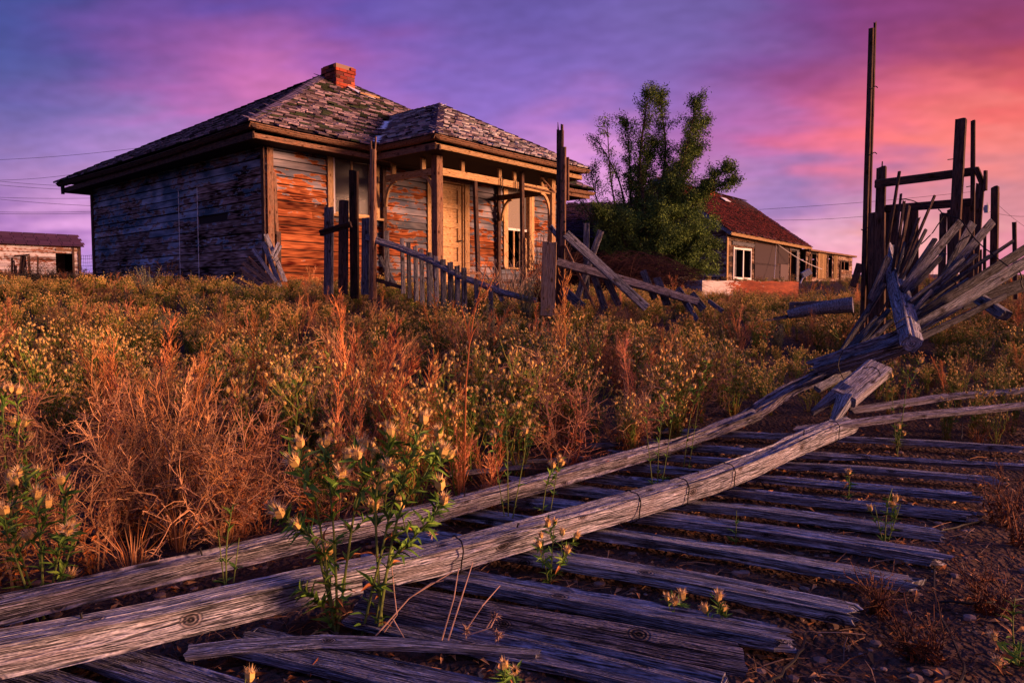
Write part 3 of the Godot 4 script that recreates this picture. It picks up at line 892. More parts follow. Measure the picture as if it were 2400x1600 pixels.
func make_house() -> void:
	var root := thing("clapboard_house", "large hip-roofed wooden house with blue flaking side wall, brick chimney and front porch", "house", Vector3(HC.x, BASE, HC.z))
	house = root
	var out_f := -HV
	var out_s := -HU
	var high := EAVE - 0.12
	# openings in the front, as (s, y)
	var w1a := on_front(766, 503, 0); var w1b := on_front(886, 358, 0)
	var da := on_front(1000, 660, 0); var db := on_front(1097, 420, 0)
	var w2a := on_front(1178, 628, 0); var w2b := on_front(1249, 432, 0)
	da.y = BASE + 0.1
	var holes := [[w1a.x + 0.09, w1b.x - 0.09, w1a.y, w1b.y - 0.09], [da.x + 0.09, db.x - 0.09, da.y, db.y - 0.1], [w2a.x + 0.09, w2b.x - 0.09, w2a.y, w2b.y - 0.09]]
	boarded_wall(HC, HU, out_f, WID, BASE, high, 0.134, holes, [], M.front_wall, root, 0.004)
	var j1 := on_side(422, 550, 0); var j2 := on_side(466, 550, 0); var j3 := on_side(322, 600, 0)
	var side := boarded_wall(HC, HV, out_s, LEN, BASE, high, 0.134, [], [[j1.x, BASE, 3.1], [j2.x, BASE, 3.1], [j3.x, BASE, 1.9]], M.side_wall, root, 0.012)
	# battens left where the side door was closed up
	for j in [j1.x, j2.x]:
		stick("batten", hp(0, j, BASE + 0.05) + out_s * 0.018, hp(0, j, 3.0) + out_s * 0.018, out_s, 0.018, 0.014, M.white, side, 0.002, 0.8)
	# corner boards
	for q in [[-0.005, 0.05, 0.09, 0.1, BASE + 0.9], [0.0, 0.06, 0.0, 0.11, BASE - 0.1]]:
		pass
	var cb := Shape.new()
	timber(cb, PackedVector3Array([hp(0.07, 0, BASE - 0.15) + out_f * 0.03, hp(0.07, 0, EAVE - 0.2) + out_f * 0.03]), out_f, 0.12, 0.035, -1, -1, 16, 3, 0.004, 0.01)
	var corner := put("corner_board", cb, M.brown, root)
	stick("corner_strip", hp(0, 0.02, BASE - 0.15) + out_s * 0.03, hp(0, 0.02, EAVE - 0.2) + out_s * 0.03, out_s, 0.09, 0.03, M.dark, corner, 0.002, 2.0)
	stick("corner_strip", hp(0.17, 0, BASE + 0.9) + out_f * 0.045, hp(0.15, 0, EAVE - 0.62) + out_f * 0.03, out_f, 0.07, 0.03, M.brown, corner, 0.006, 1.3)
	stick("corner_strip", hp(0.19, 0, BASE - 0.1) + out_f * 0.05, hp(0.19, 0, BASE + 0.95) + out_f * 0.05, out_f, 0.09, 0.03, M.dark, corner, 0.004, 1.6)
	stick("corner_board", hp(0, LEN - 0.05, BASE - 0.15) + out_s * 0.03, hp(0, LEN - 0.05, EAVE - 0.2) + out_s * 0.03, out_s, 0.11, 0.035, M.dark, root, 0.002)
	stick("corner_board", hp(WID - 0.06, 0, BASE - 0.15) + out_f * 0.03, hp(WID - 0.06, 0, EAVE - 0.2) + out_f * 0.03, out_f, 0.11, 0.035, M.brown, root, 0.002)
	stick("skirt_board", hp(0, 0, BASE - 0.09) + out_f * 0.02, hp(WID, 0, BASE - 0.09) + out_f * 0.02, out_f, 0.2, 0.03, M.dark, root)
	stick("skirt_board", hp(0, 0, BASE - 0.09) + out_s * 0.02, hp(0, LEN, BASE - 0.09) + out_s * 0.02, out_s, 0.2, 0.03, M.dark, root)
	# far walls, floor and ceiling
	var bw := boarded_wall(HC + HV * LEN, HU, HV, WID, BASE, high, 0.5, [], [], M.old_boards, root)
	boarded_wall(HC + HU * WID, HV, HU, LEN, BASE, high, 0.5, [], [], M.old_boards, root)
	var fl := Shape.new()
	fl.box(hp(WID * 0.5, LEN * 0.5, BASE - 0.05), HU * (WID * 0.5 - 0.12), HV * (LEN * 0.5 - 0.12), Vector3(0, 0.04, 0))
	put("floor", fl, M.brown, root)
	var ce := Shape.new()
	ce.box(hp(WID * 0.5, LEN * 0.5, high - 0.05), HU * (WID * 0.5 - 0.12), HV * (LEN * 0.5 - 0.12), Vector3(0, 0.03, 0))
	put("ceiling", ce, M.inside, root)
	var pw := Shape.new()
	pw.box(hp(4.4, 3.4, (BASE + high) * 0.5), HU * 0.05, HV * 3.0, Vector3(0, (high - BASE) * 0.5 - 0.06, 0))
	put("partition", pw, M.inside, root)
	window(w1a, w1b, 0.0, root, 0)
	window(w2a, w2b, 0.0, root, 1)
	# front door: casing, transom, five-panelled leaf
	var dcas := Shape.new()
	timber(dcas, PackedVector3Array([hp(da.x + 0.07, 0, da.y) + out_f * 0.03, hp(da.x + 0.07, 0, db.y - 0.1) + out_f * 0.03]), out_f, 0.14, 0.035, -1, -1, 10, 2, 0.002, 0.004)
	var dfr := put("door_frame", dcas, M.trim, root)
	stick("casing", hp(db.x - 0.07, 0, da.y) + out_f * 0.03, hp(db.x - 0.07, 0, db.y - 0.1) + out_f * 0.03, out_f, 0.14, 0.035, M.trim, dfr, 0.002)
	stick("head_casing", hp(da.x - 0.02, 0, db.y) + out_f * 0.03, hp(db.x + 0.02, 0, db.y) + out_f * 0.03, out_f, 0.24, 0.04, M.brown, dfr, 0.002)
	for s in [da.x + 0.16, db.x - 0.16]:
		stick("jamb", hp(s, 0.04, da.y), hp(s, 0.04, db.y - 0.1), out_f, 0.04, 0.12, M.trim, dfr, 0.001)
	stick("jamb", hp(da.x + 0.14, 0.04, db.y - 0.13), hp(db.x - 0.14, 0.04, db.y - 0.13), out_f, 0.04, 0.12, M.trim, dfr, 0.0)
	var dl := Shape.new()
	var d0 := da.x + 0.18
	var d1 := db.x - 0.2
	var dtop := db.y - 0.16
	dl.box(hp((d0 + d1) * 0.5, 0.045, (da.y + dtop) * 0.5), HU * (d1 - d0) * 0.5, Vector3(0, (dtop - da.y) * 0.5, 0), HV * 0.012)
	var leaf_ := put("door", dl, M.trim, root)
	for s in [d0 + 0.05, d1 - 0.05]:
		stick("stile", hp(s, 0.022, da.y), hp(s, 0.022, dtop), out_f, 0.1, 0.032, M.trim, leaf_, 0.0, 1.1)
	for k in 6:
		var y := lerpf(da.y + 0.08, dtop - 0.05, k / 5.0)
		stick("rail", hp(d0 + 0.1, 0.023, y), hp(d1 - 0.1, 0.023, y), out_f, 0.1, 0.032, M.trim, leaf_, 0.0, 1.1)
	var kb := Shape.new()
	kb.tube(PackedVector3Array([hp(d1 - 0.05, 0.01, da.y + 0.95), hp(d1 - 0.05, -0.03, da.y + 0.95), hp(d1 - 0.05, -0.05, da.y + 0.95)]), 0.012, 0.024, 8, true)
	put("door_knob", kb, M.iron, leaf_)
	make_main_roof(root)
	make_porch(root)

func make_main_roof(root: Node3D) -> void:
	var o := OVER + 0.04
	var run := LEN * 0.5 + o
	var ap := 6.045
	var y := EAVE + 0.01
	var drop := 0.07      # the far left corner has sunk
	var A := hp(-o, -o, y)
	var B := hp(WID + o, -o, y - 0.02)
	var C := hp(WID + o, LEN + o, y)
	var D := hp(-o, LEN + o, y - drop)
	var R0 := hp(run - o, LEN * 0.5, ap)
	var R1 := hp(WID - run + o, LEN * 0.5, ap)
	var b := Shape.new()
	for q in [[A, B, R1, R0], [D, A, R0, R0], [C, D, R0, R1], [B, C, R1, R1]]:
		b.quad(q[0], q[1], q[2], q[3], Vector3.UP)
	# soffits under the overhang
	var sy := EAVE - 0.2
	var ring := [hp(-OVER + 0.07, -OVER + 0.07, sy), hp(WID + OVER, -OVER + 0.07, sy), hp(WID + OVER, LEN + OVER, sy), hp(-OVER + 0.07, LEN + OVER, sy - drop)]
	var inner := [hp(0.02, 0.02, sy), hp(WID - 0.02, 0.02, sy), hp(WID - 0.02, LEN - 0.02, sy), hp(0.02, LEN - 0.02, sy)]
	for k in 4: b.quad(ring[k], ring[(k + 1) % 4], inner[(k + 1) % 4], inner[k], Vector3.DOWN)
	var deck := put("roof", b, M.deck, root)
	var front := PS - OVER
	stick("fascia_board", ring[0] + Vector3(0, 0.03, 0), hp(PS - 0.1, -OVER + 0.07, sy + 0.03), -HV, 0.08, 0.03, M.brown, deck, 0.001, 1.6)
	stick("fascia_board", ring[0] + Vector3(0, 0.04, 0) - HU * 0.002, ring[3] + Vector3(0, 0.04, 0), -HU, 0.11, 0.03, M.dark, deck, 0.001, 1.6)
	stick("fascia_board", hp(PS + PQ + 0.1, -OVER + 0.07, sy + 0.04), ring[1] + Vector3(0, 0.04, 0), -HV, 0.11, 0.03, M.brown, deck, 0.001, 0.8)
	gutter("gutter", hp(-OVER - 0.06, -OVER - 0.06, EAVE), hp(front + 0.1, -OVER - 0.06, EAVE - 0.01), -HV, deck, 0.015)
	gutter("gutter", hp(-OVER - 0.06, -OVER - 0.05, EAVE), hp(-OVER - 0.06, LEN + OVER, EAVE - drop), -HU, deck, 0.05, M.dark)
	gutter("gutter", hp(PS + PQ + OVER, -OVER - 0.06, EAVE - 0.06), hp(WID + OVER + 0.06, -OVER - 0.06, EAVE - 0.06), -HV, deck, 0.01)
	var spout := Shape.new()
	spout.tube(PackedVector3Array([hp(-OVER + 0.0, LEN + OVER - 0.25, EAVE - drop - 0.08), hp(-OVER + 0.0, LEN + OVER - 0.25, EAVE - drop - 0.26)]), 0.04, 0.036, 8, true)
	put("downspout_stub", spout, M.iron, deck)
	# shingles
	var all := []
	var gf := (R0 - hp(run - o, -o, y)).normalized()
	var slope := R0.distance_to(hp(run - o, -o, y))
	var w := WID + 2 * o
	var vw := PS - OVER + o     # where the porch roof meets this slope
	var pr := 4.874
	var fh := (pr - y) / (ap - y) * slope
	all.append_array(shingle_rows(A, HU, gf, slope, func(q): return q / slope * run, func(q): return w - q / slope * run, 0.1, 0.3).filter(
		func(s): return s[4] > fh - 0.1 or s[3] < vw + (PQ * 0.5 + OVER) * s[4] / fh or s[3] > vw + PQ + 2 * OVER - (PQ * 0.5 + OVER) * s[4] / fh))
	var ds := HV
	var gs := (R0 - (A + D) * 0.5).normalized()
	gs = across(HV, R0 - A).normalized()
	var sl := absf((R0 - A).dot(gs))
	var lenS := LEN + 2 * o
	all.append_array(shingle_rows(A - Vector3(0, 0.01, 0), (D - A).normalized(), gs, sl, func(q): return q / sl * run, func(q): return lenS - q / sl * run, 0.06, 0.25))
	var tones := [Color(0.74, 0.55, 0.58), Color(0.62, 0.46, 0.5), Color(0.9, 0.68, 0.7), Color(0.5, 0.38, 0.42), Color(0.28, 0.2, 0.23), Color(0.66, 0.46, 0.42), Color(0.14, 0.18, 0.09)]
	roof_shingles(all, deck, root, tones, 300, 0.35)
	var nf := HU.cross(gf).normalized()
	if nf.y < 0: nf = -nf
	var ns := HV.cross(gs).normalized()
	if ns.y < 0: ns = -ns
	var blue := Color(0.34, 0.27, 0.42)
	hip_caps(A, R0, nf, ns, deck, blue)
	hip_caps(B, R1, nf, (HU * 0.5 + Vector3(0, 0.87, 0)), deck, Color(0.2, 0.16, 0.18))
	hip_caps(D, R0, ns, (HV * 0.5 + Vector3(0, 0.87, 0)), deck, Color(0.2, 0.16, 0.18))
	hip_caps(R0, R1, nf, (HV * 0.5 + Vector3(0, 0.87, 0)), deck, Color(0.2, 0.16, 0.18))
	# plain sheets of shingle on the slopes that face away
	# a torn skylight patch: bright flashing bent up below a hole
	var o0 := Vector3(0, EYE, 0)
	var flash := Shape.new()
	for q in [[818, 213, 852, 229, 0.2], [840, 226, 880, 240, 0.07]]:
		var ra := at(q[0], q[1], 1.0) - o0
		var pa: Vector3 = o0 + ra * ((A - o0).dot(nf) / ra.dot(nf)) + nf * 0.07
		var rb := at(q[2], q[3], 1.0) - o0
		var pb: Vector3 = o0 + rb * ((A - o0).dot(nf) / rb.dot(nf)) + nf * 0.07
		flash.box((pa + pb) * 0.5 + gf * 0.1, (pb - pa) * 0.5, gf * q[4], nf * 0.006)
	put("metal_patch", flash, M.zinc, deck)
	var lip := at(860, 232, 1.0) - o0
	var pl := o0 + lip * ((A - o0).dot(nf) / lip.dot(nf)) + nf * 0.1
	stick("curled_board", pl - HU * 0.24, pl + HU * 0.3, nf, 0.07, 0.03, M.trim, deck, 0.002)
	make_chimney(root, hp(LEN * 0.5 + 0.27, LEN * 0.5 - 0.3, 0))

func make_chimney(root: Node3D, c: Vector3) -> void:
	var k := Shape.new()
	var w := 0.52
	var y0 := 5.62
	k.box(c + Vector3(0, (y0 + 6.26) * 0.5, 0), HU * (w * 0.5 - 0.012), HV * (w * 0.5 - 0.012), Vector3(0, (6.26 - y0) * 0.5, 0))
	var ch := put("chimney", k, M.mortar, root)
	var tints := [Color(0.36, 0.07, 0.035), Color(0.3, 0.055, 0.03), Color(0.42, 0.1, 0.05), Color(0.2, 0.04, 0.03), Color(0.12, 0.035, 0.03)]
	var rows := int((6.31 - y0) / 0.077)
	for r in rows:
		var y := y0 + 0.04 + r * 0.077
		var big := 0.5 * w + (0.02 if r >= rows - 2 else 0.0)
		for f in 4:
			var ax: Vector3 = [HU, HV, -HU, -HV][f]
			var out: Vector3 = [-HV, HU, HV, -HU][f]
			var x := -big
			var odd := (r + f) % 2 == 0
			var first := true
			while x < big - 0.03:
				var l := 0.205 if not (first and odd) else 0.1
				first = false
				l = minf(l, big - x)
				if l > 0.04 and not (r == rows - 1 and rf(0, 1) < 0.3):
					var b := Shape.new()
					b.col = tints[rng.randi_range(0, 4)] * rf(0.45, 1.2)
					var pr := rf(-0.004, 0.006)
					b.box(c + Vector3(0, y + rf(-0.002, 0.002), 0) + ax * (x + l * 0.5) + out * (big - 0.045 + pr), ax * (l * 0.5 - 0.006), Vector3(0, 0.032, 0), out * 0.05)
					put("brick", b, M.brick, ch)
				x += l
	var wire := Shape.new()
	var p0 := c + HU * 0.28 - HV * 0.2 + Vector3(0, 5.85, 0)
	wire.tube(PackedVector3Array([p0, p0 + HU * 0.18 - Vector3(0, 0.05, 0), p0 + HU * 0.33 - Vector3(0, 0.22, 0), p0 + HU * 0.38 - Vector3(0, 0.18, 0)]), 0.006, 0.004, 3)
	put("guy_wire", wire, M.iron, ch)

func make_porch(root: Node3D) -> void:
	var out_f := -HV
	var sy := EAVE - 0.2
	var pt := -PP
	# roof
	var o := OVER + 0.04
	var y := EAVE + 0.005
	var half := PQ * 0.5 + o
	var pk := 4.874
	var E0 := hp(PS - o, pt - o, y)
	var E1 := hp(PS + PQ + o, pt - o, y - 0.01)
	var K := hp(PS + PQ * 0.5, pt - o + half, pk)
	var reach := (pk - y) / (6.045 - y) * (LEN * 0.5 + o) - o     # t where the ridge meets the main slope
	var V := hp(PS + PQ * 0.5, reach, pk)
	var J0 := hp(PS - o, -o, y)
	var J1 := hp(PS + PQ + o, -o, y)
	var b := Shape.new()
	b.quad(E0, E1, K, K, Vector3.UP)
	b.quad(E0, J0, V, K, Vector3.UP)
	b.quad(E1, J1, V, K, Vector3.UP)
	b.quad(hp(PS - OVER + 0.07, pt - OVER + 0.07, sy), hp(PS + PQ + OVER - 0.07, pt - OVER + 0.07, sy), hp(PS + PQ + OVER - 0.07, -OVER + 0.05, sy), hp(PS - OVER + 0.07, -OVER + 0.05, sy), Vector3.DOWN)
	var deck := put("porch_roof", b, M.deck, root)
	gutter("gutter", hp(PS - OVER - 0.06, pt - OVER - 0.06, EAVE), hp(PS + PQ + OVER + 0.06, pt - OVER - 0.06, EAVE - 0.01), -HV, deck, 0.02)
	gutter("gutter", hp(PS - OVER - 0.06, pt - OVER - 0.05, EAVE), hp(PS - OVER - 0.06, -OVER - 0.06, EAVE), -HU, deck, 0.01)
	gutter("gutter", hp(PS + PQ + OVER + 0.06, pt - OVER - 0.05, EAVE - 0.01), hp(PS + PQ + OVER + 0.06, -OVER - 0.06, EAVE), HU, deck, 0.01)
	stick("fascia_board", hp(PS - OVER + 0.07, pt - OVER + 0.07, sy + 0.04), hp(PS + PQ + OVER - 0.07, pt - OVER + 0.07, sy + 0.03), -HV, 0.08, 0.03, M.trim, deck, 0.001, 0.62)
	stick("fascia_board", hp(PS - OVER + 0.07, pt - OVER + 0.07, sy + 0.04), hp(PS - OVER + 0.07, -OVER, sy + 0.04), -HU, 0.11, 0.03, M.brown, deck, 0.001, 1.0)
	stick("fascia_board", hp(PS + PQ + OVER - 0.07, pt - OVER + 0.07, sy + 0.04), hp(PS + PQ + OVER - 0.07, -OVER, sy + 0.04), HU, 0.11, 0.03, M.brown, deck, 0.001, 1.4)
	stick("broken_corner_block", hp(PS - OVER + 0.12, pt - OVER + 0.02, sy + 0.02), hp(PS - OVER + 0.06, pt - OVER + 0.3, sy + 0.02), -HU, 0.1, 0.05, M.dark, deck, 0.006, 1.5)
	var all := []
	var gf := across(HU, K - E0)
	var sl := absf((K - E0).dot(gf))
	var w := PQ + 2 * o
	all.append_array(shingle_rows(E0, HU, gf, sl, func(q): return q / sl * half, func(q): return w - q / sl * half, 0.09, 0.34))
	var gs := across(HV, K - E0)
	var sl2 := absf((K - E0).dot(gs))
	var dl := PP
	var back := reach + o
	all.append_array(shingle_rows(E0, HV, gs, sl2, func(q): return q / sl2 * half, func(q): return dl + q / sl2 * back, 0.05, 0.45))
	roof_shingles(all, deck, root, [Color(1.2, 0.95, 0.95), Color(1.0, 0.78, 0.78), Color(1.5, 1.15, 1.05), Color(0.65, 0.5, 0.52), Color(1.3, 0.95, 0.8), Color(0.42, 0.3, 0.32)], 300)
	var nf := HU.cross(gf).normalized()
	if nf.y < 0: nf = -nf
	var ns := HV.cross(gs).normalized()
	if ns.y < 0: ns = -ns
	hip_caps(E0, K, nf, ns, deck, Color(0.17, 0.13, 0.24))
	hip_caps(E1, K, nf, HU * 0.5 + Vector3(0, 0.87, 0), deck, Color(0.16, 0.11, 0.12))
	hip_caps(K, V, ns, HU * 0.5 + Vector3(0, 0.87, 0), deck, Color(0.16, 0.11, 0.12))
	# valley flashing
	var vf := Shape.new()
	for q in [[0.02, 0.2], [0.44, 0.72]]:
		var a := J0.lerp(V, q[0])
		var e := J0.lerp(V, q[1])
		vf.box((a + e) * 0.5 + Vector3(0, 0.06, 0), (e - a) * 0.5, (HU - HV).normalized() * 0.12, Vector3(0, 0.004, 0))
	put("valley_flashing", vf, M.zinc, deck)
	# posts, beams, short studs, brackets
	var fl := BASE + 0.08
	var by := on_front(1036, 402, pt).y
	var post := Shape.new()
	timber(post, PackedVector3Array([hp(PS, pt, fl - 0.3), hp(PS, pt, sy)]), -HV, 0.15, 0.15, -1, -1, 14, 4, 0.003, 0.004)
	var po := put("porch_post", post, M.brown, root)
	stick("porch_post", hp(PS + PQ, pt, fl - 0.3), hp(PS + PQ, pt, sy), -HV, 0.12, 0.12, M.trim, root, 0.002, 0.7)
	stick("half_post", hp(PS + 0.03, -0.08, fl), hp(PS + 0.03, -0.08, sy), -HV, 0.09, 0.06, M.dark, root, 0.003)
	stick("half_post", hp(PS + PQ, -0.08, fl), hp(PS + PQ, -0.08, sy), -HV, 0.09, 0.06, M.dark, root, 0.003, 1.4)
	stick("porch_beam", hp(PS + 0.075, pt, by), hp(PS + PQ - 0.06, pt, by), -HV, 0.13, 0.05, M.trim, root, 0.002, 0.85)
	stick("porch_beam", hp(PS, pt + 0.075, by), hp(PS, -0.18, by), -HU, 0.12, 0.06, M.trim, root, 0.002, 0.75)
	stick("porch_beam", hp(PS + PQ, pt + 0.06, by), hp(PS + PQ, -0.11, by), -HU, 0.12, 0.05, M.brown, root, 0.002, 0.6)
	for s in [0.62, 1.62, 2.05, 2.92]:
		stick("short_stud", hp(PS + s, pt, by + 0.06), hp(PS + s, pt, sy), -HV, 0.08, 0.05, M.trim, root, 0.001, 0.6)
	for t in [0.35, 1.15]:
		stick("short_stud", hp(PS, pt + t, by + 0.06), hp(PS, pt + t, sy), -HV, 0.09, 0.05, M.trim, root, 0.001, 0.6)
	# thin broken uprights and rails of the porch front
	stick("porch_upright", hp(PS + 1.08, pt + 0.03, fl - 0.2), hp(PS + 0.98, pt + 0.03, by - 0.05), -HV, 0.085, 0.07, M.dark, root, 0.004, 1.1)
	stick("porch_upright", hp(PS + 2.25, pt - 0.05, fl - 0.25), hp(PS + 2.22, pt - 0.05, sy), -HV, 0.08, 0.07, M.dark, root, 0.004, 1.0)
	stick("porch_upright", hp(PS + 2.3, pt - 0.1, fl - 0.2), hp(PS + 2.27, pt - 0.1, fl + 0.95), -HV, 0.05, 0.04, M.trim, root, 0.003, 0.8)
	stick("porch_rail", hp(PS + 0.08, pt, fl + 0.22), hp(PS + 1.1, pt, fl + 0.24), -HV, 0.055, 0.05, M.brown, root, 0.003)
	stick("porch_rail", hp(PS + 1.5, -0.4, fl + 0.1), hp(PS + PQ, pt + 0.6, fl + 0.12), -HV, 0.06, 0.05, M.dark, root, 0.003)
	stick("fallen_brace", hp(PS + PQ - 0.95, pt - 0.05, by + 0.01), hp(PS + PQ + 0.02, pt - 0.05, by - 0.02), -HV, 0.035, 0.03, M.brown, root, 0.002, 0.7)
	stick("fallen_brace", hp(PS + 2.5, pt - 0.06, by + 0.42), hp(PS + PQ + 0.02, pt - 0.06, by - 0.02), -HV, 0.035, 0.03, M.brown, root, 0.002, 0.7)
	for q in [[PS, -0.1, 1.0, true, 0.75], [PS, pt, -1.0, true, 0.75], [PS + PQ, pt, -1.0, false, 1.0], [PS + PQ, -0.1, 1.0, true, 0.7]]:
		var b2 := Shape.new()
		b2.col = Color(q[4], q[4], q[4])
		var path := PackedVector3Array()
		for k in 7:
			var f := k / 6.0
			var along := 0.06 + 0.3 * pow(f, 1.7)
			var yy := by - 0.5 + 0.44 * sin(f * PI * 0.5)
			path.push_back(hp(q[0], q[1] - q[2] * along, yy) if q[3] else hp(q[0] - along, q[1], yy))
		timber(b2, path, -HU if q[3] else -HV, 0.06, 0.045, -1, -1, 12, 2, 0.002, 0.003)
		put("bracket", b2, M.trim, root)
	for s in [1.62, 2.05]:
		var hk := Shape.new()
		var path := PackedVector3Array()
		for k in 12:
			var a := k / 11.0 * TAU * 0.85
			path.push_back(hp(PS + s + sin(a) * 0.04, pt - 0.05, by - 0.02 + cos(a) * 0.12))
		hk.tube(path, 0.008, 0.008, 5)
		put("hook", hk, M.iron, root)
	var pf := Shape.new()
	pf.box(hp(PS + PQ * 0.5, pt * 0.5, fl - 0.06), HU * PQ * 0.52, HV * PP * 0.49, Vector3(0, 0.025, 0))
	put("porch_floor", pf, M.brown, root)

# ---------------------------------------------------------------- fallen and leaning timber
# a board whose axis runs between two pixels at their distances; wide pixels across at its middle
func lean(b: Shape, x0: float, y0: float, d0: float, x1: float, y1: float, d1: float, wide: float, thick := 0.025, roll := 0.0, wear := 0.003, nv := 3, taper := 1.0, sink := 0.0) -> void:
	var p := at(x0, y0, d0)
	var q := at(x1, y1, d1)
	var ax := (q - p).normalized()
	q += ax * sink
	var eye := Vector3(0, EYE, 0) - (p + q) * 0.5
	var up := across(ax, eye).rotated(ax, roll)
	var w := wide * (d0 + d1) * 0.5 / F
	timber(b, PackedVector3Array([p, q]), up, w * (2.0 - taper), thick, w * taper, thick, maxi(4, int(p.distance_to(q) / 0.1)), nv, wear, 0.008, 0.6)

func wood_piece(called: String, m: Material, parent: Node3D, tone: float, x0: float, y0: float, d0: float, x1: float, y1: float, d1: float, wide: float, thick := 0.025, roll := 0.0, wear := 0.003, taper := 1.0, sink := 0.0) -> MeshInstance3D:
	var b := Shape.new()
	b.col = Color(tone, tone * rf(0.97, 1.01), tone * rf(0.97, 1.05))
	lean(b, x0, y0, d0, x1, y1, d1, wide, thick, roll, wear, 4, taper, sink)
	return put(called, b, m, parent)

func wire_run(called: String, pts: PackedVector3Array, r: float, parent: Node3D, wobble := 0.0, m: Material = null) -> MeshInstance3D:
	var b := Shape.new()
	var p := PackedVector3Array()
	for i in pts.size() - 1:
		for k in 5:
			p.push_back(pts[i].cubic_interpolate(pts[i + 1], pts[maxi(i - 1, 0)], pts[mini(i + 2, pts.size() - 1)], k / 5.0) + Vector3(rf(-1, 1), rf(-1, 1), rf(-1, 1)) * wobble)
	p.push_back(pts[-1])
	b.tube(p, r, r, 5)
	return put(called, b, m if m else M.iron, parent)

func nail(p: Vector3, dir: Vector3, parent: Node3D, length := 0.03, r := 0.0028) -> void:
	var b := Shape.new()
	b.tube(PackedVector3Array([p - dir * 0.01, p + dir * length]), r, r, 5)
	b.tube(PackedVector3Array([p + dir * length, p + dir * (length + 0.002)]), r * 2.0, r * 2.0, 6, true)
	put("nail", b, M.iron, parent)

# where the top of the fallen fence lies, for plants to keep clear of it
func beam_line(x: float) -> float:   # distance of the rear rail at that x
	return 1.98 + (x + 1.35) * 0.765

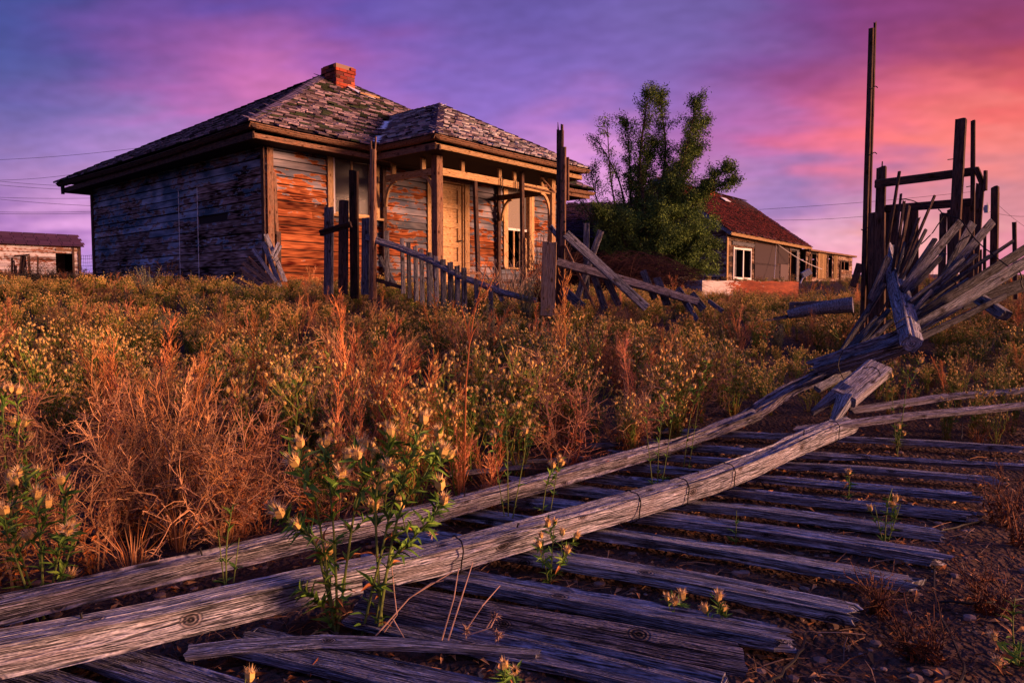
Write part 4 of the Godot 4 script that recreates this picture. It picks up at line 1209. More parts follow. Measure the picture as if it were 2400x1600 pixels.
func make_fallen_fence() -> void:
	var root := thing("fallen_fence_panel", "fallen picket fence lying flat in the foreground, two long rails over grey slats", "fence", Vector3(0.3, 0, -2.6))
	# front rail: a bowed four by four, pixel and distance of its centre line
	var rails := [
		["rail", 0.098, 0.092, [[-60, 1545, 1.66], [300, 1474, 1.83], [700, 1383, 2.1], [1000, 1318, 2.33], [1260, 1247, 2.6], [1480, 1186, 2.9], [1700, 1115, 3.3], [1880, 1037, 3.85], [1992, 993, 4.2]]],
		["rail", 0.085, 0.07, [[-60, 1447, 1.98], [250, 1372, 2.16], [520, 1309, 2.38], [760, 1253, 2.62], [1020, 1199, 2.9], [1300, 1121, 3.33], [1520, 1063, 3.8], [1640, 1023, 4.15], [1780, 970, 4.6]]]]
	var fronts := []
	for k in 2:
		var r = rails[k]
		var path := PackedVector3Array()
		for q in r[3]: path.push_back(at(q[0], q[1], q[2]))
		var smooth := PackedVector3Array()
		for i in path.size() - 1:
			for j in 4:
				smooth.push_back(path[i].cubic_interpolate(path[i + 1], path[maxi(i - 1, 0)], path[mini(i + 2, path.size() - 1)], j / 4.0))
		smooth.push_back(path[-1])
		fronts.append(smooth)
		var b := Shape.new()
		b.col = Color(1.02, 0.98, 0.98) if k == 0 else Color(0.86, 0.8, 0.8)
		timber(b, smooth, Vector3(0.06, 1, 0.05), r[1], r[2], -1, -1, 170, 14, 0.0055 if k == 0 else 0.008, 0.03, 1.6)
		put("rail", b, M.grey, root)
	# nails that stand up from the rails
	for q in [[0, 3], [0, 9], [0, 15], [0, 23], [0, 28], [1, 7], [1, 12], [1, 17], [1, 24]]:
		var p: Vector3 = fronts[q[0]][q[1]] + Vector3(rf(-0.02, 0.02), 0.04, rf(-0.02, 0.02))
		nail(p, Vector3(rf(-0.4, 0.4), 1, rf(-0.2, 0.2)).normalized(), root, rf(0.012, 0.03))
	# wires tied round the front rail
	for i in [13, 20, 22, 24, 30]:
		var c: Vector3 = fronts[0][i]
		var ax: Vector3 = (fronts[0][i + 1] - fronts[0][i - 1]).normalized()
		var side := ax.cross(Vector3.UP).normalized()
		var loop := PackedVector3Array()
		for a in 9:
			var t := deg_to_rad(-65.0 + a * 31.0)
			var sq := 0.058 / maxf(absf(cos(t)), absf(sin(t))) * 0.95
			loop.push_back(c + side * cos(t) * sq + Vector3(0, sin(t) * sq, 0) + ax * (a - 4) * 0.006)
		wire_run("wire_tie", loop, 0.0026, root)
	# slats: pixel ends of the top face's middle line, wide in metres, tone
	var slats := [
		[1560, 1010, 2391, 1052, 0.055, 0.8], [1520, 1042, 2430, 1098, 0.05, 0.75], [1430, 1063, 2322, 1125, 0.06, 0.72], [1390, 1085, 2290, 1166, 0.075, 0.78],
		[1300, 1110, 2282, 1212, 0.07, 0.74], [1190, 1128, 2205, 1254, 0.085, 0.9], [1120, 1158, 2190, 1308, 0.085, 0.82], [1030, 1195, 2130, 1366, 0.09, 0.95],
		[930, 1247, 1990, 1436, 0.105, 1.2], [840, 1320, 1840, 1497, 0.12, 0.7]]
	for s in slats:
		var h := 0.04
		var d0: float = depth_at(s[0], s[1], h)
		var d1: float = depth_at(s[2], s[3], h)
		var p := at(s[0], s[1], d0)
		var q := at(s[2], s[3], d1)
		var b := Shape.new()
		var tn: float = s[5] * 1.12
		b.col = Color(tn, tn * 0.99, tn * 1.06)
		var m1 := p.lerp(q, rf(0.3, 0.45)) + Vector3(rf(-0.008, 0.008), rf(-0.006, 0.008), rf(-0.01, 0.01))
		var m2 := p.lerp(q, rf(0.6, 0.8)) + Vector3(rf(-0.008, 0.008), rf(-0.006, 0.01), rf(-0.01, 0.01))
		timber(b, PackedVector3Array([p, m1, m2, q]), Vector3(rf(-0.1, 0.1), 1, rf(-0.08, 0.1)), s[4] * rf(1.0, 1.25), 0.042, s[4] * rf(1.0, 1.25), 0.04, 60, 14, 0.006, 0.03, 1.6)
		put("picket", b, M.grey, root)
	# one slat on edge and the deeply grooved wide one
	var e := Shape.new()
	e.col = Color(0.42, 0.38, 0.42)
	timber(e, PackedVector3Array([at(850, 1392, 2.05), at(1735, 1556, depth_at(1735, 1556, 0.02))]), Vector3(-0.35, 0.55, 0.75), 0.1, 0.028, -1, -1, 40, 8, 0.005, 0.012, 1.0)
	put("picket", e, M.grey, root)
	var g := Shape.new()
	g.col = Color(0.66, 0.64, 0.72)
	timber(g, PackedVector3Array([at(830, 1432, depth_at(830, 1432, 0.05)), at(1690, 1625, depth_at(1690, 1625, 0.04))]), Vector3(0.02, 1, 0.12), 0.15, 0.034, -1, -1, 60, 18, 0.008, 0.012, 1.0)
	put("picket", g, M.grey, root)
	for s in [[120, 1500, 560, 1640, 0.13], [-60, 1560, 330, 1680, 0.12], [560, 1500, 1180, 1640, 0.14]]:
		var b := Shape.new()
		b.col = Color(0.55, 0.56, 0.68)
		timber(b, PackedVector3Array([at(s[0], s[1], depth_at(s[0], s[1], 0.03)), at(s[2], s[3], depth_at(s[2], s[3], 0.03))]), Vector3(0, 1, 0.05), s[4], 0.03, -1, -1, 30, 12, 0.005, 0.012, 1.0)
		put("picket", b, M.grey, root)
	# slats that stick out beyond the rear rail
	for s in [[1050, 1112, 1240, 1094, 0.05], [1380, 1045, 1560, 1030, 0.05], [1180, 1085, 1330, 1076, 0.045], [1450, 1020, 1600, 1008, 0.05]]:
		var b := Shape.new()
		b.col = Color(0.6, 0.55, 0.58)
		timber(b, PackedVector3Array([at(s[0], s[1], depth_at(s[0], s[1], 0.05)), at(s[2], s[3], depth_at(s[2], s[3], 0.05))]), Vector3.UP, s[4], 0.025, -1, -1, 8, 5, 0.004, 0.01, 1.0)
		put("picket", b, M.grey, root)
	# a loose tapering slat on top, nearest to the camera
	var f := Shape.new()
	f.col = Color(0.84, 0.86, 1.0)
	var path := PackedVector3Array()
	for q in [[438, 1532, 1.86], [560, 1516, 1.87], [760, 1504, 1.88], [960, 1512, 1.86], [1130, 1524, 1.84], [1262, 1536, 1.82]]: path.push_back(at(q[0], q[1], q[2]))
	timber(f, path, Vector3(0, 1, 0.28), 0.056, 0.022, 0.03, 0.02, 60, 10, 0.003, 0.008, 1.0)
	var loose := put("loose_picket", f, M.grey)
	tag(loose, "pale blue-grey tapering slat lying loose across the front of the fallen fence", "slat")

func depth_at(px: float, py: float, h: float) -> float:   # how far the sight line runs until it is h above the ground
	var d := 1.0
	for i in 400:
		var p := at(px, py, d)
		if p.y < gh(p.x, d) + h: return d
		d += 0.02
	return d

func make_broken_rails() -> void:   # where the fallen fence breaks and climbs to the pile
	var c := Shape.new()
	c.col = Color(1.0, 0.96, 0.97)
	var m := at(2048, 858, 4.5)
	var split := thing("split_beam", "short pale beam with a forked split end leaning on the front rail's end", "beam", Vector3(m.x, gh(m.x, 4.5), m.z))
	lean(c, 2062, 862, 4.62, 1976, 934, 4.3, 62, 0.075, 0.5, 0.005, 8)
	put("beam", c, M.grey, split)
	wood_piece("prong", M.grey, split, 0.95, 1985, 905, 4.36, 1904, 968, 4.3, 24, 0.05, 0.4, 0.004, 0.45)
	wood_piece("prong", M.grey, split, 1.05, 1984, 930, 4.3, 1950, 1003, 4.12, 27, 0.06, 0.5, 0.004, 0.5)
	var loop := PackedVector3Array()
	for q in [[2024, 863, 4.5], [2044, 860, 4.46], [2058, 866, 4.42], [2063, 876, 4.4]]: loop.push_back(at(q[0], q[1], q[2] - 0.04))
	wire_run("wire_tie", loop, 0.003, split)
	m = at(2030, 822, 4.9)
	var rot := thing("rotten_beam", "splintered rotting beam lying across the split beam below the leaning post", "beam", Vector3(m.x, gh(m.x, 4.9), m.z))
	var r := Shape.new()
	r.col = Color(0.72, 0.66, 0.68)
	timber(r, PackedVector3Array([at(1912, 868, 5.0), at(2000, 838, 4.88), at(2124, 796, 4.75)]), Vector3(-0.1, 0.8, 0.5), 0.12, 0.12, 0.14, 0.125, 60, 14, 0.013, 0.05, 2.0)
	put("beam", r, M.grey, rot)
	loop = PackedVector3Array()
	for q in [[1976, 822, 4.8], [1968, 840, 4.78], [1966, 862, 4.76], [1978, 888, 4.8]]: loop.push_back(at(q[0], q[1], q[2]))
	wire_run("wire_tie", loop, 0.003, rot)
	tag(wood_piece("slat_end", M.grey, null, 0.6, 1990, 872, 5.0, 1916, 912, 4.7, 20, 0.03, 0.4), "dark slat end poking out beneath the rotten beam", "slat")
	var rough := Shape.new()
	rough.col = Color(0.75, 0.68, 0.72)
	timber(rough, PackedVector3Array([at(1752, 978, 4.62), at(1850, 915, 4.8), at(1932, 876, 5.0)]), Vector3(-0.1, 1, 0.3), 0.1, 0.08, -1, -1, 30, 10, 0.011, 0.03, 1.5)
	tag(put("broken_rail", rough, M.grey), "ragged rail end rising from the rear rail into the weeds", "rail")
	# two long thin rails that run off to the right
	var k := 0
	for q in [[1990, 962, 4.35, 2440, 912, 4.8, "upper of two thin rails running off past the split beam"], [1870, 1010, 4.0, 2440, 946, 4.45, "lower of two thin rails running off past the split beam"]]:
		var b := Shape.new()
		b.col = Color(0.74, 0.68, 0.76)
		timber(b, PackedVector3Array([at(q[0], q[1], q[2]), at((q[0] + q[3]) * 0.5, (q[1] + q[4]) * 0.5 - 6, (q[2] + q[5]) * 0.5), at(q[3], q[4], q[5])]), Vector3(0, 1, 0.5), 0.05, 0.035, -1, -1, 60, 7, 0.006, 0.02, 1.0)
		tag(put("thin_rail", b, M.grey), q[6], "rail")
		k += 1

func make_slat_pile() -> void:
	var base := on_ground(2130, 760, 5.4)
	var root := thing("collapsed_slat_fan", "collapsed wired picket fence fanning upward to the right of the tall dark post", "fence", base)
	# [tone, x, y, d (outer end), x, y, d (inner end), pixels wide, dark?]
	for q in [
		[0.9, 2109, 401, 6.1, 2074, 620, 5.9, 8, 1], [1.0, 2113, 453, 6.0, 2092, 640, 5.8, 7, 1], [1.1, 2121, 471, 6.0, 2096, 650, 5.8, 8, 1], [0.9, 2132, 483, 6.1, 2098, 660, 5.8, 10, 1],
		[1.1, 2154, 510, 6.0, 2102, 665, 5.7, 9, 1], [1.3, 2192, 459, 6.0, 2106, 660, 5.6, 7, 1], [0.6, 2171, 539, 5.9, 2110, 660, 5.6, 8, 0], [0.55, 2122, 568, 5.9, 2103, 640, 5.7, 7, 0],
		[0.6, 2192, 560, 5.8, 2122, 668, 5.5, 11, 0], [0.8, 2253, 520, 5.8, 2122, 674, 5.3, 17, 0], [0.5, 2214, 592, 5.8, 2126, 690, 5.4, 11, 0], [0.85, 2282, 522, 5.9, 2200, 675, 5.6, 17, 0],
		[0.85, 2328, 519, 5.8, 2196, 676, 5.4, 17, 0], [0.8, 2260, 606, 5.5, 2134, 712, 5.1, 11, 0], [0.7, 2289, 597, 5.6, 2140, 722, 5.1, 10, 0], [1.0, 2185, 682, 5.2, 2140, 730, 5.0, 10, 0],
		[0.5, 2375, 565, 5.6, 2190, 690, 5.2, 8, 0], [0.42, 2440, 562, 5.6, 2150, 742, 5.0, 21, 0], [1.0, 2450, 588, 5.3, 2150, 768, 4.75, 24, 0], [0.42, 2358, 694, 5.0, 2156, 792, 4.6, 14, 0],
		[0.4, 2440, 655, 5.5, 2270, 706, 5.3, 28, 0], [0.6, 2083, 604, 5.6, 2044, 694, 5.3, 14, 0], [0.62, 2073, 664, 5.4, 1981, 812, 5.1, 11, 0], [1.1, 2070, 682, 5.35, 2004, 792, 5.1, 4, 2],
		[0.9, 2083, 700, 5.4, 2066, 730, 5.3, 6, 2], [0.75, 2085, 724, 5.2, 2012, 812, 5.0, 11, 0], [0.8, 2090, 752, 5.1, 2022, 814, 4.95, 11, 0], [0.6, 2060, 745, 5.2, 1990, 818, 5.0, 13, 0],
		[0.5, 2240, 640, 5.5, 2135, 706, 5.3, 9, 0], [0.5, 2210, 560, 6.0, 2116, 672, 5.7, 7, 0], [0.5, 2320, 600, 5.7, 2160, 716, 5.3, 9, 0], [0.8, 2205, 650, 5.3, 2140, 700, 5.1, 7, 0], [0.9, 2270, 655, 5.3, 2150, 735, 5.0, 8, 0]]:
		var mat: Material = M.dark if q[8] == 1 else (M.brown if q[8] == 2 else M.grey)
		wood_piece("picket", mat, root, q[0] * (1.5 if q[8] == 1 else 0.54), q[1], q[2], q[3], q[4], q[5], q[6], q[7] * (1.25 if q[8] == 0 else 1.0), 0.022, rf(-0.4, 0.4) - 0.2, 0.004, 1.0, 0.05)
	for q in [[1690, 640, 2230, 600]]: pass
	# wires woven through the fan
	for w in [[[2200, 490, 5.7], [2217, 503, 5.65], [2253, 516, 5.6], [2287, 560, 5.5], [2330, 598, 5.4], [2364, 624, 5.3]], [[2212, 506, 5.7], [2186, 545, 5.75], [2160, 572, 5.8]], [[2249, 566, 5.6], [2272, 552, 5.5]],
			[[2232, 655, 5.2], [2242, 664, 5.2], [2247, 674, 5.15]], [[2110, 467, 5.9], [2130, 468, 5.9], [2162, 478, 5.9], [2180, 486, 5.85]], [[2390, 634, 5.1], [2396, 650, 5.1], [2394, 662, 5.1], [2398, 676, 5.1]]]:
		var p := PackedVector3Array()
		for q in w: p.push_back(at(q[0], q[1], q[2] - 0.05))
		wire_run("wire", p, 0.0045, root, 0.002)
	# the grey squared post that leans out of the pile towards the camera
	var lp := Shape.new()
	lp.col = Color(0.98, 0.98, 1.06)
	lean(lp, 2085, 583, 6.6, 2136, 806, 4.5, 34, 0.11, 0.75, 0.004, 10)
	var pb := at(2122, 792, 4.72)
	var post := thing("leaning_post", "pale squared post leaning away over the slats, wired at its near end", "post", Vector3(pb.x, gh(pb.x, 4.7), pb.z))
	put("shaft", lp, M.grey, post)
	for q in [[[2086, 770, 4.75], [2104, 756, 4.72], [2128, 742, 4.8], [2146, 752, 4.85]], [[2089, 782, 4.68], [2106, 770, 4.66], [2132, 757, 4.74], [2152, 772, 4.78]]]:
		var p := PackedVector3Array()
		for r in q: p.push_back(at(r[0], r[1], r[2] - 0.03))
		wire_run("wire_tie", p, 0.0035, post)
	var chunk := wood_piece("timber_offcut", M.grey, null, 0.62, 2296, 698, 5.1, 2358, 740, 4.85, 26, 0.07, 0.3, 0.003)
	tag(chunk, "short squared offcut hanging below the dark slats at the right edge", "timber")

func make_posts() -> void:
	# tall twin-plank mast
	var b0 := on_ground(2024, 780, 5.9)
	var mast := thing("tall_mast_post", "very tall dark mast made of two planks rising high above the slat pile", "post", b0)
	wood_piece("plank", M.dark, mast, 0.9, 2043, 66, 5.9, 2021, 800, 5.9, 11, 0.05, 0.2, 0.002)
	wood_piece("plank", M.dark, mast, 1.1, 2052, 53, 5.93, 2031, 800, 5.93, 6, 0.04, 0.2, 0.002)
	for q in [[360, 2046], [205, 2048], [537, 2030]]:
		var w := PackedVector3Array()
		for k in 6: w.push_back(at(q[1] - 11 + k * 4.2, q[0] + sin(k * 1.3) * 3.0, 5.84))
		wire_run("wire_tie", w, 0.004, mast)
	var list := [
		["squat_post", "squat wide dark post with orange lit edge, against the tall mast", "post", 1.0, 2057, 498, 5.8, 2056, 800, 5.8, 36, 0.1],
		["loading_chute_post", "dark post with a spike on top, left end of the raised crossbeams", "post", 1.0, 2067, 392, 7.6, 2058, 700, 7.6, 21, 0.09],
		["thick_leaning_post", "thick dark post leaning right, rising through both crossbeams", "post", 1.0, 2254, 279, 6.9, 2228, 720, 6.9, 23, 0.09],
		["thin_straight_post", "thin dark straight post just right of the thick leaning one", "post", 1.1, 2282, 282, 6.95, 2278, 720, 6.95, 10, 0.04],
		["grey_edged_post", "dark post with grey edge below the splintered crossbeam end", "post", 1.3, 2299, 430, 7.3, 2278, 720, 7.3, 18, 0.05],
		["outer_post", "square dark post beside the hanging grey transformer", "post", 0.9, 2333, 438, 7.5, 2330, 720, 7.5, 16, 0.09],
		["pointed_stake", "lone pointed dark stake at the right, beyond the slat tips", "stake", 0.9, 2378, 520, 8.6, 2382, 700, 8.6, 9, 0.05],
		["knotty_round_stake", "grey knotty stake standing behind the widest slat tip", "stake", 1.8, 2212, 500, 6.9, 2206, 720, 6.9, 15, 0.06]]
	for q in list:
		var p := on_ground(q[7], q[8], q[9])
		var o := thing(q[0], q[1], q[2], p)
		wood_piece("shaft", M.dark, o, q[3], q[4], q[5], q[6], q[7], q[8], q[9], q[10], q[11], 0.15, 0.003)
		if q[0] == "loading_chute_post":
			var n := Shape.new()
			n.tube(PackedVector3Array([at(2068, 396, 7.6), at(2069, 378, 7.6)]), 0.008, 0.006, 5, true)
			put("spike", n, M.iron, o)
	for q in [[2136, 488, 7.9, 2137, 720, 7.9, 32, "wide dark plank upright behind the slats, below the lower crossbeam"], [2090, 485, 7.9, 2092, 720, 7.9, 28, "dark plank upright behind the squat post"], [2262, 470, 7.6, 2262, 720, 7.6, 22, "dark upright plank between the leaning post and the thin post"], [2228, 490, 7.7, 2230, 720, 7.7, 14, "narrow dark plank hidden behind the leaning post"],
			[2310, 540, 8.2, 2308, 720, 8.2, 7, "short thin stake left of the square outer post"], [2298, 585, 8.3, 2297, 720, 8.3, 9, "short stake low behind the slats under the grey-edged post"]]:
		tag(wood_piece("upright_plank", M.dark, null, 0.9, q[0], q[1], q[2], q[3], q[4], q[5], q[6], 0.04, 0.1), q[7], "plank")
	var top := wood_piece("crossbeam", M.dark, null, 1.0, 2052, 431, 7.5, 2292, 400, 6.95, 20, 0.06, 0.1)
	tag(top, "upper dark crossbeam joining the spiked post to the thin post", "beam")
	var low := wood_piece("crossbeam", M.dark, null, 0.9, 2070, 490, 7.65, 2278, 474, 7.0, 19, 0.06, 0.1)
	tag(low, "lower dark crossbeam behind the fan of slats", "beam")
	for q in [[2289, 393, 6.9, 2304, 432, 6.9, 13, "splintered crossbeam stub slanting down right of the thin post"], [2312, 400, 6.85, 2311, 447, 6.85, 11, "upright splintered block at the tip of the crossbeam stub"]]:
		tag(wood_piece("splintered_stub", M.dark, null, 1.6, q[0], q[1], q[2], q[3], q[4], q[5], q[6], 0.05, 0.3, 0.012), q[3 + 4], "timber")
	for q in [[2222, 374, 2240, 372], [2266, 438, 2276, 436]]:
		var n := Shape.new()
		n.tube(PackedVector3Array([at(q[0], q[1], 6.9), at(q[2], q[3], 6.95)]), 0.004, 0.004, 4)
		tag(put("bent_nail", n, M.iron), "long nail sticking left out of the %s post" % ("thick leaning" if q[0] == 2222 else "thin straight"), "nail")
	# transformer on a far pole, and its lines
	var tr := Shape.new()
	var c := at(2313.5, 489, 42.0)
	tr.tube(PackedVector3Array([c - Vector3(0, 0.22, 0), c + Vector3(0, 0.2, 0)]), 0.125, 0.125, 12, true)
	tr.tube(PackedVector3Array([c + Vector3(0.03, 0.2, 0), c + Vector3(0.03, 0.34, 0)]), 0.03, 0.02, 6, true)
	tr.box(c + Vector3(-0.14, 0, 0), Vector3(0.03, 0, 0), Vector3(0, 0.1, 0), Vector3(0, 0, 0.03))
	var pole_at := on_ground(2330, 700, 42.3)
	var pole := thing("utility_pole", "distant utility pole hidden by the outer post, with a grey transformer can", "pole", pole_at)
	put("transformer", tr, M.grey_can, pole)
	var sh := Shape.new()
	sh.tube(PackedVector3Array([pole_at, Vector3(pole_at.x, at(2330, 452, 42.3).y, pole_at.z)]), 0.12, 0.1, 8, true)
	put("shaft", sh, M.dark, pole)

func make_gate_fence() -> void:
	# left gate: posts and planks, about nine and a half metres away
	var zz := 9.5
	for q in [["gate_plank", M.grey, 0.5, 771, 485, 770, 690, 24, "weathered grey plank upright at the left end of the gate"], ["gate_plank", M.dark, 2.2, 806, 470, 803, 690, 25, "dark plank upright beside the black gate post"],
			["gate_post", M.dark, 0.35, 829, 401, 831, 700, 20, "black square gate post standing before the side window"], ["gate_plank", M.grey, 0.55, 857, 510, 855, 690, 20, "short broken grey plank between black post and split pole"],
			["split_pole", M.brown, 1.25, 875, 350, 873, 700, 13, "tall reddish pole with a split top at the gate"]]:
		var p := on_ground(q[5], q[6], zz)
		var o := thing(q[0], q[8], "post" if "po" in q[0] else "plank", p)
		wood_piece("shaft", q[1], o, q[2], q[3], q[4], zz, q[5], q[6], zz, q[7], 0.09 if "po" in q[0] else 0.03, 0.35, 0.004)
		if q[0] == "split_pole":
			wood_piece("splinter", M.brown, o, 1.25, 880, 321, zz, 878, 372, zz, 5, 0.03, 0.3, 0.004)
			wood_piece("splinter", M.brown, o, 1.1, 869, 330, zz, 871, 372, zz, 6, 0.03, 0.3, 0.004)
		zz -= 0.06
	tag(wood_piece("gate_bar", M.dark, null, 0.5, 750, 546, 9.3, 822, 525, 9.2, 15, 0.04, 0.2), "short black bar nailed level across the gate planks", "bar")
	tag(wood_piece("gate_plank", M.brown, null, 0.9, 878, 405, 9.4, 880, 700, 9.4, 7, 0.03, 0.2), "thin orange plank just behind the split pole", "plank")
	# sagging picket section
	var root := thing("sagging_fence", "sagging picket fence section whose rail slopes down from the split pole", "fence", on_ground(1040, 690, 9.0))
	var rl := Shape.new()
	rl.col = Color(0.85, 0.78, 0.78)
	timber(rl, PackedVector3Array([at(858, 556, 9.3), at(930, 578, 9.2), at(1010, 611, 9.05), at(1090, 652, 8.9), at(1170, 683, 8.75), at(1258, 704, 8.6)]), Vector3(0, 0.7, 1), 0.1, 0.05, 0.075, 0.05, 40, 5, 0.007, 0.02, 1.0)
	put("rail", rl, M.grey, root)
	wood_piece("rail", M.dark, root, 1.4, 882, 655, 9.4, 950, 676, 9.3, 10, 0.04)
	for q in [[905, 542, 13, 0.6], [942, 558, 11, 0.8], [957, 568, 11, 0.35], [973, 576, 12, 0.9], [987, 584, 12, 0.7], [1006, 593, 16, 0.65], [1021, 600, 13, 0.9], [1038, 608, 15, 0.62], [1055, 615, 15, 0.55], [1071, 622, 14, 0.75], [1087, 627, 14, 0.7], [1116, 655, 12, 0.6], [1150, 672, 12, 0.7]]:
		var z: float = 9.35 - (q[0] - 900) * 0.0026
		wood_piece("picket", M.grey, root, q[3] * 0.8, q[0], q[1], z, q[0] + 3, q[1] + 130, z + 0.03, q[2], 0.022, 0.0, 0.003)
	wood_piece("picket", M.grey, root, 0.35, 890, 602, 9.45, 925, 668, 9.35, 12, 0.022)
	wood_piece("picket", M.grey, root, 0.75, 1160, 660, 8.8, 1178, 705, 8.75, 12, 0.022)
	# slats fanned out at the house corner
	var fan := thing("fanned_slats", "spread of loose slats still wired together at the house corner", "fence", on_ground(640, 665, 10.6))
	for q in [[623, 549, 668, 660, 11, 0.95], [617, 567, 656, 672, 12, 1.1], [593, 583, 646, 660, 10, 1.0], [580, 604, 640, 662, 10, 0.5], [568, 615, 632, 666, 10, 0.5], [561, 630, 610, 668, 10, 0.6], [546, 652, 600, 684, 13, 0.6], [652, 568, 636, 600, 7, 0.8], [658, 576, 640, 610, 7, 0.8]]:
		wood_piece("slat", M.grey if q[5] > 0.7 else M.brown, fan, q[5] * (1.2 if q[5] > 0.7 else 2.4), q[0], q[1], 10.7, q[2], q[3], 10.5, q[4], 0.022, rf(-0.2, 0.4), 0.003)
	wire_run("wire_tie", PackedVector3Array([at(646, 615, 10.4), at(652, 610, 10.4), at(656, 604, 10.45)]), 0.006, fan)
	# right post cluster
	var pc := thing("post_cluster", "tall clump of three spliced posts between porch and tree", "post", on_ground(1312, 705, 8.7))
	wood_piece("splinter", M.dark, pc, 2.0, 1308, 286, 8.75, 1310, 330, 8.75, 5, 0.03, 0.2, 0.004, 1.8)
	wood_piece("splinter", M.brown, pc, 1.2, 1318, 291, 8.74, 1318, 350, 8.74, 8, 0.03, 0.2, 0.006)
	wood_piece("plank", M.dark, pc, 2.2, 1313, 306, 8.75, 1310, 720, 8.75, 17, 0.05, 0.2, 0.004)
	wood_piece("plank", M.brown, pc, 1.2, 1321, 345, 8.7, 1319, 576, 8.7, 14, 0.05, 0.2, 0.005)
	wood_piece("plank", M.brown, pc, 1.3, 1331, 368, 8.76, 1331, 470, 8.76, 7, 0.03, 0.2, 0.003)
	wood_piece("plank", M.dark, pc, 1.8, 1320, 570, 8.72, 1318, 700, 8.72, 10, 0.05, 0.2, 0.004)
	for k in 7: nail(at(1318 + rf(-4, 6), 400 + k * 24, 8.66), Vector3(0, 0, 1), pc, 0.004, 0.008)
	tag(wood_piece("broad_board", M.trim, null, 0.95, 1288, 568, 8.5, 1284, 740, 8.5, 35, 0.03, 0.15, 0.003), "broad tan board standing at the foot of the post cluster", "board")
	var broken := thing("broken_picket_section", "long fallen rail with tilted pickets crossing below the tree", "fence", on_ground(1470, 690, 8.5))
	var r2 := Shape.new()
	r2.col = Color(0.72, 0.6, 0.6)
	timber(r2, PackedVector3Array([at(1305, 614, 8.6), at(1400, 640, 8.55), at(1500, 668, 8.5), at(1636, 708, 8.4)]), Vector3(0, 0.55, 1), 0.11, 0.05, 0.1, 0.05, 40, 5, 0.004, 0.01, 0.5)
	put("rail", r2, M.grey, broken)
	for q in [[1507, 634, 1535, 700, 17, 0.5, 8.6], [1540, 651, 1565, 715, 19, 0.5, 8.6], [1588, 677, 1620, 725, 19, 0.6, 8.55], [1620, 688, 1650, 725, 20, 0.55, 8.5], [1390, 640, 1418, 725, 17, 0.5, 8.65], [1420, 648, 1450, 715, 17, 0.4, 8.65], [1375, 523, 1374, 700, 15, 0.7, 8.8], [1409, 540, 1352, 700, 16, 0.75, 8.75]]:
		wood_piece("picket", M.grey, broken, q[5], q[0], q[1], q[6], q[2], q[3], q[6] - 0.05, q[4], 0.024, 0.1, 0.003)
	tag(wood_piece("fallen_plank", M.grey, null, 0.7, 1326, 548, 8.45, 1516, 722, 8.25, 22, 0.04, -0.4, 0.003), "long plank slanting from the post cluster down across the fallen rail", "plank")
	tag(wood_piece("thin_lath", M.brown, null, 2.0, 1323, 572, 8.7, 1395, 724, 8.55, 7, 0.02, 0.2), "thin tan lath slanting under the fallen rail", "lath")
	tag(wood_piece("low_plank", M.grey, null, 0.4, 1322, 680, 8.5, 1368, 722, 8.3, 24, 0.03, 0.5), "dark plank low on the ground beside the post cluster", "plank")
	tag(wood_piece("rail_stub", M.grey, null, 0.75, 1290, 530, 8.9, 1306, 552, 8.85, 12, 0.04, 0.3), "rounded grey rail stub poking out left of the post cluster", "rail")
	tag(wood_piece("loose_board", M.grey, null, 0.55, 1662, 706, 8.4, 1694, 730, 8.2, 12, 0.02, 0.5), "short grey board among the flowers past the fallen rail", "board")
	tag(wood_piece("loose_board", M.grey, null, 0.5, 1612, 712, 8.1, 1634, 750, 7.9, 13, 0.02, 0.5), "grey board end sunk in the weeds below the fallen rail", "board")
	# log and board beyond
	var lg := Shape.new()
	lg.col = Color(1.35, 1.22, 1.22)
	var lpth := PackedVector3Array()
	for k in 12:
		var f := k / 11.0
		lpth.push_back(at(lerpf(1848, 2000, f), lerpf(737, 714, f) - 3.0 * sin(f * PI), lerpf(8.0, 7.7, f)))
	lg.tube(lpth, 0.05, 0.085, 12, true)
	tag(put("fallen_log", lg, M.grey), "pale round log lying in the weeds left of the tall mast", "log")
	tag(wood_piece("grey_board", M.grey, null, 0.6, 1850, 716, 8.6, 1940, 712, 8.5, 17, 0.03, 0.2), "grey board on edge behind the pale log", "board")
	tag(wood_piece("long_slat", M.grey, null, 0.5, 1848, 741, 8.0, 1790, 752, 7.9, 9, 0.02, 0.2), "thin slat continuing from the pale log's low end", "slat")
	# wires of the fallen fence over the bare soil at the right
	var k := 0
	for w in [[[2160, 788], [2230, 789], [2282, 790], [2320, 770], [2360, 748], [2410, 728]], [[2160, 826], [2210, 836], [2284, 842], [2350, 836], [2400, 806]], [[2265, 740], [2282, 770], [2288, 842], [2265, 880], [2262, 905], [2258, 985], [2254, 1030]],
			[[2150, 884], [2200, 880], [2262, 905], [2340, 866], [2410, 860]], [[2195, 1270], [2192, 1400], [2210, 1450], [2260, 1560], [2240, 1610]], [[2195, 1410], [2300, 1412], [2410, 1404]], [[1885, 1480], [1880, 1520], [1830, 1580], [1790, 1600]], [[2205, 1245], [2270, 1228], [2310, 1220]]]:
		var p := PackedVector3Array()
		for q in w: p.push_back(at(q[0], q[1], depth_at(q[0], q[1], 0.12 if k < 4 else 0.02)))
		var o := wire_run("fence_wire", p, 0.004, null, 0.003)
		tag(o, ["top strand of bent black wire behind the thin rails", "second strand of black wire among the flowers", "rusty wire hanging down across the other strands", "lowest sagging wire strand above the thin rails", "black wire curling over bare soil past the slat ends", "straight black wire on bare soil at the right edge", "black wire bent over soil under the darkest slat's end", "short wire looped at the end of a middle slat"][k], "wire", "loose fence wire")
		k += 1

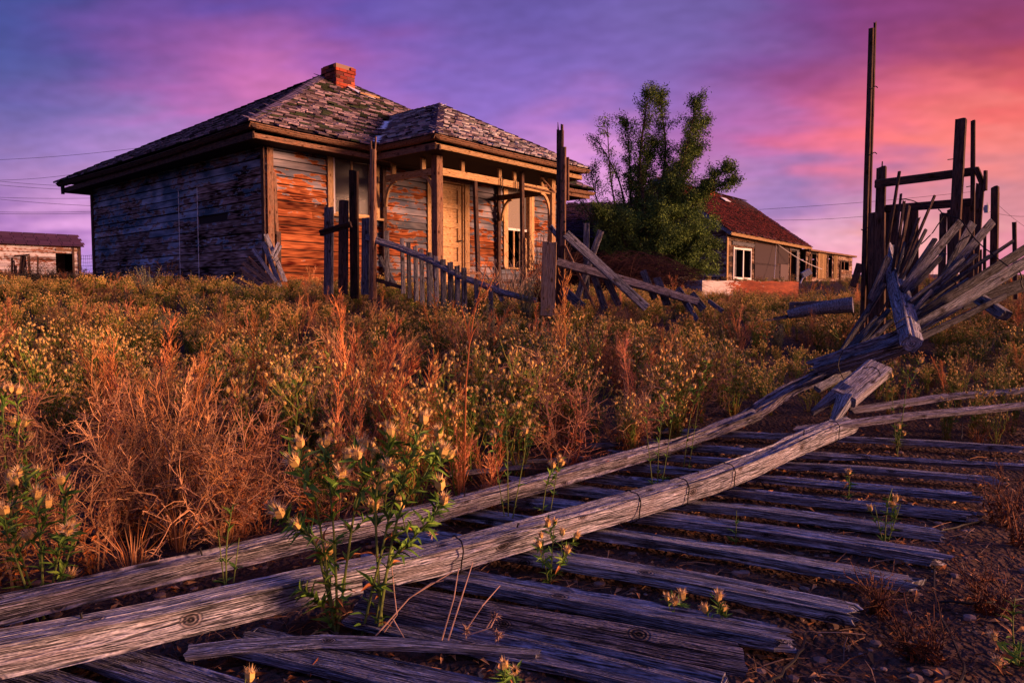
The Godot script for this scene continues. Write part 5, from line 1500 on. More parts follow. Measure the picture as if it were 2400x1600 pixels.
# ---------------------------------------------------------------- the second house and the things behind
func make_second_house() -> void:
	var d := 30.0
	var k := at(1703, 600, d)
	var c := Vector3(k.x, 0, k.z)
	var hq := func(s: float, t: float, y: float) -> Vector3: return c + HU * s + HV * t + Vector3(0, y, 0)
	var base := 1.62
	var eave := 3.9
	var wid := 6.2
	var length := 8.5
	var peak := 6.1
	var root := thing("red_roof_house", "derelict brown house with dark red shingle roof and empty windows behind the tree", "house", Vector3(c.x, base, c.z))
	var o := Vector3(0, EYE, 0)
	var fp := func(px: float, py: float) -> Vector2: return on_front(px, py, 0.0, c)
	var wa: Vector2 = fp.call(1716, 654); var wb: Vector2 = fp.call(1761, 583)
	var da: Vector2 = fp.call(1849, 670); var db: Vector2 = fp.call(1868, 587)
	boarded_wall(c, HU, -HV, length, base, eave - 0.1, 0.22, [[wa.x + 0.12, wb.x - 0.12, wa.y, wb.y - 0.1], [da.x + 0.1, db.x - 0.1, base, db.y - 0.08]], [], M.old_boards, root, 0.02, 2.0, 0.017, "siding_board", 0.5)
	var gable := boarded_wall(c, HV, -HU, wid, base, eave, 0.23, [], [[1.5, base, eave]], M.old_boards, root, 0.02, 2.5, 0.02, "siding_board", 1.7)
	# boards of the gable triangle
	var rows := 9
	for i in rows:
		var y0 := eave + (peak - eave) * i / rows
		var y1 := eave + (peak - eave) * (i + 1) / rows
		var a0 := wid * 0.5 * (y0 - eave) / (peak - eave)
		var a1 := wid * 0.5 * (y1 - eave) / (peak - eave)
		var b := Shape.new()
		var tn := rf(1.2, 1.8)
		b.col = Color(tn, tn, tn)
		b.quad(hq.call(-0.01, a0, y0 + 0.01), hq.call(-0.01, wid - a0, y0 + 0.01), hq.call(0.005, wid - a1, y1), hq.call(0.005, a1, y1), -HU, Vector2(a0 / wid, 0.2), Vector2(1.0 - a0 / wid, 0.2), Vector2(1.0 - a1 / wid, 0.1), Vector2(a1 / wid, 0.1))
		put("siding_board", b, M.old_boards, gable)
	for q in [[length, 0.0, wid]]:
		var e := Shape.new()
		e.quad(hq.call(length, 0, base), hq.call(length, wid, base), hq.call(length, wid, eave), hq.call(length, 0, eave), HU)
		e.quad(hq.call(length, 0, eave), hq.call(length, wid, eave), hq.call(length, wid * 0.5, peak), hq.call(length, wid * 0.5, peak), HU)
		e.quad(hq.call(0, wid, base), hq.call(length, wid, base), hq.call(length, wid, eave), hq.call(0, wid, eave), HV)
		put("rear_wall", e, M.old_boards, root)
	stick("corner_board", hq.call(0.02, 0, base) - HV * 0.03, hq.call(0.02, 0, eave - 0.1) - HV * 0.03, -HV, 0.14, 0.05, M.trim, root, 0.003, 0.8)
	# roof
	var ov := 0.35
	var rb := Shape.new()
	var yk := eave - ov * (peak - eave) / (wid * 0.5)
	var p0: Vector3 = hq.call(-ov, -ov, yk); var p1: Vector3 = hq.call(length + 0.6, -ov, yk - 0.12)
	var r0: Vector3 = hq.call(-ov, wid * 0.5, peak + 0.04); var r1: Vector3 = hq.call(length + 0.6, wid * 0.5, peak)
	var q0: Vector3 = hq.call(-ov, wid + ov, yk); var q1: Vector3 = hq.call(length + 0.6, wid + ov, yk)
	rb.quad(p0, p1, r1, r0, Vector3.UP)
	rb.quad(q0, q1, r1, r0, Vector3.UP)
	var roof := put("roof", rb, M.deck, root)
	var gf := across(HU, r0 - p0)
	var sl := absf((r0 - p0).dot(gf))
	var all := shingle_rows(p0 + Vector3(0, 0.02, 0), (p1 - p0).normalized(), gf, sl, func(_q): return 0.0, func(_q): return length + ov + 0.6, 0.03, 0.1)
	var rest := Shape.new()
	var kinds := []
	for t in [Color(0.2, 0.035, 0.035), Color(0.15, 0.025, 0.03), Color(0.26, 0.05, 0.045), Color(0.1, 0.02, 0.025)]: kinds.append(make_shingle(t))
	for q in all:
		if q[4] < 0.2 and rf(0, 1) < 0.25:
			moved(rest, kinds[0], q[0], Color(2.0, 6.0, 6.0))
		else:
			moved(rest, kinds[rng.randi_range(0, 3)], q[0], Color(1, 1, 1))
	put("shingles", rest, M.shingle, roof, true)
	stick("rake_board", p0 - HU * 0.02 - Vector3(0, 0.05, 0), r0 - HU * 0.02 - Vector3(0, 0.05, 0), -HU, 0.18, 0.03, M.grey, roof, 0.003, 0.9)
	stick("rake_board", q0 - HU * 0.02 - Vector3(0, 0.05, 0), r0 - HU * 0.02 - Vector3(0, 0.05, 0), -HU, 0.18, 0.03, M.grey, roof, 0.003, 0.6)
	stick("eave_board", p0 - Vector3(0, 0.06, 0), p1 - Vector3(0, 0.06, 0), -HV, 0.14, 0.03, M.trim, roof, 0.004, 0.55)
	stick("ridge_board", r0 + Vector3(0, 0.05, 0), r1 + Vector3(0, 0.05, 0), Vector3.UP, 0.16, 0.03, M.dark, roof, 0.004, 2.0)
	stick("eave_strip", hq.call(0.1, 0, eave - 0.36) - HV * 0.06, hq.call(length, 0, eave - 0.42) - HV * 0.06, -HV, 0.2, 0.03, M.brown, root, 0.01, 0.7)
	var nf := HU.cross(gf).normalized()
	if nf.y < 0: nf = -nf
	var ra := at(1700, 470, 1.0) - o
	var pa: Vector3 = o + ra * ((p0 - o).dot(nf) / ra.dot(nf)) + nf * 0.06
	var patch := Shape.new()
	patch.box(pa, HU * 0.3, gf * 0.16, nf * 0.01)
	put("metal_patch", patch, M.zinc, roof)
	var ch := Shape.new()
	var cc: Vector3 = hq.call(4.6, wid * 0.5, 0)
	ch.box(cc + Vector3(0, peak + 0.1, 0), HU * 0.24, HV * 0.24, Vector3(0, 0.5, 0))
	var cho := put("chimney", ch, M.mortar, root)
	for r in 9:
		for f in [[HU, -HV], [HV, -HU]]:
			var x := -0.26
			while x < 0.24:
				var l := minf(0.2 if (r % 2 == 0 or x > -0.25) else 0.1, 0.26 - x)
				if l > 0.04:
					var b := Shape.new()
					b.col = Color(0.36, 0.08, 0.04) * rf(0.5, 1.2)
					b.box(cc + Vector3(0, peak - 0.25 + r * 0.095, 0) + f[0] * (x + l * 0.5) + f[1] * 0.25, f[0] * (l * 0.5 - 0.008), Vector3(0, 0.042, 0), f[1] * 0.03)
					put("brick", b, M.brick, cho)
				x += l
	# window with white frame, plywood sheets, doorway
	var wf := Shape.new()
	timber(wf, PackedVector3Array([hq.call(wa.x + 0.06, 0, wa.y) - HV * 0.04, hq.call(wa.x + 0.06, 0, wb.y) - HV * 0.04]), -HV, 0.09, 0.05, -1, -1, 6, 2, 0.01)
	var win := put("window", wf, M.white, root)
	stick("frame", hq.call(wb.x - 0.08, 0, wa.y) - HV * 0.04, hq.call(wb.x - 0.08, 0, wb.y) - HV * 0.04, -HV, 0.08, 0.05, M.white, win, 0.012)
	stick("frame", hq.call(wa.x + 0.1, 0, wb.y - 0.06) - HV * 0.04, hq.call(wb.x - 0.1, 0, wb.y - 0.06) - HV * 0.04, -HV, 0.12, 0.05, M.white, win, 0.015)
	stick("sill", hq.call(wa.x + 0.1, 0, wa.y + 0.05) - HV * 0.05, hq.call(wb.x - 0.1, 0, wa.y + 0.05) - HV * 0.05, -HV, 0.12, 0.06, M.white, win, 0.015, 0.9)
	stick("frame", hq.call(wa.x + 0.24, 0, wa.y) - HV * 0.02, hq.call(wa.x + 0.24, 0, wb.y - 0.1) - HV * 0.02, -HV, 0.16, 0.04, M.grey, win, 0.004, 0.4)
	stick("mullion", hq.call((wa.x + wb.x) * 0.5 + 0.2, 0.03, wa.y), hq.call((wa.x + wb.x) * 0.5 + 0.2, 0.03, wb.y - 0.1), -HV, 0.09, 0.05, M.white, win, 0.004, 0.5)
	stick("head_board", hq.call(wa.x - 0.1, 0, wb.y + 0.14) - HV * 0.04, hq.call(wb.x + 0.25, 0, wb.y + 0.14) - HV * 0.04, -HV, 0.16, 0.04, M.grey, root, 0.004, 0.45)
	for q in [[1767, 1822, 620, 576, 0.95], [1822, 1848, 618, 578, 0.8], [1767, 1826, 656, 621, 1.0], [1827, 1847, 656, 619, 2.4]]:
		var a: Vector2 = fp.call(q[0], q[2]); var b: Vector2 = fp.call(q[1], q[3])
		var s := Shape.new()
		s.col = Color(q[4], q[4], q[4] * 1.08) * 0.5
		s.box(hq.call((a.x + b.x) * 0.5, 0, (a.y + b.y) * 0.5) - HV * 0.03, HU * ((b.x - a.x) * 0.5 - 0.012), Vector3(0, (b.y - a.y) * 0.5, 0), HV * 0.012)
		put("sheet_panel", s, M.tarpaper, root)
	stick("door_jamb", hq.call(da.x + 0.05, 0, base) - HV * 0.03, hq.call(da.x + 0.05, 0, db.y) - HV * 0.03, -HV, 0.1, 0.05, M.brown, root, 0.003, 1.6)
	stick("door_jamb", hq.call(db.x + 0.06, 0, base) - HV * 0.03, hq.call(db.x + 0.06, 0, db.y + 0.1) - HV * 0.03, -HV, 0.32, 0.05, M.grey, root, 0.003, 0.6)
	stick("door_head", hq.call(da.x - 0.1, 0, db.y + 0.05) - HV * 0.04, hq.call(db.x + 0.3, 0, db.y + 0.05) - HV * 0.04, -HV, 0.14, 0.05, M.grey, root, 0.003, 0.5)
	# white cords hanging from the eave
	var hang := fp.call(1812, 570) as Vector2
	for q in [[1792, 655, 0.3], [1876, 632, 0.9]]:
		var e: Vector2 = fp.call(q[0], q[1])
		var w := Shape.new()
		var pts := PackedVector3Array()
		for i in 9:
			var f := i / 8.0
			pts.push_back(hq.call(lerpf(hang.x, e.x, f), 0, lerpf(hang.y, e.y, f) - 0.12 * sin(f * PI)) - HV * (0.15 + f * q[2]))
		w.tube(pts, 0.014, 0.014, 4)
		put("hanging_cord", w, M.white, root)
	# low annex to the right
	var c2: Vector3 = c + HU * (length + 0.02) - HV * 0.25
	var annex := thing("low_annex", "low tan boarded annex with broken windows right of the red-roofed house", "shed", Vector3(c2.x, base, c2.z))
	var lx := 7.6
	var fa := func(px: float, py: float) -> Vector2: return on_front(px, py, 0.0, c2)
	var holes := []
	for q in [[1899, 1914, 654, 596], [1939, 1951, 652, 600], [1971, 1990, 637, 615]]:
		var a: Vector2 = fa.call(q[0], q[2]); var b: Vector2 = fa.call(q[1], q[3])
		holes.append([a.x, b.x, a.y, b.y])
	var top := 3.36
	boarded_wall(c2, HU, -HV, lx, base - 0.3, top, 0.26, holes, [[2.2, 0, 9], [5.2, 0, 9]], M.old_boards, annex, 0.02, 3.0, 0.02, "siding_board", 0.75)
	var ab := Shape.new()
	ab.box(c2 + HU * lx * 0.5 + HV * 1.8 + Vector3(0, top + 0.03, 0), HU * (lx * 0.5 + 0.1), HV * 2.0, Vector3(0, 0.05, 0))
	ab.box(c2 + HU * lx * 0.5 + HV * 3.6 + Vector3(0, 2.4, 0), HU * lx * 0.5, HV * 0.05, Vector3(0, 1.0, 0))
	ab.box(c2 + HU * (lx - 0.05) + HV * 1.8 + Vector3(0, 2.4, 0), HU * 0.04, HV * 1.72, Vector3(0, 0.9, 0))
	put("roof", ab, M.dark, annex)
	stick("roof_edge", c2 - HV * 0.2 + Vector3(0, top + 0.03, 0), c2 + HU * lx - HV * 0.2 + Vector3(0, top + 0.03, 0), Vector3.UP, 0.12, 0.11, M.brown, annex, 0.012, 1.3)
	for q in [[1915, 1936, 652, 594, 1.0], [1952, 1962, 652, 598, 0.8]]:
		var a: Vector2 = fa.call(q[0], q[2]); var b: Vector2 = fa.call(q[1], q[3])
		for i in 4:
			stick("upright_plank", c2 + HU * lerpf(a.x, b.x, (i + 0.5) / 4.0) - HV * 0.04 + Vector3(0, a.y, 0), c2 + HU * lerpf(a.x, b.x, (i + 0.5) / 4.0) - HV * 0.04 + Vector3(0, b.y, 0), -HV, (b.x - a.x) / 4.0 - 0.015, 0.03, M.trim, annex, 0.004, q[4] * rf(0.4, 0.6))
	for q in [[1888, 1897, 655, 600], [1897, 1900, 655, 595], [1936, 1939, 652, 598]]:
		var a: Vector2 = fa.call(q[0], q[2]); var b: Vector2 = fa.call(q[1], q[3])
		stick("leaning_plank", c2 + HU * a.x - HV * 0.12 + Vector3(0, a.y, 0), c2 + HU * b.x - HV * 0.05 + Vector3(0, b.y, 0), -HV, 0.2, 0.03, M.dark, annex, 0.01, 1.5)
	stick("window_post", c2 + HU * (fa.call(1968, 650) as Vector2).x - HV * 0.05 + Vector3(0, base - 0.3, 0), c2 + HU * (fa.call(1968, 650) as Vector2).x - HV * 0.05 + Vector3(0, top - 0.3, 0), -HV, 0.16, 0.06, M.dark, annex, 0.004)
	stick("mullion", c2 + HU * (fa.call(1979, 620) as Vector2).x + Vector3(0, (fa.call(1979, 638) as Vector2).y, 0), c2 + HU * (fa.call(1979, 620) as Vector2).x + Vector3(0, (fa.call(1979, 614) as Vector2).y, 0), -HV, 0.08, 0.05, M.brown, annex, 0.004)
	# a leaning dark plank stack behind the mast, and the low shed with the purple roof behind the tree
	tag(wood_piece("leaning_slab", M.dark, null, 1.8, 2016, 618, 20.0, 2000, 672, 20.0, 16, 0.1, 0.0), "dark slab leaning against the sky just left of the tall mast's foot", "plank")
	var low := thing("purple_roof_shed", "low shed with dark purple shingled roof half hidden behind the tree", "shed", on_ground(1400, 650, 25.0))
	var sr := Shape.new()
	var s0 := at(1290, 560, 23.0); var s1 := at(1500, 556, 23.6)
	var t0 := at(1318, 479, 26.0); var t1 := at(1505, 475, 26.6)
	sr.quad(s0, s1, t1, t0, Vector3.UP)
	for q in [[s0, s1]]:
		sr.quad(s0, s1, Vector3(s1.x, 1.0, s1.z), Vector3(s0.x, 1.0, s0.z), Vector3(0, 0, 1))
		sr.quad(t0, t1, Vector3(t1.x, 1.0, t1.z - 0.1), Vector3(t0.x, 1.0, t0.z - 0.1), Vector3(0, 0, -1))
		sr.quad(s1, t1, Vector3(t1.x, 1.0, t1.z), Vector3(s1.x, 1.0, s1.z), Vector3(1, 0, 0))
	var lowr := put("roof", sr, M.deck, low)
	var se := (s1 - s0).normalized()
	var sg := across(se, t0 - s0)
	var sh := shingle_rows(s0, se, sg, absf((t0 - s0).dot(sg)), func(q): return q * 0.12, func(_q): return s0.distance_to(s1), 0.03, 0.2)
	var rs := Shape.new()
	var kn := [make_shingle(Color(0.2, 0.1, 0.18)), make_shingle(Color(0.12, 0.06, 0.11)), make_shingle(Color(0.26, 0.14, 0.22))]
	for q in sh: moved(rs, kn[rng.randi_range(0, 2)], q[0], Color(1, 1, 1))
	put("shingles", rs, M.shingle, lowr, true)
	# rusty trough
	var tk := Shape.new()
	var a := on_ground(1646, 690, 19.5)
	var e := on_ground(1872, 690, 21.0)
	var ty0 := minf(a.y, e.y) - 0.1
	var top_y := at(1646, 657, 19.5).y
	var ax := Vector3(e.x - a.x, 0, e.z - a.z)
	var dp := ax.cross(Vector3.UP).normalized() * -0.75
	var N := 14
	for i in N:
		var f0 := float(i) / N
		var f1 := float(i + 1) / N
		var y0 := top_y + 0.015 * sin(i * 2.1)
		var y1 := top_y + 0.015 * sin((i + 1) * 2.1)
		var p := a + ax * f0; var q := a + ax * f1
		tk.quad(Vector3(p.x, ty0, p.z), Vector3(q.x, ty0, q.z), Vector3(q.x, y1, q.z), Vector3(p.x, y0, p.z), -dp, Vector2(f0, 1), Vector2(f1, 1), Vector2(f1, 0), Vector2(f0, 0))
		tk.quad(Vector3(p.x, y0, p.z), Vector3(q.x, y1, q.z), Vector3(q.x, y1, q.z) + dp * 0.06, Vector3(p.x, y0, p.z) + dp * 0.06, Vector3.UP, Vector2(f0, 0.05), Vector2(f1, 0.05), Vector2(f1, 0), Vector2(f0, 0))
		tk.quad(Vector3(p.x, ty0, p.z) + dp, Vector3(q.x, ty0, q.z) + dp, Vector3(q.x, y1, q.z) + dp, Vector3(p.x, y0, p.z) + dp, dp, Vector2(f0, 1), Vector2(f1, 1), Vector2(f1, 0), Vector2(f0, 0))
		tk.quad(Vector3(p.x, ty0 + 0.2, p.z), Vector3(q.x, ty0 + 0.2, q.z), Vector3(q.x, ty0 + 0.2, q.z) + dp, Vector3(p.x, ty0 + 0.2, p.z) + dp, Vector3.UP, Vector2(f0, 1), Vector2(f1, 1), Vector2(f1, 0.5), Vector2(f0, 0.5))
	for p in [a, e]: tk.quad(Vector3(p.x, ty0, p.z), Vector3(p.x, top_y, p.z), Vector3(p.x, top_y, p.z) + dp, Vector3(p.x, ty0, p.z) + dp, ax * (-1.0 if p == a else 1.0), Vector2(0.03, 1), Vector2(0.03, 0), Vector2(0.09, 0), Vector2(0.09, 1))
	tag(put("rusty_trough", tk, M.rust), "long rusted white metal trough in the weeds before the red-roofed house", "trough")
	# small grey fitting on a stalk, and the leaning white panel
	var lamp := thing("grey_fitting", "small grey ribbed box tilted on a bent pipe before the low annex", "fitting", on_ground(1885, 680, 24.0))
	var lb := Shape.new()
	var lp := at(1890, 641, 24.0)
	for i in 4: lb.box(lp + Vector3(-0.09 + i * 0.065, -0.04 + i * 0.035, 0), Vector3(0.03, 0.016, 0), Vector3(-0.045, 0.08, 0), Vector3(0, 0, 0.08))
	put("box", lb, M.grey_can, lamp)
	var lpipe := Shape.new()
	lpipe.tube(PackedVector3Array([at(1877, 664, 24.0), at(1881, 654, 24.0), at(1888, 644, 24.0)]), 0.025, 0.02, 5)
	put("pipe", lpipe, M.white, lamp)
	var pan := thing("framed_sheet", "dirty white framed panel leaning under the tree beside the brown gable", "panel", on_ground(1600, 665, 23.0))
	var ps := Shape.new()
	ps.col = Color(3.4, 2.9, 3.0)
	var pc := [at(1578, 618, 22.6), at(1617, 606, 22.6), at(1622, 645, 22.9), at(1580, 655, 22.9)]
	ps.quad(pc[0], pc[1], pc[2], pc[3], Vector3(0, 0, 1))
	ps.quad(pc[0] - Vector3(0, 0, 0.05), pc[1] - Vector3(0, 0, 0.05), pc[2] - Vector3(0, 0, 0.05), pc[3] - Vector3(0, 0, 0.05), Vector3(0, 0, -1))
	put("sheet", ps, M.tarpaper, pan)
	for q in [[0, 1], [1, 2], [2, 3]]:
		stick("frame", pc[q[0]] + Vector3(0, 0, 0.02), pc[q[1]] + Vector3(0, 0, 0.02), Vector3(0, 0, 1), 0.06, 0.05, M.white, pan, 0.004)
	stick("ragged_strip", at(1541, 625, 22.6), at(1578, 615, 22.6), Vector3(0, 0, 1), 0.06, 0.03, M.white, pan, 0.012, 0.8)
	for q in [[1550, 636], [1562, 633], [1573, 630]]:
		stick("slat", at(q[0], 622, 22.7), at(q[0] + 1, 658, 22.7), Vector3(0, 0, 1), 0.14, 0.02, M.grey, pan, 0.003, 0.3)

func make_left_shed() -> void:
	var d := 38.0
	var k := at(188, 620, d)
	var c := Vector3(k.x, 0, k.z)
	var ax := Vector3(-0.755, 0, 0.656)      # from the right corner to the left and nearer
	var out := Vector3(0.656, 0, 0.755)
	var base := gh(c.x, d) - 0.1
	var eave := at(188, 578, d).y
	var length := 6.5
	var root := thing("white_shed", "small peeling white shed with purple roof and dark doorway at the far left", "shed", Vector3(c.x, base, c.z))
	var s_of := func(px: float) -> float:
		var r := at(px, 620, 1.0) - Vector3(0, EYE, 0)
		var kk := (c - Vector3(0, EYE, 0)).dot(out) / r.dot(out)
		return (Vector3(0, EYE, 0) + r * kk - c).dot(ax)
	var s0: float = s_of.call(169)
	var s1: float = s_of.call(130)
	var dy := at(150, 590, d - 0.5).y
	boarded_wall(c, ax, out, length, base, eave, 0.19, [[s0, s1, base, dy]], [], M.white_wall, root, 0.0, 2.0, 0.02, "siding_board", 0.72)
	boarded_wall(c, -out, -ax, 3.4, base, eave, 0.3, [], [], M.old_boards, root)
	var b := Shape.new()
	b.quad(c + ax * length, c + ax * length - out * 3.4, c + ax * length - out * 3.4 + Vector3(0, eave, 0), c + ax * length + Vector3(0, eave, 0), ax)
	b.quad(c - out * 3.4, c + ax * length - out * 3.4, c + ax * length - out * 3.4 + Vector3(0, eave, 0), c - out * 3.4 + Vector3(0, eave, 0), -out)
	b.quad(c + Vector3(0, base + 0.15, 0), c + ax * length + Vector3(0, base + 0.15, 0), c + ax * length - out * 3.4 + Vector3(0, base + 0.15, 0), c - out * 3.4 + Vector3(0, base + 0.15, 0), Vector3.UP)
	var ry := at(183, 551, d + 1.2).y
	b.quad(c + Vector3(0, eave, 0), c - out * 3.4 + Vector3(0, eave, 0), c - out * 1.7 + Vector3(0, ry - 0.05, 0), c - out * 1.7 + Vector3(0, ry - 0.05, 0), -ax)
	put("rear_wall", b, M.old_boards, root)
	for q in [[-0.06, 0.14, M.dark, 2.0], [s0 - 0.14, 0.1, M.dark, 1.0]]:
		stick("corner_board", c + ax * (q[0] + 0.1) + out * 0.04 + Vector3(0, base, 0), c + ax * (q[0] + 0.1) + out * 0.04 + Vector3(0, eave, 0), out, q[1], 0.04, q[2], root, 0.003, q[3])
	stick("door_head", c + ax * (s0 - 0.35) + out * 0.035 + Vector3(0, dy + 0.1, 0), c + ax * s1 + out * 0.035 + Vector3(0, dy + 0.1, 0), out, 0.14, 0.03, M.brown, root, 0.004, 1.7)
	var rb := Shape.new()
	var e0 := c - ax * 0.15 + out * 0.25 + Vector3(0, eave - 0.03, 0)
	var e1 := c + ax * (length + 0.2) + out * 0.25 + Vector3(0, eave - 0.03, 0)
	var m0 := c - ax * 0.15 - out * 1.7 + Vector3(0, ry, 0)
	var m1 := c + ax * (length + 0.2) - out * 1.7 + Vector3(0, ry, 0)
	rb.quad(e0, e1, m1, m0, Vector3.UP)
	rb.quad(e0 - out * 3.9, e1 - out * 3.9, m1, m0, Vector3.UP)
	var roof := put("roof", rb, M.deck, root)
	var g := across(ax, m0 - e0)
	var sl := absf((m0 - e0).dot(g))
	var nn := ax.cross(g).normalized()
	if nn.y < 0: nn = -nn
	var n := 6
	for i in n:
		var a := -0.1 * (i % 2)
		while a < length + 0.3:
			var sh := Shape.new()
			var tn := rf(0.75, 1.2)
			sh.col = Color(0.085, 0.036, 0.06) * tn
			var l := minf(0.5, length + 0.35 - a)
			sh.box(e0 + ax * (a + l * 0.5) + g * (sl * (i + 0.5) / n) + nn * (0.02 + rf(0, 0.006)), ax * (l * 0.5 - 0.012), g * (sl / n * 0.5 - 0.006), nn * 0.012)
			put("shingle", sh, M.brick, roof)
			a += 0.5

	# the wrecked pen before it
	var pen := thing("wrecked_pen", "cluster of black broken posts with a slanting cap board before the white shed", "fence", on_ground(60, 665, 30.0))
	for q in [[27, 604, 26, 670, 5], [32, 610, 33, 670, 3], [52, 598, 44, 672, 9], [58, 600, 50, 670, 5], [66, 600, 70, 672, 6], [60, 612, 60, 670, 3], [88, 602, 87, 668, 4], [35, 622, 38, 672, 5], [48, 620, 56, 672, 4]]:
		wood_piece("post", M.dark, pen, 0.7, q[0], q[1], 30.0, q[2], q[3], 30.0, q[4], 0.06, 0.1, 0.006)
	wood_piece("cap_board", M.dark, pen, 0.8, 33, 600, 29.9, 68, 597, 29.9, 4, 0.06)
	var tw := Shape.new()
	tw.col = Color(0.03, 0.018, 0.016)
	for i in 90:
		var x := rf(20, 128)
		var p := at(x, rf(640, 668), 29.6 + rf(0, 1.5))
		var pts := PackedVector3Array([p])
		for j in 5:
			p += Vector3(rf(-0.14, 0.16), rf(0.02, 0.2), rf(-0.1, 0.1))
			pts.push_back(p)
		tw.tube(pts, 0.009, 0.004, 3)
	put("twigs", tw, M.dry, pen, true)
	# woven wire between shed and house
	var wf := thing("wire_mesh_fence", "sagging square wire mesh between the white shed and the house", "fence", on_ground(205, 665, 33.0))
	for i in 9:
		var x := 190.0 + i * 4.6
		var w := Shape.new()
		w.tube(PackedVector3Array([at(x, 598, 33.0), at(x - 0.8, 625, 33.0), at(x - 0.4, 665, 33.0)]), 0.008, 0.008, 3)
		put("upright_wire", w, M.iron, wf)
	for i in 7:
		var y := 598.0 + i * 8.2
		var w := Shape.new()
		w.tube(PackedVector3Array([at(188, y, 33.0), at(200, y + 1.0, 33.0), at(232, y - 1.5, 33.0)]), 0.008, 0.008, 3)
		put("level_wire", w, M.iron, wf)

func make_power_lines() -> void:
	var k := 0
	for q in [[-40, 376, 345, 344, 45.0], [-40, 423, 190, 406, 50.0], [-40, 421, 230, 438, 70.0], [-40, 430, 230, 446, 70.0], [-40, 461, 232, 464, 90.0], [-40, 463, 232, 483, 90.0], [-40, 496, 232, 495, 110.0], [-40, 500, 232, 499, 110.0],
			[1780, 491, 2300, 447, 60.0], [1800, 516, 2060, 504, 60.0], [2330, 470, 2430, 548, 42.0], [2320, 496, 2430, 506, 42.0]]:
		var b := Shape.new()
		var p := at(q[0], q[1], q[4])
		var e := at(q[2], q[3], q[4])
		var pts := PackedVector3Array()
		for i in 13:
			var f := i / 12.0
			pts.push_back(p.lerp(e, f) - Vector3(0, 0.12 * sin(f * PI), 0))
		b.tube(pts, 0.00022 * q[4], 0.00022 * q[4], 4)
		var o := put("power_line", b, M.iron)
		tag(o, ["highest wire at the far left, meeting the roof slope", "second wire at the far left, meeting the eave's low end", "third far wire left of the house, falling slightly to the right", "fourth far wire left of the house, just under the third",
			"fifth far wire left of the house, nearly level", "sixth far wire left of the house, falling to the right", "upper of the two lowest level wires left of the house", "lower of the two lowest level wires left of the house",
			"upper wire rising past the red roof to the posts", "lower wire from the red roof to the tall mast", "wire dropping steeply right of the outer post", "nearly level wire leaving the transformer to the right"][k], "power line", "thin power lines in the distance")
		k += 1

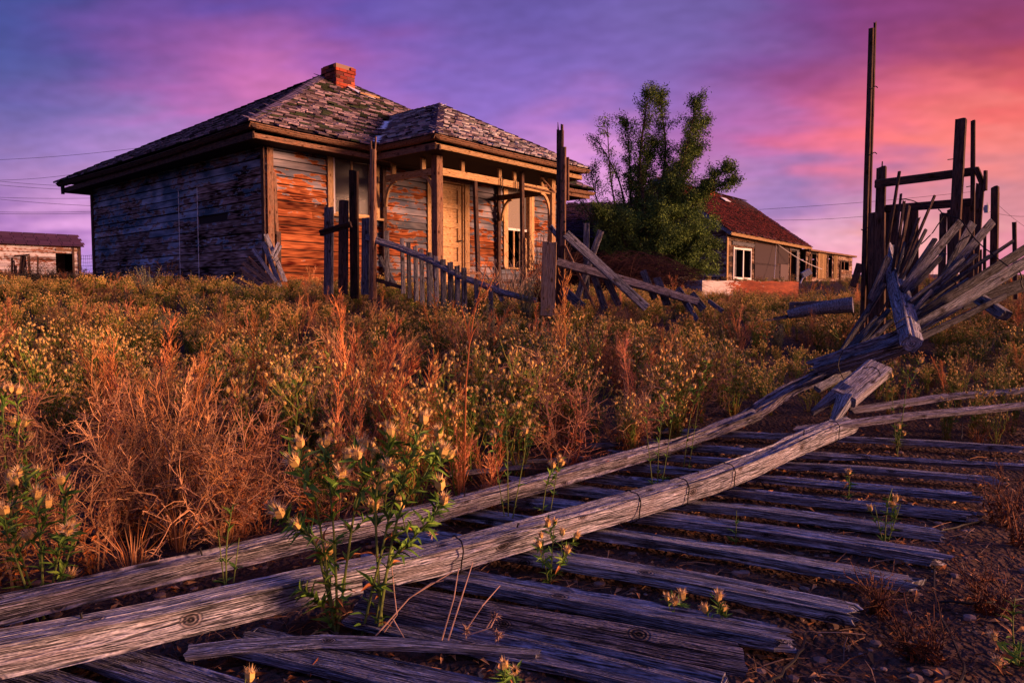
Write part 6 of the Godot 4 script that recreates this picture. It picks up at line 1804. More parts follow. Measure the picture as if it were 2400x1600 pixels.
# ---------------------------------------------------------------- tree and bare shrub
func make_tree() -> void:
	var d := 23.0
	var root := thing("tree", "leafy green tree with several slender trunks beside the red-roofed house", "tree", on_ground(1500, 665, d))
	var limbs := [
		[1505, 690, 0.0, 1512, 520, 0.0, 1500, 380, 0.2, 1518, 228, 0.2, 0.13], [1508, 690, 0.1, 1540, 500, 0.3, 1560, 360, 0.5, 1548, 232, 0.6, 0.1], [1512, 690, -0.2, 1560, 520, -0.4, 1600, 380, -0.5, 1632, 250, -0.4, 0.09],
		[1512, 690, -0.2, 1570, 500, 0.3, 1600, 400, 0.4, 1640, 292, 0.5, 0.07], [1498, 690, 0.2, 1470, 520, 0.5, 1450, 420, 0.6, 1400, 328, 0.7, 0.06], [1500, 690, -0.1, 1455, 540, -0.3, 1432, 420, -0.4, 1424, 300, -0.4, 0.05],
		[1500, 690, 0.0, 1480, 520, 0.4, 1478, 420, 0.5, 1470, 290, 0.4, 0.07], [1515, 690, 0.1, 1590, 540, -0.6, 1640, 450, -0.9, 1700, 398, -1.0, 0.06], [1515, 690, 0.0, 1580, 500, -0.7, 1640, 460, -1.0, 1706, 426, -1.1, 0.05],
		[1510, 690, 0.0, 1560, 470, 0.2, 1590, 400, 0.4, 1622, 352, 0.3, 0.05], [1495, 690, 0.0, 1440, 560, 0.4, 1400, 470, 0.5, 1385, 405, 0.6, 0.05], [1495, 690, 0.3, 1420, 580, 0.7, 1380, 500, 0.9, 1345, 452, 1.0, 0.04],
		[1512, 690, -0.3, 1570, 600, -0.9, 1620, 560, -1.2, 1652, 570, -1.3, 0.05], [1505, 690, 0.3, 1520, 560, 0.9, 1560, 500, 1.1, 1600, 480, 1.2, 0.05], [1500, 690, -0.3, 1470, 580, -0.9, 1440, 520, -1.1, 1410, 500, -1.2, 0.05],
		[1512, 690, -0.3, 1560, 590, -0.7, 1600, 600, -1.0, 1625, 622, -1.2, 0.04], [1508, 690, -0.2, 1540, 540, -0.8, 1560, 480, -1.0, 1575, 440, -1.1, 0.05], [1500, 690, 0.2, 1490, 500, 0.7, 1510, 420, 0.8, 1530, 340, 0.8, 0.05]]
	var spots := []
	var tints := []
	var greens := [Color(0.075, 0.13, 0.025), Color(0.115, 0.185, 0.03), Color(0.055, 0.095, 0.022), Color(0.15, 0.24, 0.04)]
	var bark := Shape.new()
	var twig := Shape.new()
	for li in limbs.size():
		var q = limbs[li]
		var c0 := at(q[0], q[1], d + q[2]); var c1 := at(q[3], q[4], d + q[5]); var c2 := at(q[6], q[7], d + q[8]); var c3 := at(q[9], q[10], d + q[11])
		c0.y = ground(c0.x, d) - 0.1
		var pts := PackedVector3Array()
		for i in 15:
			var f := i / 14.0 * 3.0
			if f < 1.0: pts.push_back(c0.cubic_interpolate(c1, c0, c2, f))
			elif f < 2.0: pts.push_back(c1.cubic_interpolate(c2, c0, c3, f - 1.0))
			else: pts.push_back(c2.cubic_interpolate(c3, c1, c3, f - 2.0))
		var lb := Shape.new()
		lb.tube(pts, q[12], 0.012, 6)
		put("trunk" if q[12] > 0.06 else "limb", lb, M.bark, root)
		var bareness := 0.5 if li in [4, 5, 10, 11] else (1.6 if li in [0, 1, 2, 3, 9, 17] else 1.0)
		for i in range(3, 15):
			var f := i / 14.0
			for kk in int(3 + 3.2 * bareness):
				var p := pts[i].lerp(pts[mini(i + 1, 14)], rf(0, 1))
				var ln := rf(0.35, 0.95) * (1.15 - 0.55 * f)
				var up := (pts[mini(i + 1, 14)] - pts[i - 1]).normalized()
				var dir := (up * rf(0.4, 1.0) + Vector3(rf(-1, 1), rf(-0.4, 0.5), rf(-1, 1)) * 0.9).normalized()
				var tp := PackedVector3Array([p, p + dir * ln * 0.5 + Vector3(0, 0.03, 0), p + dir * ln])
				twig.tube(tp, 0.008, 0.003, 3)
				if rf(0, 1) > minf(bareness, 1.0) * 0.93: continue
				for m in int(rf(8, 15)):
					var g := rf(0.25, 1.05)
					var bs := Basis(Vector3(rf(-1, 1), rf(-1, 1), rf(-1, 1)).normalized(), rf(0, TAU)).scaled(Vector3.ONE * rf(0.7, 1.25))
					spots.append(Transform3D(bs, p + dir * ln * g - origin[root] + Vector3(rf(-0.06, 0.06), rf(-0.06, 0.06), rf(-0.06, 0.06))))
					var c: Color = greens[rng.randi_range(0, 3)] * rf(0.6, 1.1)
					tints.append(c)
	# dense lower foliage
	for i in 5200:
		var a := rf(0, TAU)
		var r := sqrt(rf(0, 1))
		var px := 1530 + cos(a) * r * 135.0
		var py := 548 + sin(a) * r * 78.0
		if py < 480 and rf(0, 1) < 0.4: continue
		if lump.get_noise_2d(px * 2.2, py * 2.2) < -0.12: continue
		var p := at(px, py, d + rf(-1.4, 1.2))
		spots.append(Transform3D(Basis(Vector3(rf(-1, 1), rf(-1, 1), rf(-1, 1)).normalized(), rf(0, TAU)).scaled(Vector3.ONE * rf(0.7, 1.2)), p - origin[root]))
		tints.append(greens[rng.randi_range(0, 3)] * rf(0.7, 1.4))
	for i in 2200:
		var px := rf(1545, 1690)
		var py := rf(480, 640)
		if lump.get_noise_2d(px * 2.6 + 50.0, py * 2.6) < 0.02: continue
		spots.append(Transform3D(Basis(rdir(), rf(0, TAU)).scaled(Vector3.ONE * rf(0.7, 1.2)), at(px, py, d + rf(-2.4, -0.6)) - origin[root]))
		tints.append(greens[rng.randi_range(0, 3)] * rf(0.7, 1.3))
	put("twigs", twig, M.bark, root, true)
	var leafy := Shape.new()
	for i in 7:
		var dir := Vector3(rf(-1, 1), rf(-0.6, 0.8), rf(-1, 1)).normalized()
		leafy.leaf(Vector3(rf(-0.08, 0.08), rf(-0.08, 0.08), rf(-0.08, 0.08)), dir, Vector3(rf(-1, 1), 1, rf(-1, 1)).normalized(), rf(0.06, 0.1), rf(0.02, 0.034))
	many("crown", leafy.done(), M.plant, spots, tints, root)

func make_bare_shrub() -> void:
	var d := 19.0
	var root := thing("bare_shrub", "big dark mound of arching bare reddish twigs under the tree", "shrub", on_ground(1430, 680, d))
	var b := Shape.new()
	for i in 1100:
		var x0 := 1440.0 + rf(-80, 110)
		var p := on_ground(x0, 680, d + rf(-0.8, 1.2))
		var reach := rf(0.4, 1.5) * (1.0 if rf(0, 1) < 0.65 else -1.0)
		var h := rf(0.3, 1.0) * (1.25 - 0.5 * pow((x0 - 1440.0) / 110.0, 2.0))
		var dz := rf(-0.6, 0.6)
		b.col = Color(0.022, 0.007, 0.009).lerp(Color(0.06, 0.022, 0.02), pow(rf(0, 1), 6.0))
		var pts := PackedVector3Array()
		for j in 7:
			var f := j / 6.0
			pts.push_back(p + Vector3(reach * f * f + rf(-0.03, 0.03), h * sin(f * PI * 0.72) + rf(-0.03, 0.03), dz * f))
		b.tube(pts, 0.01, 0.004, 3)
	put("twigs", b, M.dry, root, true)

# ---------------------------------------------------------------- plants
const GREEN := [Color(0.08, 0.17, 0.02), Color(0.12, 0.23, 0.03), Color(0.055, 0.12, 0.018), Color(0.17, 0.27, 0.04)]
const STRAW := [Color(0.48, 0.22, 0.08), Color(0.36, 0.14, 0.045), Color(0.56, 0.3, 0.14), Color(0.24, 0.08, 0.025)]
const CREAM := [Color(0.8, 0.56, 0.27), Color(0.84, 0.66, 0.38), Color(0.72, 0.42, 0.14)]

func rdir(up := 0.0) -> Vector3:
	return Vector3(rf(-1, 1), rf(-1, 1) + up, rf(-1, 1)).normalized()

# a tufted flower head of that size: a scaly bud with pale bristles; fine = number of bristles
func head(b: Shape, p: Vector3, dir: Vector3, size: float, fine: int) -> void:
	var e := across(dir, Vector3(0.3, 0.2, 0.9))
	var g := dir.cross(e)
	var n := 5 if fine > 8 else 3
	b.col = GREEN[3].lerp(CREAM[2], 0.75)
	var prev := []
	for r in [[0.0, 0.12], [0.2, 0.29], [0.5, 0.3], [0.66, 0.2]]:
		var ring := []
		for k in n:
			var a := TAU * k / n
			ring.append(p + dir * r[0] * size + (e * cos(a) + g * sin(a)) * r[1] * size)
		if prev.size():
			for k in n: b.quad(prev[k], prev[(k + 1) % n], ring[(k + 1) % n], ring[k], ring[k] - p - dir * 0.3 * size)
		prev = ring
	for i in fine:
		var a := TAU * i / fine + rf(-0.3, 0.3)
		var spread := rf(0.1, 1.35)
		var o := e * cos(a) + g * sin(a)
		var d := (dir + o * spread).normalized()
		var st := p + dir * 0.42 * size + o * 0.13 * size
		var w := o.cross(dir).normalized() * size * (0.035 if fine > 20 else (0.06 if fine > 8 else 0.15))
		b.col = CREAM[i % 3] * rf(0.8, 1.1)
		var tip := st + d * size * rf(0.25, 0.8) - Vector3(0, spread * size * 0.16, 0)
		b.tri(st - w, tip, st + w)

var leaf_shade := 1.0
func leafy(b: Shape, p: Vector3, axis: Vector3, length: float, dry := 0.0) -> void:
	b.col = GREEN[rng.randi_range(0, 3)] * rf(0.6, 1.2) * leaf_shade
	if rf(0, 1) < dry: b.col = STRAW[rng.randi_range(0, 3)] * rf(0.7, 1.1)
	var o := across(axis, rdir())
	var dir := (axis * rf(0.35, 0.95) + o).normalized()
	b.leaf(p, dir, axis, length, length * rf(0.16, 0.26), rf(0.0, 0.25))

func flower_weed(height: float, spread: float, stems: int, fine: int, leaf_len: float, head_size: float, deep := 1.0) -> Shape:
	var b := Shape.new()
	leaf_shade = deep
	for s in stems:
		var a := rf(0, TAU)
		var lean_ := Vector3(cos(a), 0, sin(a)) * rf(0.05, 1.0) * spread
		var h := height * rf(0.7, 1.05)
		var pts := PackedVector3Array()
		for i in 6:
			var f := i / 5.0
			pts.push_back(lean_ * (0.15 + 0.85 * pow(f, 1.3)) + Vector3(rf(-0.01, 0.01), h * f, rf(-0.01, 0.01)))
		b.col = GREEN[1].lerp(STRAW[1], rf(0.1, 0.7))
		b.tube(pts, 0.0042, 0.0022, 3)
		for i in int(h / 0.016):
			var f := rf(0.08, 1.0)
			var k := mini(int(f * 5), 4)
			var p := pts[k].lerp(pts[k + 1], f * 5 - k)
			leafy(b, p, (pts[k + 1] - pts[k]).normalized(), leaf_len * rf(0.55, 1.15) * (1.1 - 0.35 * f), 0.75 - f * 1.1)
		for j in rng.randi_range(3, 6):
			var f := rf(0.5, 0.95)
			var k := mini(int(f * 5), 4)
			var p := pts[k].lerp(pts[k + 1], f * 5 - k)
			var dir := ((pts[5] - pts[4]).normalized() * 1.1 + across(pts[5] - pts[4], rdir()) * 0.75).normalized()
			var ln := rf(0.06, 0.15)
			var e := p + dir * ln + Vector3(0, 0.02, 0)
			b.col = GREEN[1].lerp(STRAW[0], rf(0, 0.5))
			b.tube(PackedVector3Array([p, p + dir * ln * 0.5, e]), 0.0022, 0.0014, 3)
			for q in 4: leafy(b, p + dir * ln * rf(0.1, 0.95), dir, leaf_len * rf(0.4, 0.8), 0.08)
			for q in rng.randi_range(1, 2):
				head(b, e + Vector3(rf(-1, 1), rf(-0.4, 0.4), rf(-1, 1)) * 0.018, (dir + rdir() * 0.5 + Vector3(0, 0.4, 0)).normalized(), head_size * rf(0.75, 1.2), fine)
		head(b, pts[5], (Vector3(0, 1, 0) + rdir() * 0.4).normalized(), head_size, fine)
	return b

func wander(p: Vector3, dir: Vector3, length: float, n: int, loose: float) -> PackedVector3Array:
	var pts := PackedVector3Array([p])
	var bend := rdir() * loose
	for i in n:
		dir = (dir + bend * 0.35 + rdir() * loose * 0.5).normalized()
		p += dir * length / n
		pts.push_back(p)
	return pts

func dry_weed(height: float, spread: float, stems: int, twigs: int) -> Shape:
	var b := Shape.new()
	for s in stems:
		var a := rf(0, TAU)
		var out := Vector3(cos(a), 0, sin(a))
		var dir := (Vector3.UP + out * rf(0.05, 1.3) * spread / height).normalized()
		var tone: Color = STRAW[rng.randi_range(0, 3)].lerp(Color(0.3, 0.24, 0.2), rf(0, 0.5)) * rf(0.55, 1.15)
		var runs := [[wander(out * rf(0, 0.03), dir, height * rf(0.7, 1.1), 8, 0.3), 0.0042, 0.2]]
		for k in rng.randi_range(2, 4):
			var m: PackedVector3Array = runs[0][0]
			var i := rng.randi_range(2, 6)
			runs.append([wander(m[i], ((m[i + 1] - m[i]).normalized() + rdir() * 0.8).normalized(), height * rf(0.25, 0.5), 5, 0.4), 0.0025, 0.1])
		for r in runs:
			var pts: PackedVector3Array = r[0]
			var last := pts.size() - 1
			b.col = tone
			b.tube(pts, r[1], 0.0012, 3)
			for t in int(twigs * (0.55 if r[1] > 0.003 else 0.32)):
				var f := rf(r[2], 1.0) * last
				var k := mini(int(f), last - 1)
				var p := pts[k].lerp(pts[k + 1], f - k)
				var ax := (pts[k + 1] - pts[k]).normalized()
				var q := wander(p, (ax * rf(0.2, 1.2) + across(ax, rdir())).normalized(), rf(0.04, 0.13), 3, 0.6)
				b.col = tone * rf(0.7, 1.2)
				b.tube(q, 0.0015, 0.0008, 3)
				for n in 6:
					var c := q[rng.randi_range(0, 3)]
					var d2 := (ax * 0.6 + rdir()).normalized()
					var l2 := rf(0.012, 0.042)
					var w := d2.cross(rdir()).normalized() * 0.0017
					b.col = tone * rf(0.6, 1.35)
					var m := c + d2 * l2 * 0.6
					var tip := m + (d2 + ax * 0.9 + rdir() * 0.5).normalized() * l2 * 0.5
					b.tri(c - w, m, c + w)
					b.tri(m - w * 0.8, tip, m + w * 0.8)
		for t in 16:
			var p := (runs[0][0] as PackedVector3Array)[rng.randi_range(0, 4)] + rdir() * 0.02
			b.col = STRAW[3].lerp(Color(0.5, 0.16, 0.04), rf(0, 0.7)) * rf(0.4, 1.3)
			b.leaf(p, (rdir() + Vector3(0, -0.4, 0)).normalized(), rdir(), rf(0.025, 0.055), rf(0.007, 0.013), rf(0.2, 0.7))
	return b

func plume(height: float, spread: float, stems: int) -> Shape:
	var b := Shape.new()
	for s in stems:
		var a := rf(0, TAU)
		var out := Vector3(cos(a), 0, sin(a))
		var pts := wander(out * rf(0, 0.03), (Vector3.UP + out * rf(0.05, 1.2) * spread / height).normalized(), height * rf(0.65, 1.1), 9, 0.13)
		var tone: Color = STRAW[rng.randi_range(0, 2)] * rf(0.75, 1.25)
		b.col = tone
		b.tube(pts, 0.0045, 0.0014, 3)
		for t in 46:
			var f := pow(rf(0.08, 1.0), 0.7) * 9.0
			var k := mini(int(f), 8)
			var p := pts[k].lerp(pts[k + 1], f - k)
			var ax := (pts[k + 1] - pts[k]).normalized()
			var dir := (ax * rf(0.9, 1.8) + across(ax, rdir())).normalized()
			var ln := rf(0.03, 0.11) * (1.15 - 0.06 * f)
			var q := p + dir * ln * 0.6
			var e := q + (dir + ax * 0.8 + rdir() * 0.3).normalized() * ln * 0.5
			b.col = tone * rf(0.7, 1.3)
			b.tube(PackedVector3Array([p, q, e]), 0.0014, 0.0007, 3)
			for n in 5:
				var c := p.lerp(e, rf(0.2, 1.0))
				var d2 := (dir + ax * 0.7 + rdir() * 0.7).normalized()
				var l2 := rf(0.012, 0.034)
				var w := d2.cross(rdir()).normalized() * 0.0016
				b.tri(c - w, c + d2 * l2, c + w)
	return b

func sage(height: float) -> Shape:
	var b := Shape.new()
	for s in 26:
		var a := rf(0, TAU)
		var top := Vector3(cos(a), 0, sin(a)) * rf(0.02, 0.45) * height + Vector3(0, height * rf(0.6, 1.0), 0)
		var pts := PackedVector3Array([Vector3(rf(-0.02, 0.02), 0, rf(-0.02, 0.02)), top * 0.5 + Vector3(rf(-0.03, 0.03), -0.03, rf(-0.03, 0.03)), top])
		b.col = Color(0.12, 0.1, 0.07)
		b.tube(pts, 0.006, 0.002, 3)
		for i in 46:
			var f := rf(0.3, 1.0)
			var p := pts[0].lerp(pts[1], f * 2) if f < 0.5 else pts[1].lerp(pts[2], f * 2 - 1)
			b.col = Color(0.13, 0.16, 0.085).lerp(Color(0.21, 0.22, 0.13), rf(0, 1))
			b.leaf(p, (Vector3(0, 1.1, 0) + rdir()).normalized(), rdir(), rf(0.02, 0.045), 0.007, 0.05)
	return b

func dry_tuft(height: float) -> Shape:
	var b := Shape.new()
	for s in 60:
		var a := rf(0, TAU)
		var o := Vector3(cos(a), 0, sin(a))
		var h := height * rf(0.5, 1.0)
		var l := rf(0.1, 0.7) * h
		var w := across(o, rdir()) * 0.0022
		b.col = STRAW[rng.randi_range(0, 3)] * rf(0.6, 1.2)
		var p0 := o * rf(0, 0.03)
		var p1 := p0 + o * l * 0.35 + Vector3(0, h * 0.65, 0)
		var p2 := p0 + o * l + Vector3(0, h, 0)
		b.tri(p0 - w, p1 - w, p1 + w); b.tri(p0 - w, p1 + w, p0 + w); b.tri(p1 - w, p2, p1 + w)
	return b

func in_building(x: float, d: float) -> bool:
	var v := Vector3(x, 0, -d) - HC
	var s := v.dot(HU)
	var t := v.dot(HV)
	if s > -0.12 and s < WID + 0.1 and t > -0.12 and t < LEN + 0.1: return true
	if s > PS - 0.1 and s < PS + PQ + 0.1 and t > -PP - 0.1 and t < 0.1: return true
	if d > 29.2 and x > 2.0 and x < 22.0: return true
	return d > 34.0 and x < -20.0

func make_field() -> void:
	var fine := []
	var mid := []
	var far := []
	var dry := []
	for i in 6: fine.append(flower_weed(rf(0.38, 0.5), rf(0.1, 0.2), rng.randi_range(4, 7), 14, 0.05, 0.027, 1.15).done())
	for i in 5: far.append(flower_weed(rf(0.32, 0.46), rf(0.14, 0.24), 7, 6, 0.055, 0.026, 0.85).done())
	var plumes := []
	for i in 4: plumes.append(plume(rf(0.5, 0.66), rf(0.1, 0.2), rng.randi_range(3, 5)).done())
	for i in 5: dry.append(dry_weed(rf(0.4, 0.56), rf(0.12, 0.22), rng.randi_range(4, 6), 20).done())
	var sg := [sage(0.5).done(), sage(0.42).done()]
	var tf := [dry_tuft(0.3).done(), dry_tuft(0.22).done()]
	var sets := {}
	for k in 6: sets[k] = {}
	var add := func(kind: int, variant: int, x: float, d: float, sc: float, tint: Color, sinkage := 0.03) -> void:
		var key := variant
		if not sets[kind].has(key): sets[kind][key] = [[], []]
		var bs := Basis(Vector3.UP, rf(0, TAU)).rotated(Vector3(1, 0, 0), rf(-0.14, 0.14)).rotated(Vector3(0, 0, 1), rf(-0.14, 0.14)).scaled(Vector3.ONE * sc)
		sets[kind][key][0].append(Transform3D(bs, Vector3(x, ground(x, d) - sinkage, -d)))
		sets[kind][key][1].append(tint)
	var bands := [[2.35, 3.4, 36.0], [3.4, 5.0, 36.0], [5.0, 8.0, 34.0], [8.0, 13.0, 26.0], [13.0, 20.0, 9.0], [20.0, 34.0, 3.0]]
	for band in bands:
		var d0: float = band[0]
		var d1: float = band[1]
		var half := 0.78 * d1 + 0.4
		var n := int((d1 - d0) * half * 2.0 * band[2])
		for i in n:
			var d := rf(d0, d1)
			var x := rf(-half, half)
			if absf(x) > 0.76 * d + 0.5: continue
			if in_building(x, d): continue
			var line := 1.98 + (x + 1.45) * 0.873
			if x < 1.75 and d < line + 0.16: continue
			var px := 1200.0 + x / d * F
			if x >= 1.75 and d < 3.7: continue
			if x > 1.35 and x < 2.7 and d < 5.0: continue
			var right_side: bool = x >= 1.75 and d < 7.0
			var patch := lump.get_noise_2d(x * 45.0 + 900.0, d * 45.0)
			var clump := lump.get_noise_2d(x * 110.0 + 300.0, d * 110.0)
			if clump < -0.3 and d < 9.0: continue
			var leftness := clampf((720.0 - px) / 620.0, -0.6, 1.0)
			var nearness := clampf((5.2 - d) / 2.6, 0.0, 1.0)
			var dryness := 0.28 + leftness * 0.5 * nearness + patch * 0.75
			if d > 7.0: dryness -= 0.16
			if d < 3.7 and px < 1350.0: dryness += 0.35
			if right_side:
				dryness -= 0.15
				if d < 4.2: continue
			var sc := rf(0.55, 1.25)
			if d < 3.0: sc *= 0.9
			sc *= lerpf(1.0, 0.6, clampf((d - 4.5) / 4.0, 0, 1))
			if right_side: sc *= 0.62
			if d > 13.0: sc *= 1.1
			var tn := rf(0.6, 1.1)
			if rf(0, 1) < dryness:
				var pick := rf(0, 1)
				if pick < 0.34: add.call(5, rng.randi_range(0, 3), x, d, sc * rf(0.8, 1.35), Color(tn * 1.15, tn * rf(0.9, 1.1), tn * rf(0.85, 1.0)))
				elif pick < 0.82: add.call(2, rng.randi_range(0, 4), x, d, sc * rf(0.9, 1.2), Color(tn, tn * rf(0.85, 1.05), tn * rf(0.8, 1.0)))
				else: add.call(4, rng.randi_range(0, 1), x, d, sc, Color(tn, tn, tn))
			elif d < 6.2:
				add.call(0, rng.randi_range(0, 5), x, d, sc, Color(tn, tn * rf(0.95, 1.05), tn))
			elif rf(0, 1) < 0.045:
				add.call(3, rng.randi_range(0, 1), x, d, sc, Color(tn, tn, tn))
			else:
				add.call(1, rng.randi_range(0, 4), x, d, sc, Color(tn * rf(0.95, 1.15), tn, tn * 0.9))
	# one object for each kind of weed
	var names := [["flowering_weeds", fine, M.plant, "green weeds with tufted cream flower heads filling the near field"], ["distant_flowering_weeds", far, M.plant, "flowering weeds carpeting the rise before the houses"],
		["dry_weeds", dry, M.dry, "brittle orange-brown dry weeds standing among the flowers"], ["grey_sage", sg, M.dry, "low grey-green sage tufts scattered near the fences"], ["dry_grass", tf, M.dry, "straw-coloured dry grass tufts among the weeds"], ["feathery_stalks", plumes, M.dry, "tall feathery orange stalks rising above the other weeds"]]
	for k in 6:
		var holder := Node3D.new()
		holder.name = names[k][0]
		add_child(holder)
		origin[holder] = Vector3.ZERO
		tag(holder, names[k][3], "weeds" if k < 3 or k == 5 else ("sage" if k == 3 else "grass"), "", "stuff")
		for key in sets[k].keys():
			many("clumps", names[k][1][key], names[k][2], sets[k][key][0], sets[k][key][1], holder)
	# dead leaves and clods on the bare soil
	var lf := Shape.new()
	lf.col = Color(1, 1, 1)
	lf.leaf(Vector3.ZERO, Vector3(1, 0.1, 0).normalized(), Vector3(0, 1, 0.3).normalized(), 0.04, 0.011, 0.35)
	var where := []
	var tints := []
	for i in 5200:
		var d := rf(1.0, 5.2)
		var x := rf(-0.8, 0.8) * d
		var bs := Basis(Vector3.UP, rf(0, TAU)).rotated(Vector3(1, 0, 0), rf(-0.9, 0.9)).scaled(Vector3.ONE * rf(0.5, 1.4))
		where.append(Transform3D(bs, Vector3(x, ground(x, d) + 0.006, -d)))
		tints.append(STRAW[rng.randi_range(0, 3)] * rf(0.35, 1.0))
	var litter := many("dead_leaves", lf.done(), M.dry, where, tints)
	tag(litter, "curled dead leaves littering the bare soil", "leaf litter", "", "stuff")
	var sb := Shape.new()
	sb.tube(PackedVector3Array([Vector3(-0.05, 0, 0), Vector3(0.0, 0.004, 0.003), Vector3(0.05, 0, 0)]), 0.0014, 0.0009, 3)
	where = []
	tints = []
	for i in 4200:
		var d := rf(1.0, 5.0)
		var x := rf(-0.8, 0.8) * d
		if lump.get_noise_2d(x * 80.0, d * 80.0) < -0.05: continue
		where.append(Transform3D(Basis(Vector3.UP, rf(0, TAU)).rotated(Vector3(1, 0, 0), rf(-0.3, 0.3)).scaled(Vector3.ONE * rf(0.4, 1.5)), Vector3(x, ground(x, d) + 0.006, -d)))
		tints.append(STRAW[rng.randi_range(0, 3)].lerp(Color(0.25, 0.2, 0.18), rf(0, 0.8)) * rf(0.3, 0.9))
	tag(many("straw_litter", sb.done(), M.dry, where, tints), "broken straw and twig bits scattered over the soil", "leaf litter", "", "stuff")
	var st := Shape.new()
	var ring := []
	for j in 4:
		var r := []
		for k in 7:
			var a := TAU * k / 7
			var rr := [0.0, 0.9, 1.0, 0.05][j] as float
			r.append(Vector3(cos(a) * rr * rf(0.8, 1.15), [-0.5, -0.35, 0.3, 0.55][j] * rf(0.9, 1.1), sin(a) * rr * rf(0.8, 1.15)))
		ring.append(r)
	for j in 3:
		for k in 7: st.quad(ring[j][k], ring[j][(k + 1) % 7], ring[j + 1][(k + 1) % 7], ring[j + 1][k], (ring[j][k] + ring[j + 1][k]) as Vector3)
	where = []
	tints = []
	for i in 2600:
		var d := rf(1.0, 4.6)
		var x := rf(-0.8, 0.8) * d
		var sz := 0.004 + 0.02 * pow(rf(0, 1), 4.0)
		where.append(Transform3D(Basis(Vector3.UP, rf(0, TAU)).scaled(Vector3(sz, sz * 0.7, sz)), Vector3(x, ground(x, d) + sz * 0.1, -d)))
		tints.append(Color(0.2, 0.135, 0.115) * rf(0.6, 1.3))
	tag(many("soil_clods", st.done(), M.dry, where, tints), "small clods and pebbles on the dry soil", "pebbles", "", "stuff")

var leaf_meshes := []
var head_meshes := []
var dry_leaf_meshes := []
func make_plant_pieces() -> void:
	for i in 10:
		var b := Shape.new()
		b.col = GREEN[i % 4] * rf(0.8, 1.25) if i < 7 else STRAW[i % 4].lerp(Color(0.5, 0.17, 0.04), 0.5)
		var n := 6
		var curl := rf(0.05, 0.35) if i < 7 else rf(0.5, 1.0)
		var prev := []
		for k in n + 1:
			var f := float(k) / n
			var w := 0.105 * sin(PI * pow(f, 0.75)) + 0.006
			var z := Vector3(f * (1.0 - curl * 0.25 * f), -curl * f * f * 0.5 + 0.06 * sin(f * 5.0), 0)
			var row := [z + Vector3(0, w * 0.45, w), z, z + Vector3(0, w * 0.45, -w)]
			if k > 0:
				for q in 2: b.quad(prev[q], row[q], row[q + 1], prev[q + 1], Vector3.UP)
			prev = row
		if i < 7: leaf_meshes.append(b.done())
		else: dry_leaf_meshes.append(b.done())
	for i in 4:
		var b := Shape.new()
		head(b, Vector3.ZERO, Vector3.UP, 1.0, 60)
		head(b, Vector3(0, 0.02, 0), (Vector3.UP + rdir() * 0.1).normalized(), 0.92, 50)
		head_meshes.append(b.done())

func aim(y: Vector3, size: float) -> Basis:   # y axis along y
	var x := across(y, rdir())
	return Basis(x, y, x.cross(y)).scaled(Vector3.ONE * size)

func put_leaf(root: Node3D, p: Vector3, axis: Vector3, size: float, dry := 0.0) -> void:
	var o := across(axis, rdir())
	var dir := (axis * rf(0.5, 1.2) + o).normalized()
	var up := across(dir, axis)
	var bs := Basis(dir, up, dir.cross(up)).scaled(Vector3.ONE * size)
	if rf(0, 1) < dry:
		place("dry_leaf", dry_leaf_meshes[rng.randi_range(0, 2)], M.plant, root, Transform3D(bs, p))
	else:
		place("leaf", leaf_meshes[rng.randi_range(0, 6)], M.plant, root, Transform3D(bs, p))

# one plant built piece by piece: stems are paths of [px, py]; heads are [px, py] each joined to the nearest stem
func single_plant(called: String, label: String, d: float, stems: Array, heads: Array, leaf_size: float, head_size: float, thick: float, leaves_each := 14) -> void:
	var b0 := at(stems[0][0][0], stems[0][0][1], d)
	b0.y = gh(b0.x, d)
	var root := thing(called, label, "weed", b0)
	var paths := []
	for s in stems:
		var path := PackedVector3Array()
		var dd := d + rf(-0.04, 0.04)
		for i in s.size(): path.push_back(at(s[i][0], s[i][1], dd + rf(-0.03, 0.03)))
		path[0].y = ground(path[0].x, d) - 0.02
		var fine := PackedVector3Array()
		for i in path.size() - 1:
			for j in 5: fine.push_back(path[i].cubic_interpolate(path[i + 1], path[maxi(i - 1, 0)], path[mini(i + 2, path.size() - 1)], j / 5.0))
		fine.push_back(path[-1])
		paths.append(fine)
		var b := Shape.new()
		b.col = Color(0.13, 0.17, 0.04)
		b.tube(fine, thick, thick * 0.4, 6)
		put("stem", b, M.plant, root)
		for k in leaves_each:
			var f := rf(0.12, 1.0)
			var i := int(f * (fine.size() - 2))
			put_leaf(root, fine[i], (fine[i + 1] - fine[i]).normalized(), leaf_size * rf(0.6, 1.15) * (1.05 - 0.3 * f), 0.6 - f * 1.2)
	for h in heads:
		var e := at(h[0], h[1], d + rf(-0.09, 0.09))
		var best := Vector3.ZERO
		var far := 1e9
		for p in paths:
			for i in p.size():
				var cost: float = p[i].distance_to(e) + maxf(0.0, p[i].y - e.y + 0.08) * 3.0
				if cost < far:
					far = cost
					best = p[i]
		var mid := best.lerp(e, 0.5) + Vector3(0, -0.012, 0)
		var b := Shape.new()
		b.col = Color(0.11, 0.16, 0.04)
		var br := PackedVector3Array()
		for i in 6:
			var f := i / 5.0
			br.push_back(best.lerp(mid, f).lerp(mid.lerp(e, f), f))
		b.tube(br, thick * 0.5, thick * 0.3, 5)
		put("branch", b, M.plant, root)
		var n := int(best.distance_to(e) / 0.012)
		for k in n:
			var f := rf(0.1, 0.97)
			var i := int(f * 4.0)
			put_leaf(root, br[i].lerp(br[i + 1], f * 5.0 - i), (br[i + 1] - br[i]).normalized(), leaf_size * rf(0.45, 0.95), 0.04)
		var dir := ((e - mid).normalized() + Vector3(0, 0.4, 0) + rdir() * 0.35).normalized()
		place("flower_head", head_meshes[rng.randi_range(0, 3)], M.plant, root, Transform3D(aim(dir, head_size * rf(0.8, 1.2)), e - dir * head_size * 0.4))

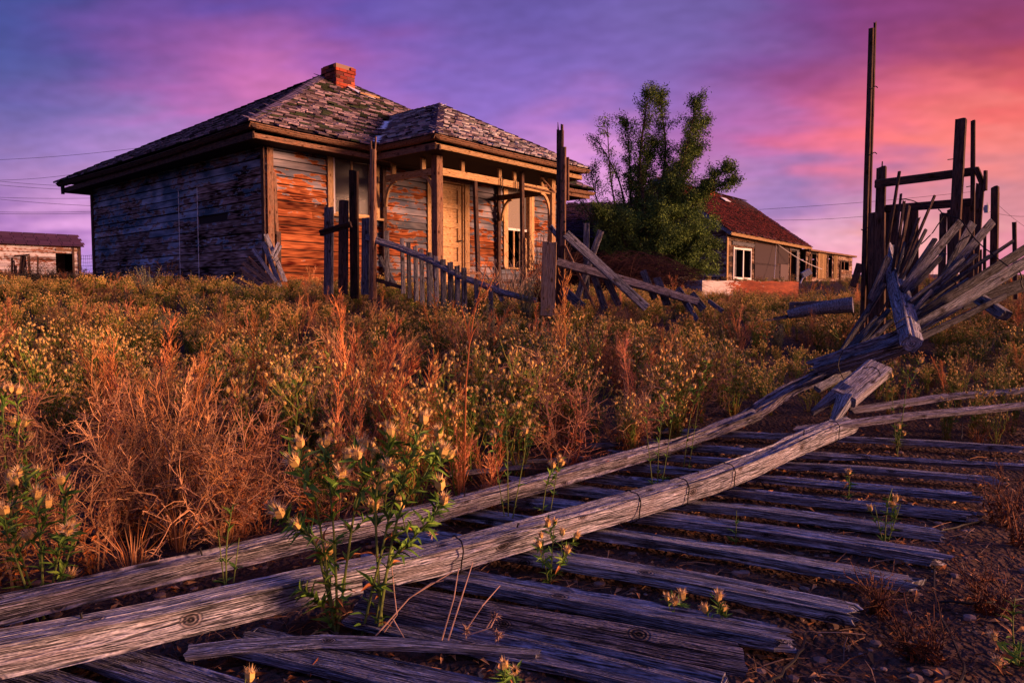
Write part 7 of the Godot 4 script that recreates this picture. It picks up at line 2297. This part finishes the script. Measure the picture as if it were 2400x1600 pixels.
func make_single_plants() -> void:
	make_plant_pieces()
	single_plant("flowering_plant", "tall green plant with many fluffy cream flower heads growing through the front rail", 2.02,
		[[[790, 1490], [788, 1380], [782, 1250], [770, 1120], [762, 1050]], [[845, 1490], [868, 1400], [895, 1290], [920, 1180], [960, 1080], [988, 1000]], [[788, 1330], [740, 1280], [690, 1230], [648, 1205]], [[870, 1390], [910, 1330], [960, 1270], [1010, 1215], [1036, 1176]], [[786, 1300], [830, 1200], [860, 1120], [893, 1060]], [[788, 1430], [750, 1410], [690, 1376]], [[785, 1290], [740, 1180], [700, 1090]], [[880, 1350], [930, 1220], [1000, 1110], [1030, 1050]], [[895, 1290], [880, 1180], [910, 1060], [925, 1030]]],
		[[994, 980], [1028, 1012], [912, 1014], [1018, 1052], [1040, 1056], [1056, 1062], [766, 1032], [702, 1036], [850, 1044], [688, 1080], [813, 1066], [836, 1064], [911, 1092], [894, 1138], [1030, 1134], [1041, 1168], [638, 1190], [654, 1202], [692, 1226], [876, 1186], [772, 1286], [758, 1298], [936, 1182], [880, 1060], [800, 1110]],
		0.072, 0.046, 0.0042, 44)
	single_plant("flowering_plant", "bushy plant with orange flower heads at the lower left edge", 2.16,
		[[[100, 1440], [98, 1340], [90, 1240], [70, 1140], [55, 1100]], [[105, 1440], [130, 1330], [150, 1230], [160, 1150]], [[95, 1440], [60, 1340], [30, 1240], [20, 1140]], [[110, 1420], [150, 1330], [172, 1260]], [[90, 1400], [40, 1320], [5, 1230]]],
		[[85, 1102], [44, 1106], [30, 1130], [140, 1122], [156, 1152], [86, 1156], [38, 1186], [66, 1252], [166, 1222], [158, 1244], [164, 1350], [8, 1196], [110, 1180], [20, 1110]], 0.066, 0.043, 0.004, 40)
	single_plant("flowering_plant", "dark green flowering plant rising at the far left edge above the bushy one", 2.75,
		[[[30, 1250], [36, 1120], [42, 1000], [40, 930]], [[30, 1250], [12, 1100], [6, 960]], [[36, 1240], [62, 1120], [50, 1000]]],
		[[42, 916], [10, 908], [24, 912], [58, 990], [2, 950], [70, 1020], [30, 990]], 0.066, 0.04, 0.004, 34)
	var small := [
		[1290, 1368, 2.42, [[[1290, 1368], [1294, 1300], [1298, 1240]], [[1290, 1360], [1320, 1300], [1335, 1270]], [[1288, 1360], [1272, 1290]]], [[1284, 1226], [1300, 1222], [1268, 1252], [1318, 1246], [1352, 1256], [1330, 1290], [1262, 1276]], "small flowering plant standing against the middle of the front rail"],
		[1195, 1215, 2.95, [[[1192, 1215], [1190, 1120], [1188, 1040], [1186, 950]], [[1192, 1170], [1230, 1060], [1236, 1000]], [[1190, 1150], [1158, 1060]]], [[1186, 940], [1214, 950], [1240, 990], [1232, 1010], [1158, 1020], [1166, 990]], "tall slim green plant before the rear rail at mid picture"],
		[1540, 1120, 3.2, [[[1540, 1120], [1545, 1040], [1556, 950]], [[1542, 1080], [1575, 990]], [[1540, 1080], [1515, 1000]]], [[1520, 940], [1560, 930], [1580, 952], [1566, 900]], "bright green leafy shoot standing before the rear rail's far half"],
		[1605, 1030, 3.7, [[[1600, 1050], [1620, 970], [1650, 890], [1660, 850]], [[1612, 1000], [1640, 930]]], [[1660, 846], [1644, 880], [1652, 900], [1628, 905], [1668, 880]], "slender shoot leaning right, just past the bright green shoot"],
		[535, 1365, 2.2, [[[528, 1365], [530, 1290], [540, 1210], [545, 1180]], [[530, 1300], [560, 1260]], [[530, 1290], [510, 1240]]], [], "small flowerless green sprig growing beside the rear rail at the left"],
		[1265, 1190, 2.8, [[[1262, 1195], [1280, 1140], [1300, 1085]], [[1275, 1150], [1310, 1080]]], [[1312, 1076], [1318, 1084], [1296, 1090]], "thin sprig between the two rails with two small buds"],
		[2075, 1225, 2.75, [[[2075, 1225], [2080, 1190], [2092, 1145]], [[2075, 1220], [2050, 1180]], [[2078, 1215], [2112, 1180]]], [[2100, 1168], [2092, 1182], [2040, 1190]], "small green plant between slats at the right"],
		[1990, 1130, 3.2, [[[1990, 1130], [1992, 1112]]], [[1990, 1106]], "tiny green plant with one flower in the gap near the rail's far end"],
		[1725, 1235, 2.8, [[[1725, 1235], [1727, 1195]]], [], "tiny upright green sprig in the gap between two middle slats"],
		[1590, 1425, 2.12, [[[1585, 1425], [1575, 1405]], [[1588, 1425], [1600, 1402]]], [[1563, 1398], [1600, 1396], [1580, 1410]], "pair of pale flowers poking up beside the widest pale slat"],
		[1690, 1440, 2.07, [[[1688, 1440], [1685, 1405]], [[1690, 1440], [1706, 1422]]], [[1652, 1426], [1697, 1424], [1684, 1398]], "low green bud cluster right of the pair of pale flowers"],
		[2110, 960, 4.2, [[[2100, 1080], [2106, 1020], [2110, 960]], [[2104, 1040], [2090, 900]], [[2104, 1030], [2130, 880]]], [[2108, 1000], [2104, 1012], [2120, 1016], [2090, 880], [2130, 860], [2150, 870], [2100, 850], [2160, 846]], "leggy plant with orange dead leaves before the two thin rails"],
		[580, 1600, 1.55, [[[560, 1640], [575, 1590]]], [[585, 1578]], "single large drooping flower head at the bottom edge"],
		[1180, 1590, 1.7, [[[1180, 1630], [1184, 1570]], [[1190, 1630], [1204, 1580]]], [[1182, 1560], [1206, 1572]], "two flower heads rising at the bottom edge below the loose slat"],
		[2380, 1560, 1.9, [[[2385, 1600], [2375, 1480], [2380, 1400]], [[2385, 1590], [2395, 1500]]], [[2340, 1550], [2330, 1490]], "twiggy green plant at the lower right corner"]]
	for s in small:
		single_plant("small_plant" if s[4].size() < 6 else "flowering_plant", s[5], s[2], s[3], s[4], 0.048 if s[0] != 580 else 0.03, 0.032 if s[0] != 580 else 0.045, 0.0028, 20)
	# big dry weeds that stand out at the left
	var k := 0
	for q in [[300, 1190, 2.85, 0.62, "large dry orange weed nearest the left edge of the field"], [395, 1150, 3.05, 0.68, "tallest feathery dry weed left of the flower field's middle"], [520, 1180, 2.8, 0.6, "wide dry weed leaning right, past the tallest feathery one"], [250, 1020, 3.5, 0.62, "pale dry weed behind the leftmost large one"], [440, 1000, 3.7, 0.66, "dry weed with upright plumes behind the tallest feathery one"], [620, 1000, 3.6, 0.5, "round dry weed between the plumed weed and the green flowers"], [830, 960, 3.7, 0.5, "dense dry weed just left of the thin red stalk"], [1250, 900, 4.4, 0.5, "dry weed with long bare stems right of the thin red stalk"], [1460, 960, 4.2, 0.42, "bare pale-stemmed dry weed before the rear rail"]]:
		var p := on_ground(q[0], q[1], q[2])
		var root := thing("dry_weed", q[4], "weed", p)
		var b := plume(q[3] * 1.1, q[3] * 0.45, 6) if k % 2 == 1 else dry_weed(q[3], q[3] * 0.5, 8, 30)
		k += 1
		for i in b.v.size(): b.v[i] += p
		put("stalks", b, M.dry, root)
	var tp := on_ground(1090, 1000, 3.4)
	var tall := thing("thin_red_stalk", "single thin red-orange stalk standing far above the flowers at mid picture", "weed", tp)
	var stalks := [[[1086, 1030], [1092, 900], [1100, 806]], [[1100, 806], [1110, 740], [1122, 690], [1140, 624]], [[1100, 806], [1098, 760], [1116, 710], [1150, 668]], [[1100, 806], [1092, 760], [1080, 716]], [[1100, 806], [1108, 780], [1114, 770]], [[1116, 712], [1140, 690], [1160, 640]]]
	for s in stalks:
		var b := Shape.new()
		b.col = Color(0.42, 0.13, 0.05)
		var pts := PackedVector3Array()
		for i in s.size(): pts.push_back(at(s[i][0], s[i][1], 3.4))
		if s == stalks[0]: pts[0].y = ground(pts[0].x, 3.4)
		b.tube(pts, 0.004 if s == stalks[0] else 0.003, 0.0022, 5)
		put("stem" if s == stalks[0] else "branch", b, M.dry, tall)
	var tw := Shape.new()
	for i in 70:
		var f := rf(0, 1)
		var p := at(lerpf(1108, 1165, f) + rf(-8, 14), lerpf(740, 640, f) + rf(-14, 14), 3.4 + rf(-0.03, 0.03))
		tw.col = STRAW[rng.randi_range(0, 2)]
		tw.leaf(p, (rdir() + Vector3(0, 0.7, 0)).normalized(), rdir(), rf(0.015, 0.035), 0.003, 0.2)
	put("seed_husks", tw, M.dry, tall)
	# sage bushes and the twiggy shrubs by the porch
	for q in [[1150, 760, 6.3, 0.62, "grey-green sage bush left of the broad tan board, behind the red stalk"], [1300, 800, 5.9, 0.55, "grey-green sage bush in front of the broad tan board's foot"], [345, 690, 10.2, 0.55, "yellowish bush before the blue side wall"], [1240, 690, 8.6, 0.6, "sage bush between the sagging fence and the broad tan board"]]:
		var p := on_ground(q[0], q[1], q[2])
		var root := thing("sage_bush", q[4], "bush", p)
		var b := sage(q[3])
		for i in b.v.size(): b.v[i] += p
		put("branches", b, M.dry, root)
	for q in [[1190, 690, 9.6, 0.75, "leafless grey twig shrub in front of the porch"], [1275, 690, 10.0, 1.1, "thin bare twigs arching against the porch's right post"]]:
		var p := on_ground(q[0], q[1], q[2])
		var root := thing("twig_shrub", q[4], "shrub", p)
		var b := Shape.new()
		for i in 90:
			b.col = Color(0.2, 0.14, 0.12) * rf(0.5, 1.2) if q[0] == 1190 else Color(0.05, 0.025, 0.02)
			var a := rf(0, TAU)
			var e := p + Vector3(cos(a), 0, sin(a)) * rf(0.1, 0.6) + Vector3(0, q[3] * rf(0.5, 1.0), 0)
			var m := p.lerp(e, 0.5) + rdir() * 0.08
			b.tube(PackedVector3Array([p + rdir() * 0.04, m, e, e + rdir() * 0.12]), 0.005, 0.002, 3)
		put("twigs", b, M.dry, root)
	# dry stems that lie across the near slats
	var dead := thing("dead_stems", "pale dead stems with two dried seed heads lying over the near slats", "weed", at(1010, 1470, 1.95))
	for q in [[[1050, 1500, 1.85], [1085, 1390, 1.9], [1108, 1318, 1.95]], [[1035, 1500, 1.9], [1064, 1400, 1.92], [1075, 1330, 1.95]], [[1090, 1478, 1.9], [1130, 1420, 1.9], [1172, 1372, 1.95]], [[880, 1490, 1.95], [960, 1400, 2.0], [1060, 1340, 2.05]], [[900, 1480, 1.95], [930, 1440, 1.95], [925, 1400, 2.0], [915, 1300, 2.05]], [[960, 1400, 2.0], [1010, 1366, 2.0], [1040, 1360, 2.0]], [[1090, 1490, 1.85], [1150, 1470, 1.85], [1165, 1440, 1.87]], [[1140, 1470, 1.87], [1156, 1446, 1.87]], [[920, 1450, 1.95], [950, 1500, 1.9]]]:
		var b := Shape.new()
		b.col = Color(0.42, 0.27, 0.2)
		var pts := PackedVector3Array()
		for p in q: pts.push_back(at(p[0], p[1], p[2]))
		b.tube(pts, 0.0022, 0.0012, 5)
		put("stem", b, M.dry, dead)
	for q in [[1158, 1444, 1.87], [1166, 1490, 1.84], [1092, 1478, 1.88], [1012, 1250, 2.1]]:
		var b := Shape.new()
		for i in 40:
			b.col = Color(0.34, 0.22, 0.17) * rf(0.5, 1.2)
			b.leaf(at(q[0], q[1], q[2]), (rdir() + Vector3(0.3, 0.2, 0)).normalized(), rdir(), rf(0.012, 0.024), 0.004, 0.4)
		put("seed_head", b, M.dry, dead)
	# sparse dry twigs over the bare soil at the right
	k = 0
	var lab := ["sprawling orange twigs at the right edge beyond the slat ends", "curly dry twigs on soil past the longest near slat", "sparse dry sprig behind the ends of the middle slats", "withered stalks at the lower right", "thin dry sprig on soil at the right edge"]
	for q in [[2385, 1250, 2.75, 0.26], [2060, 1420, 2.2, 0.07], [2350, 1170, 3.0, 0.2], [2160, 1560, 1.9, 0.07], [2330, 1420, 2.2, 0.1]]:
		var p := on_ground(q[0], q[1], q[2])
		var root := thing("dry_sprig", lab[k], "weed", p)
		var b := dry_weed(q[3], q[3] * 0.9, 5, 9)
		for i in b.c.size(): b.c[i] = b.c[i] * Color(0.45, 0.36, 0.36)
		for i in b.v.size(): b.v[i] += p
		put("stalks", b, M.dry, root)
		k += 1

func _ready() -> void:
	rng.seed = 7
	lump.seed = 3
	lump.frequency = 0.01
	lump.fractal_octaves = 3
	set_view()
	make_materials()
	make_land()
	make_house()
	make_second_house()
	make_left_shed()
	make_tree()
	make_bare_shrub()
	make_power_lines()
	make_gate_fence()
	make_posts()
	make_slat_pile()
	make_broken_rails()
	make_fallen_fence()
	make_field()
	make_single_plants()
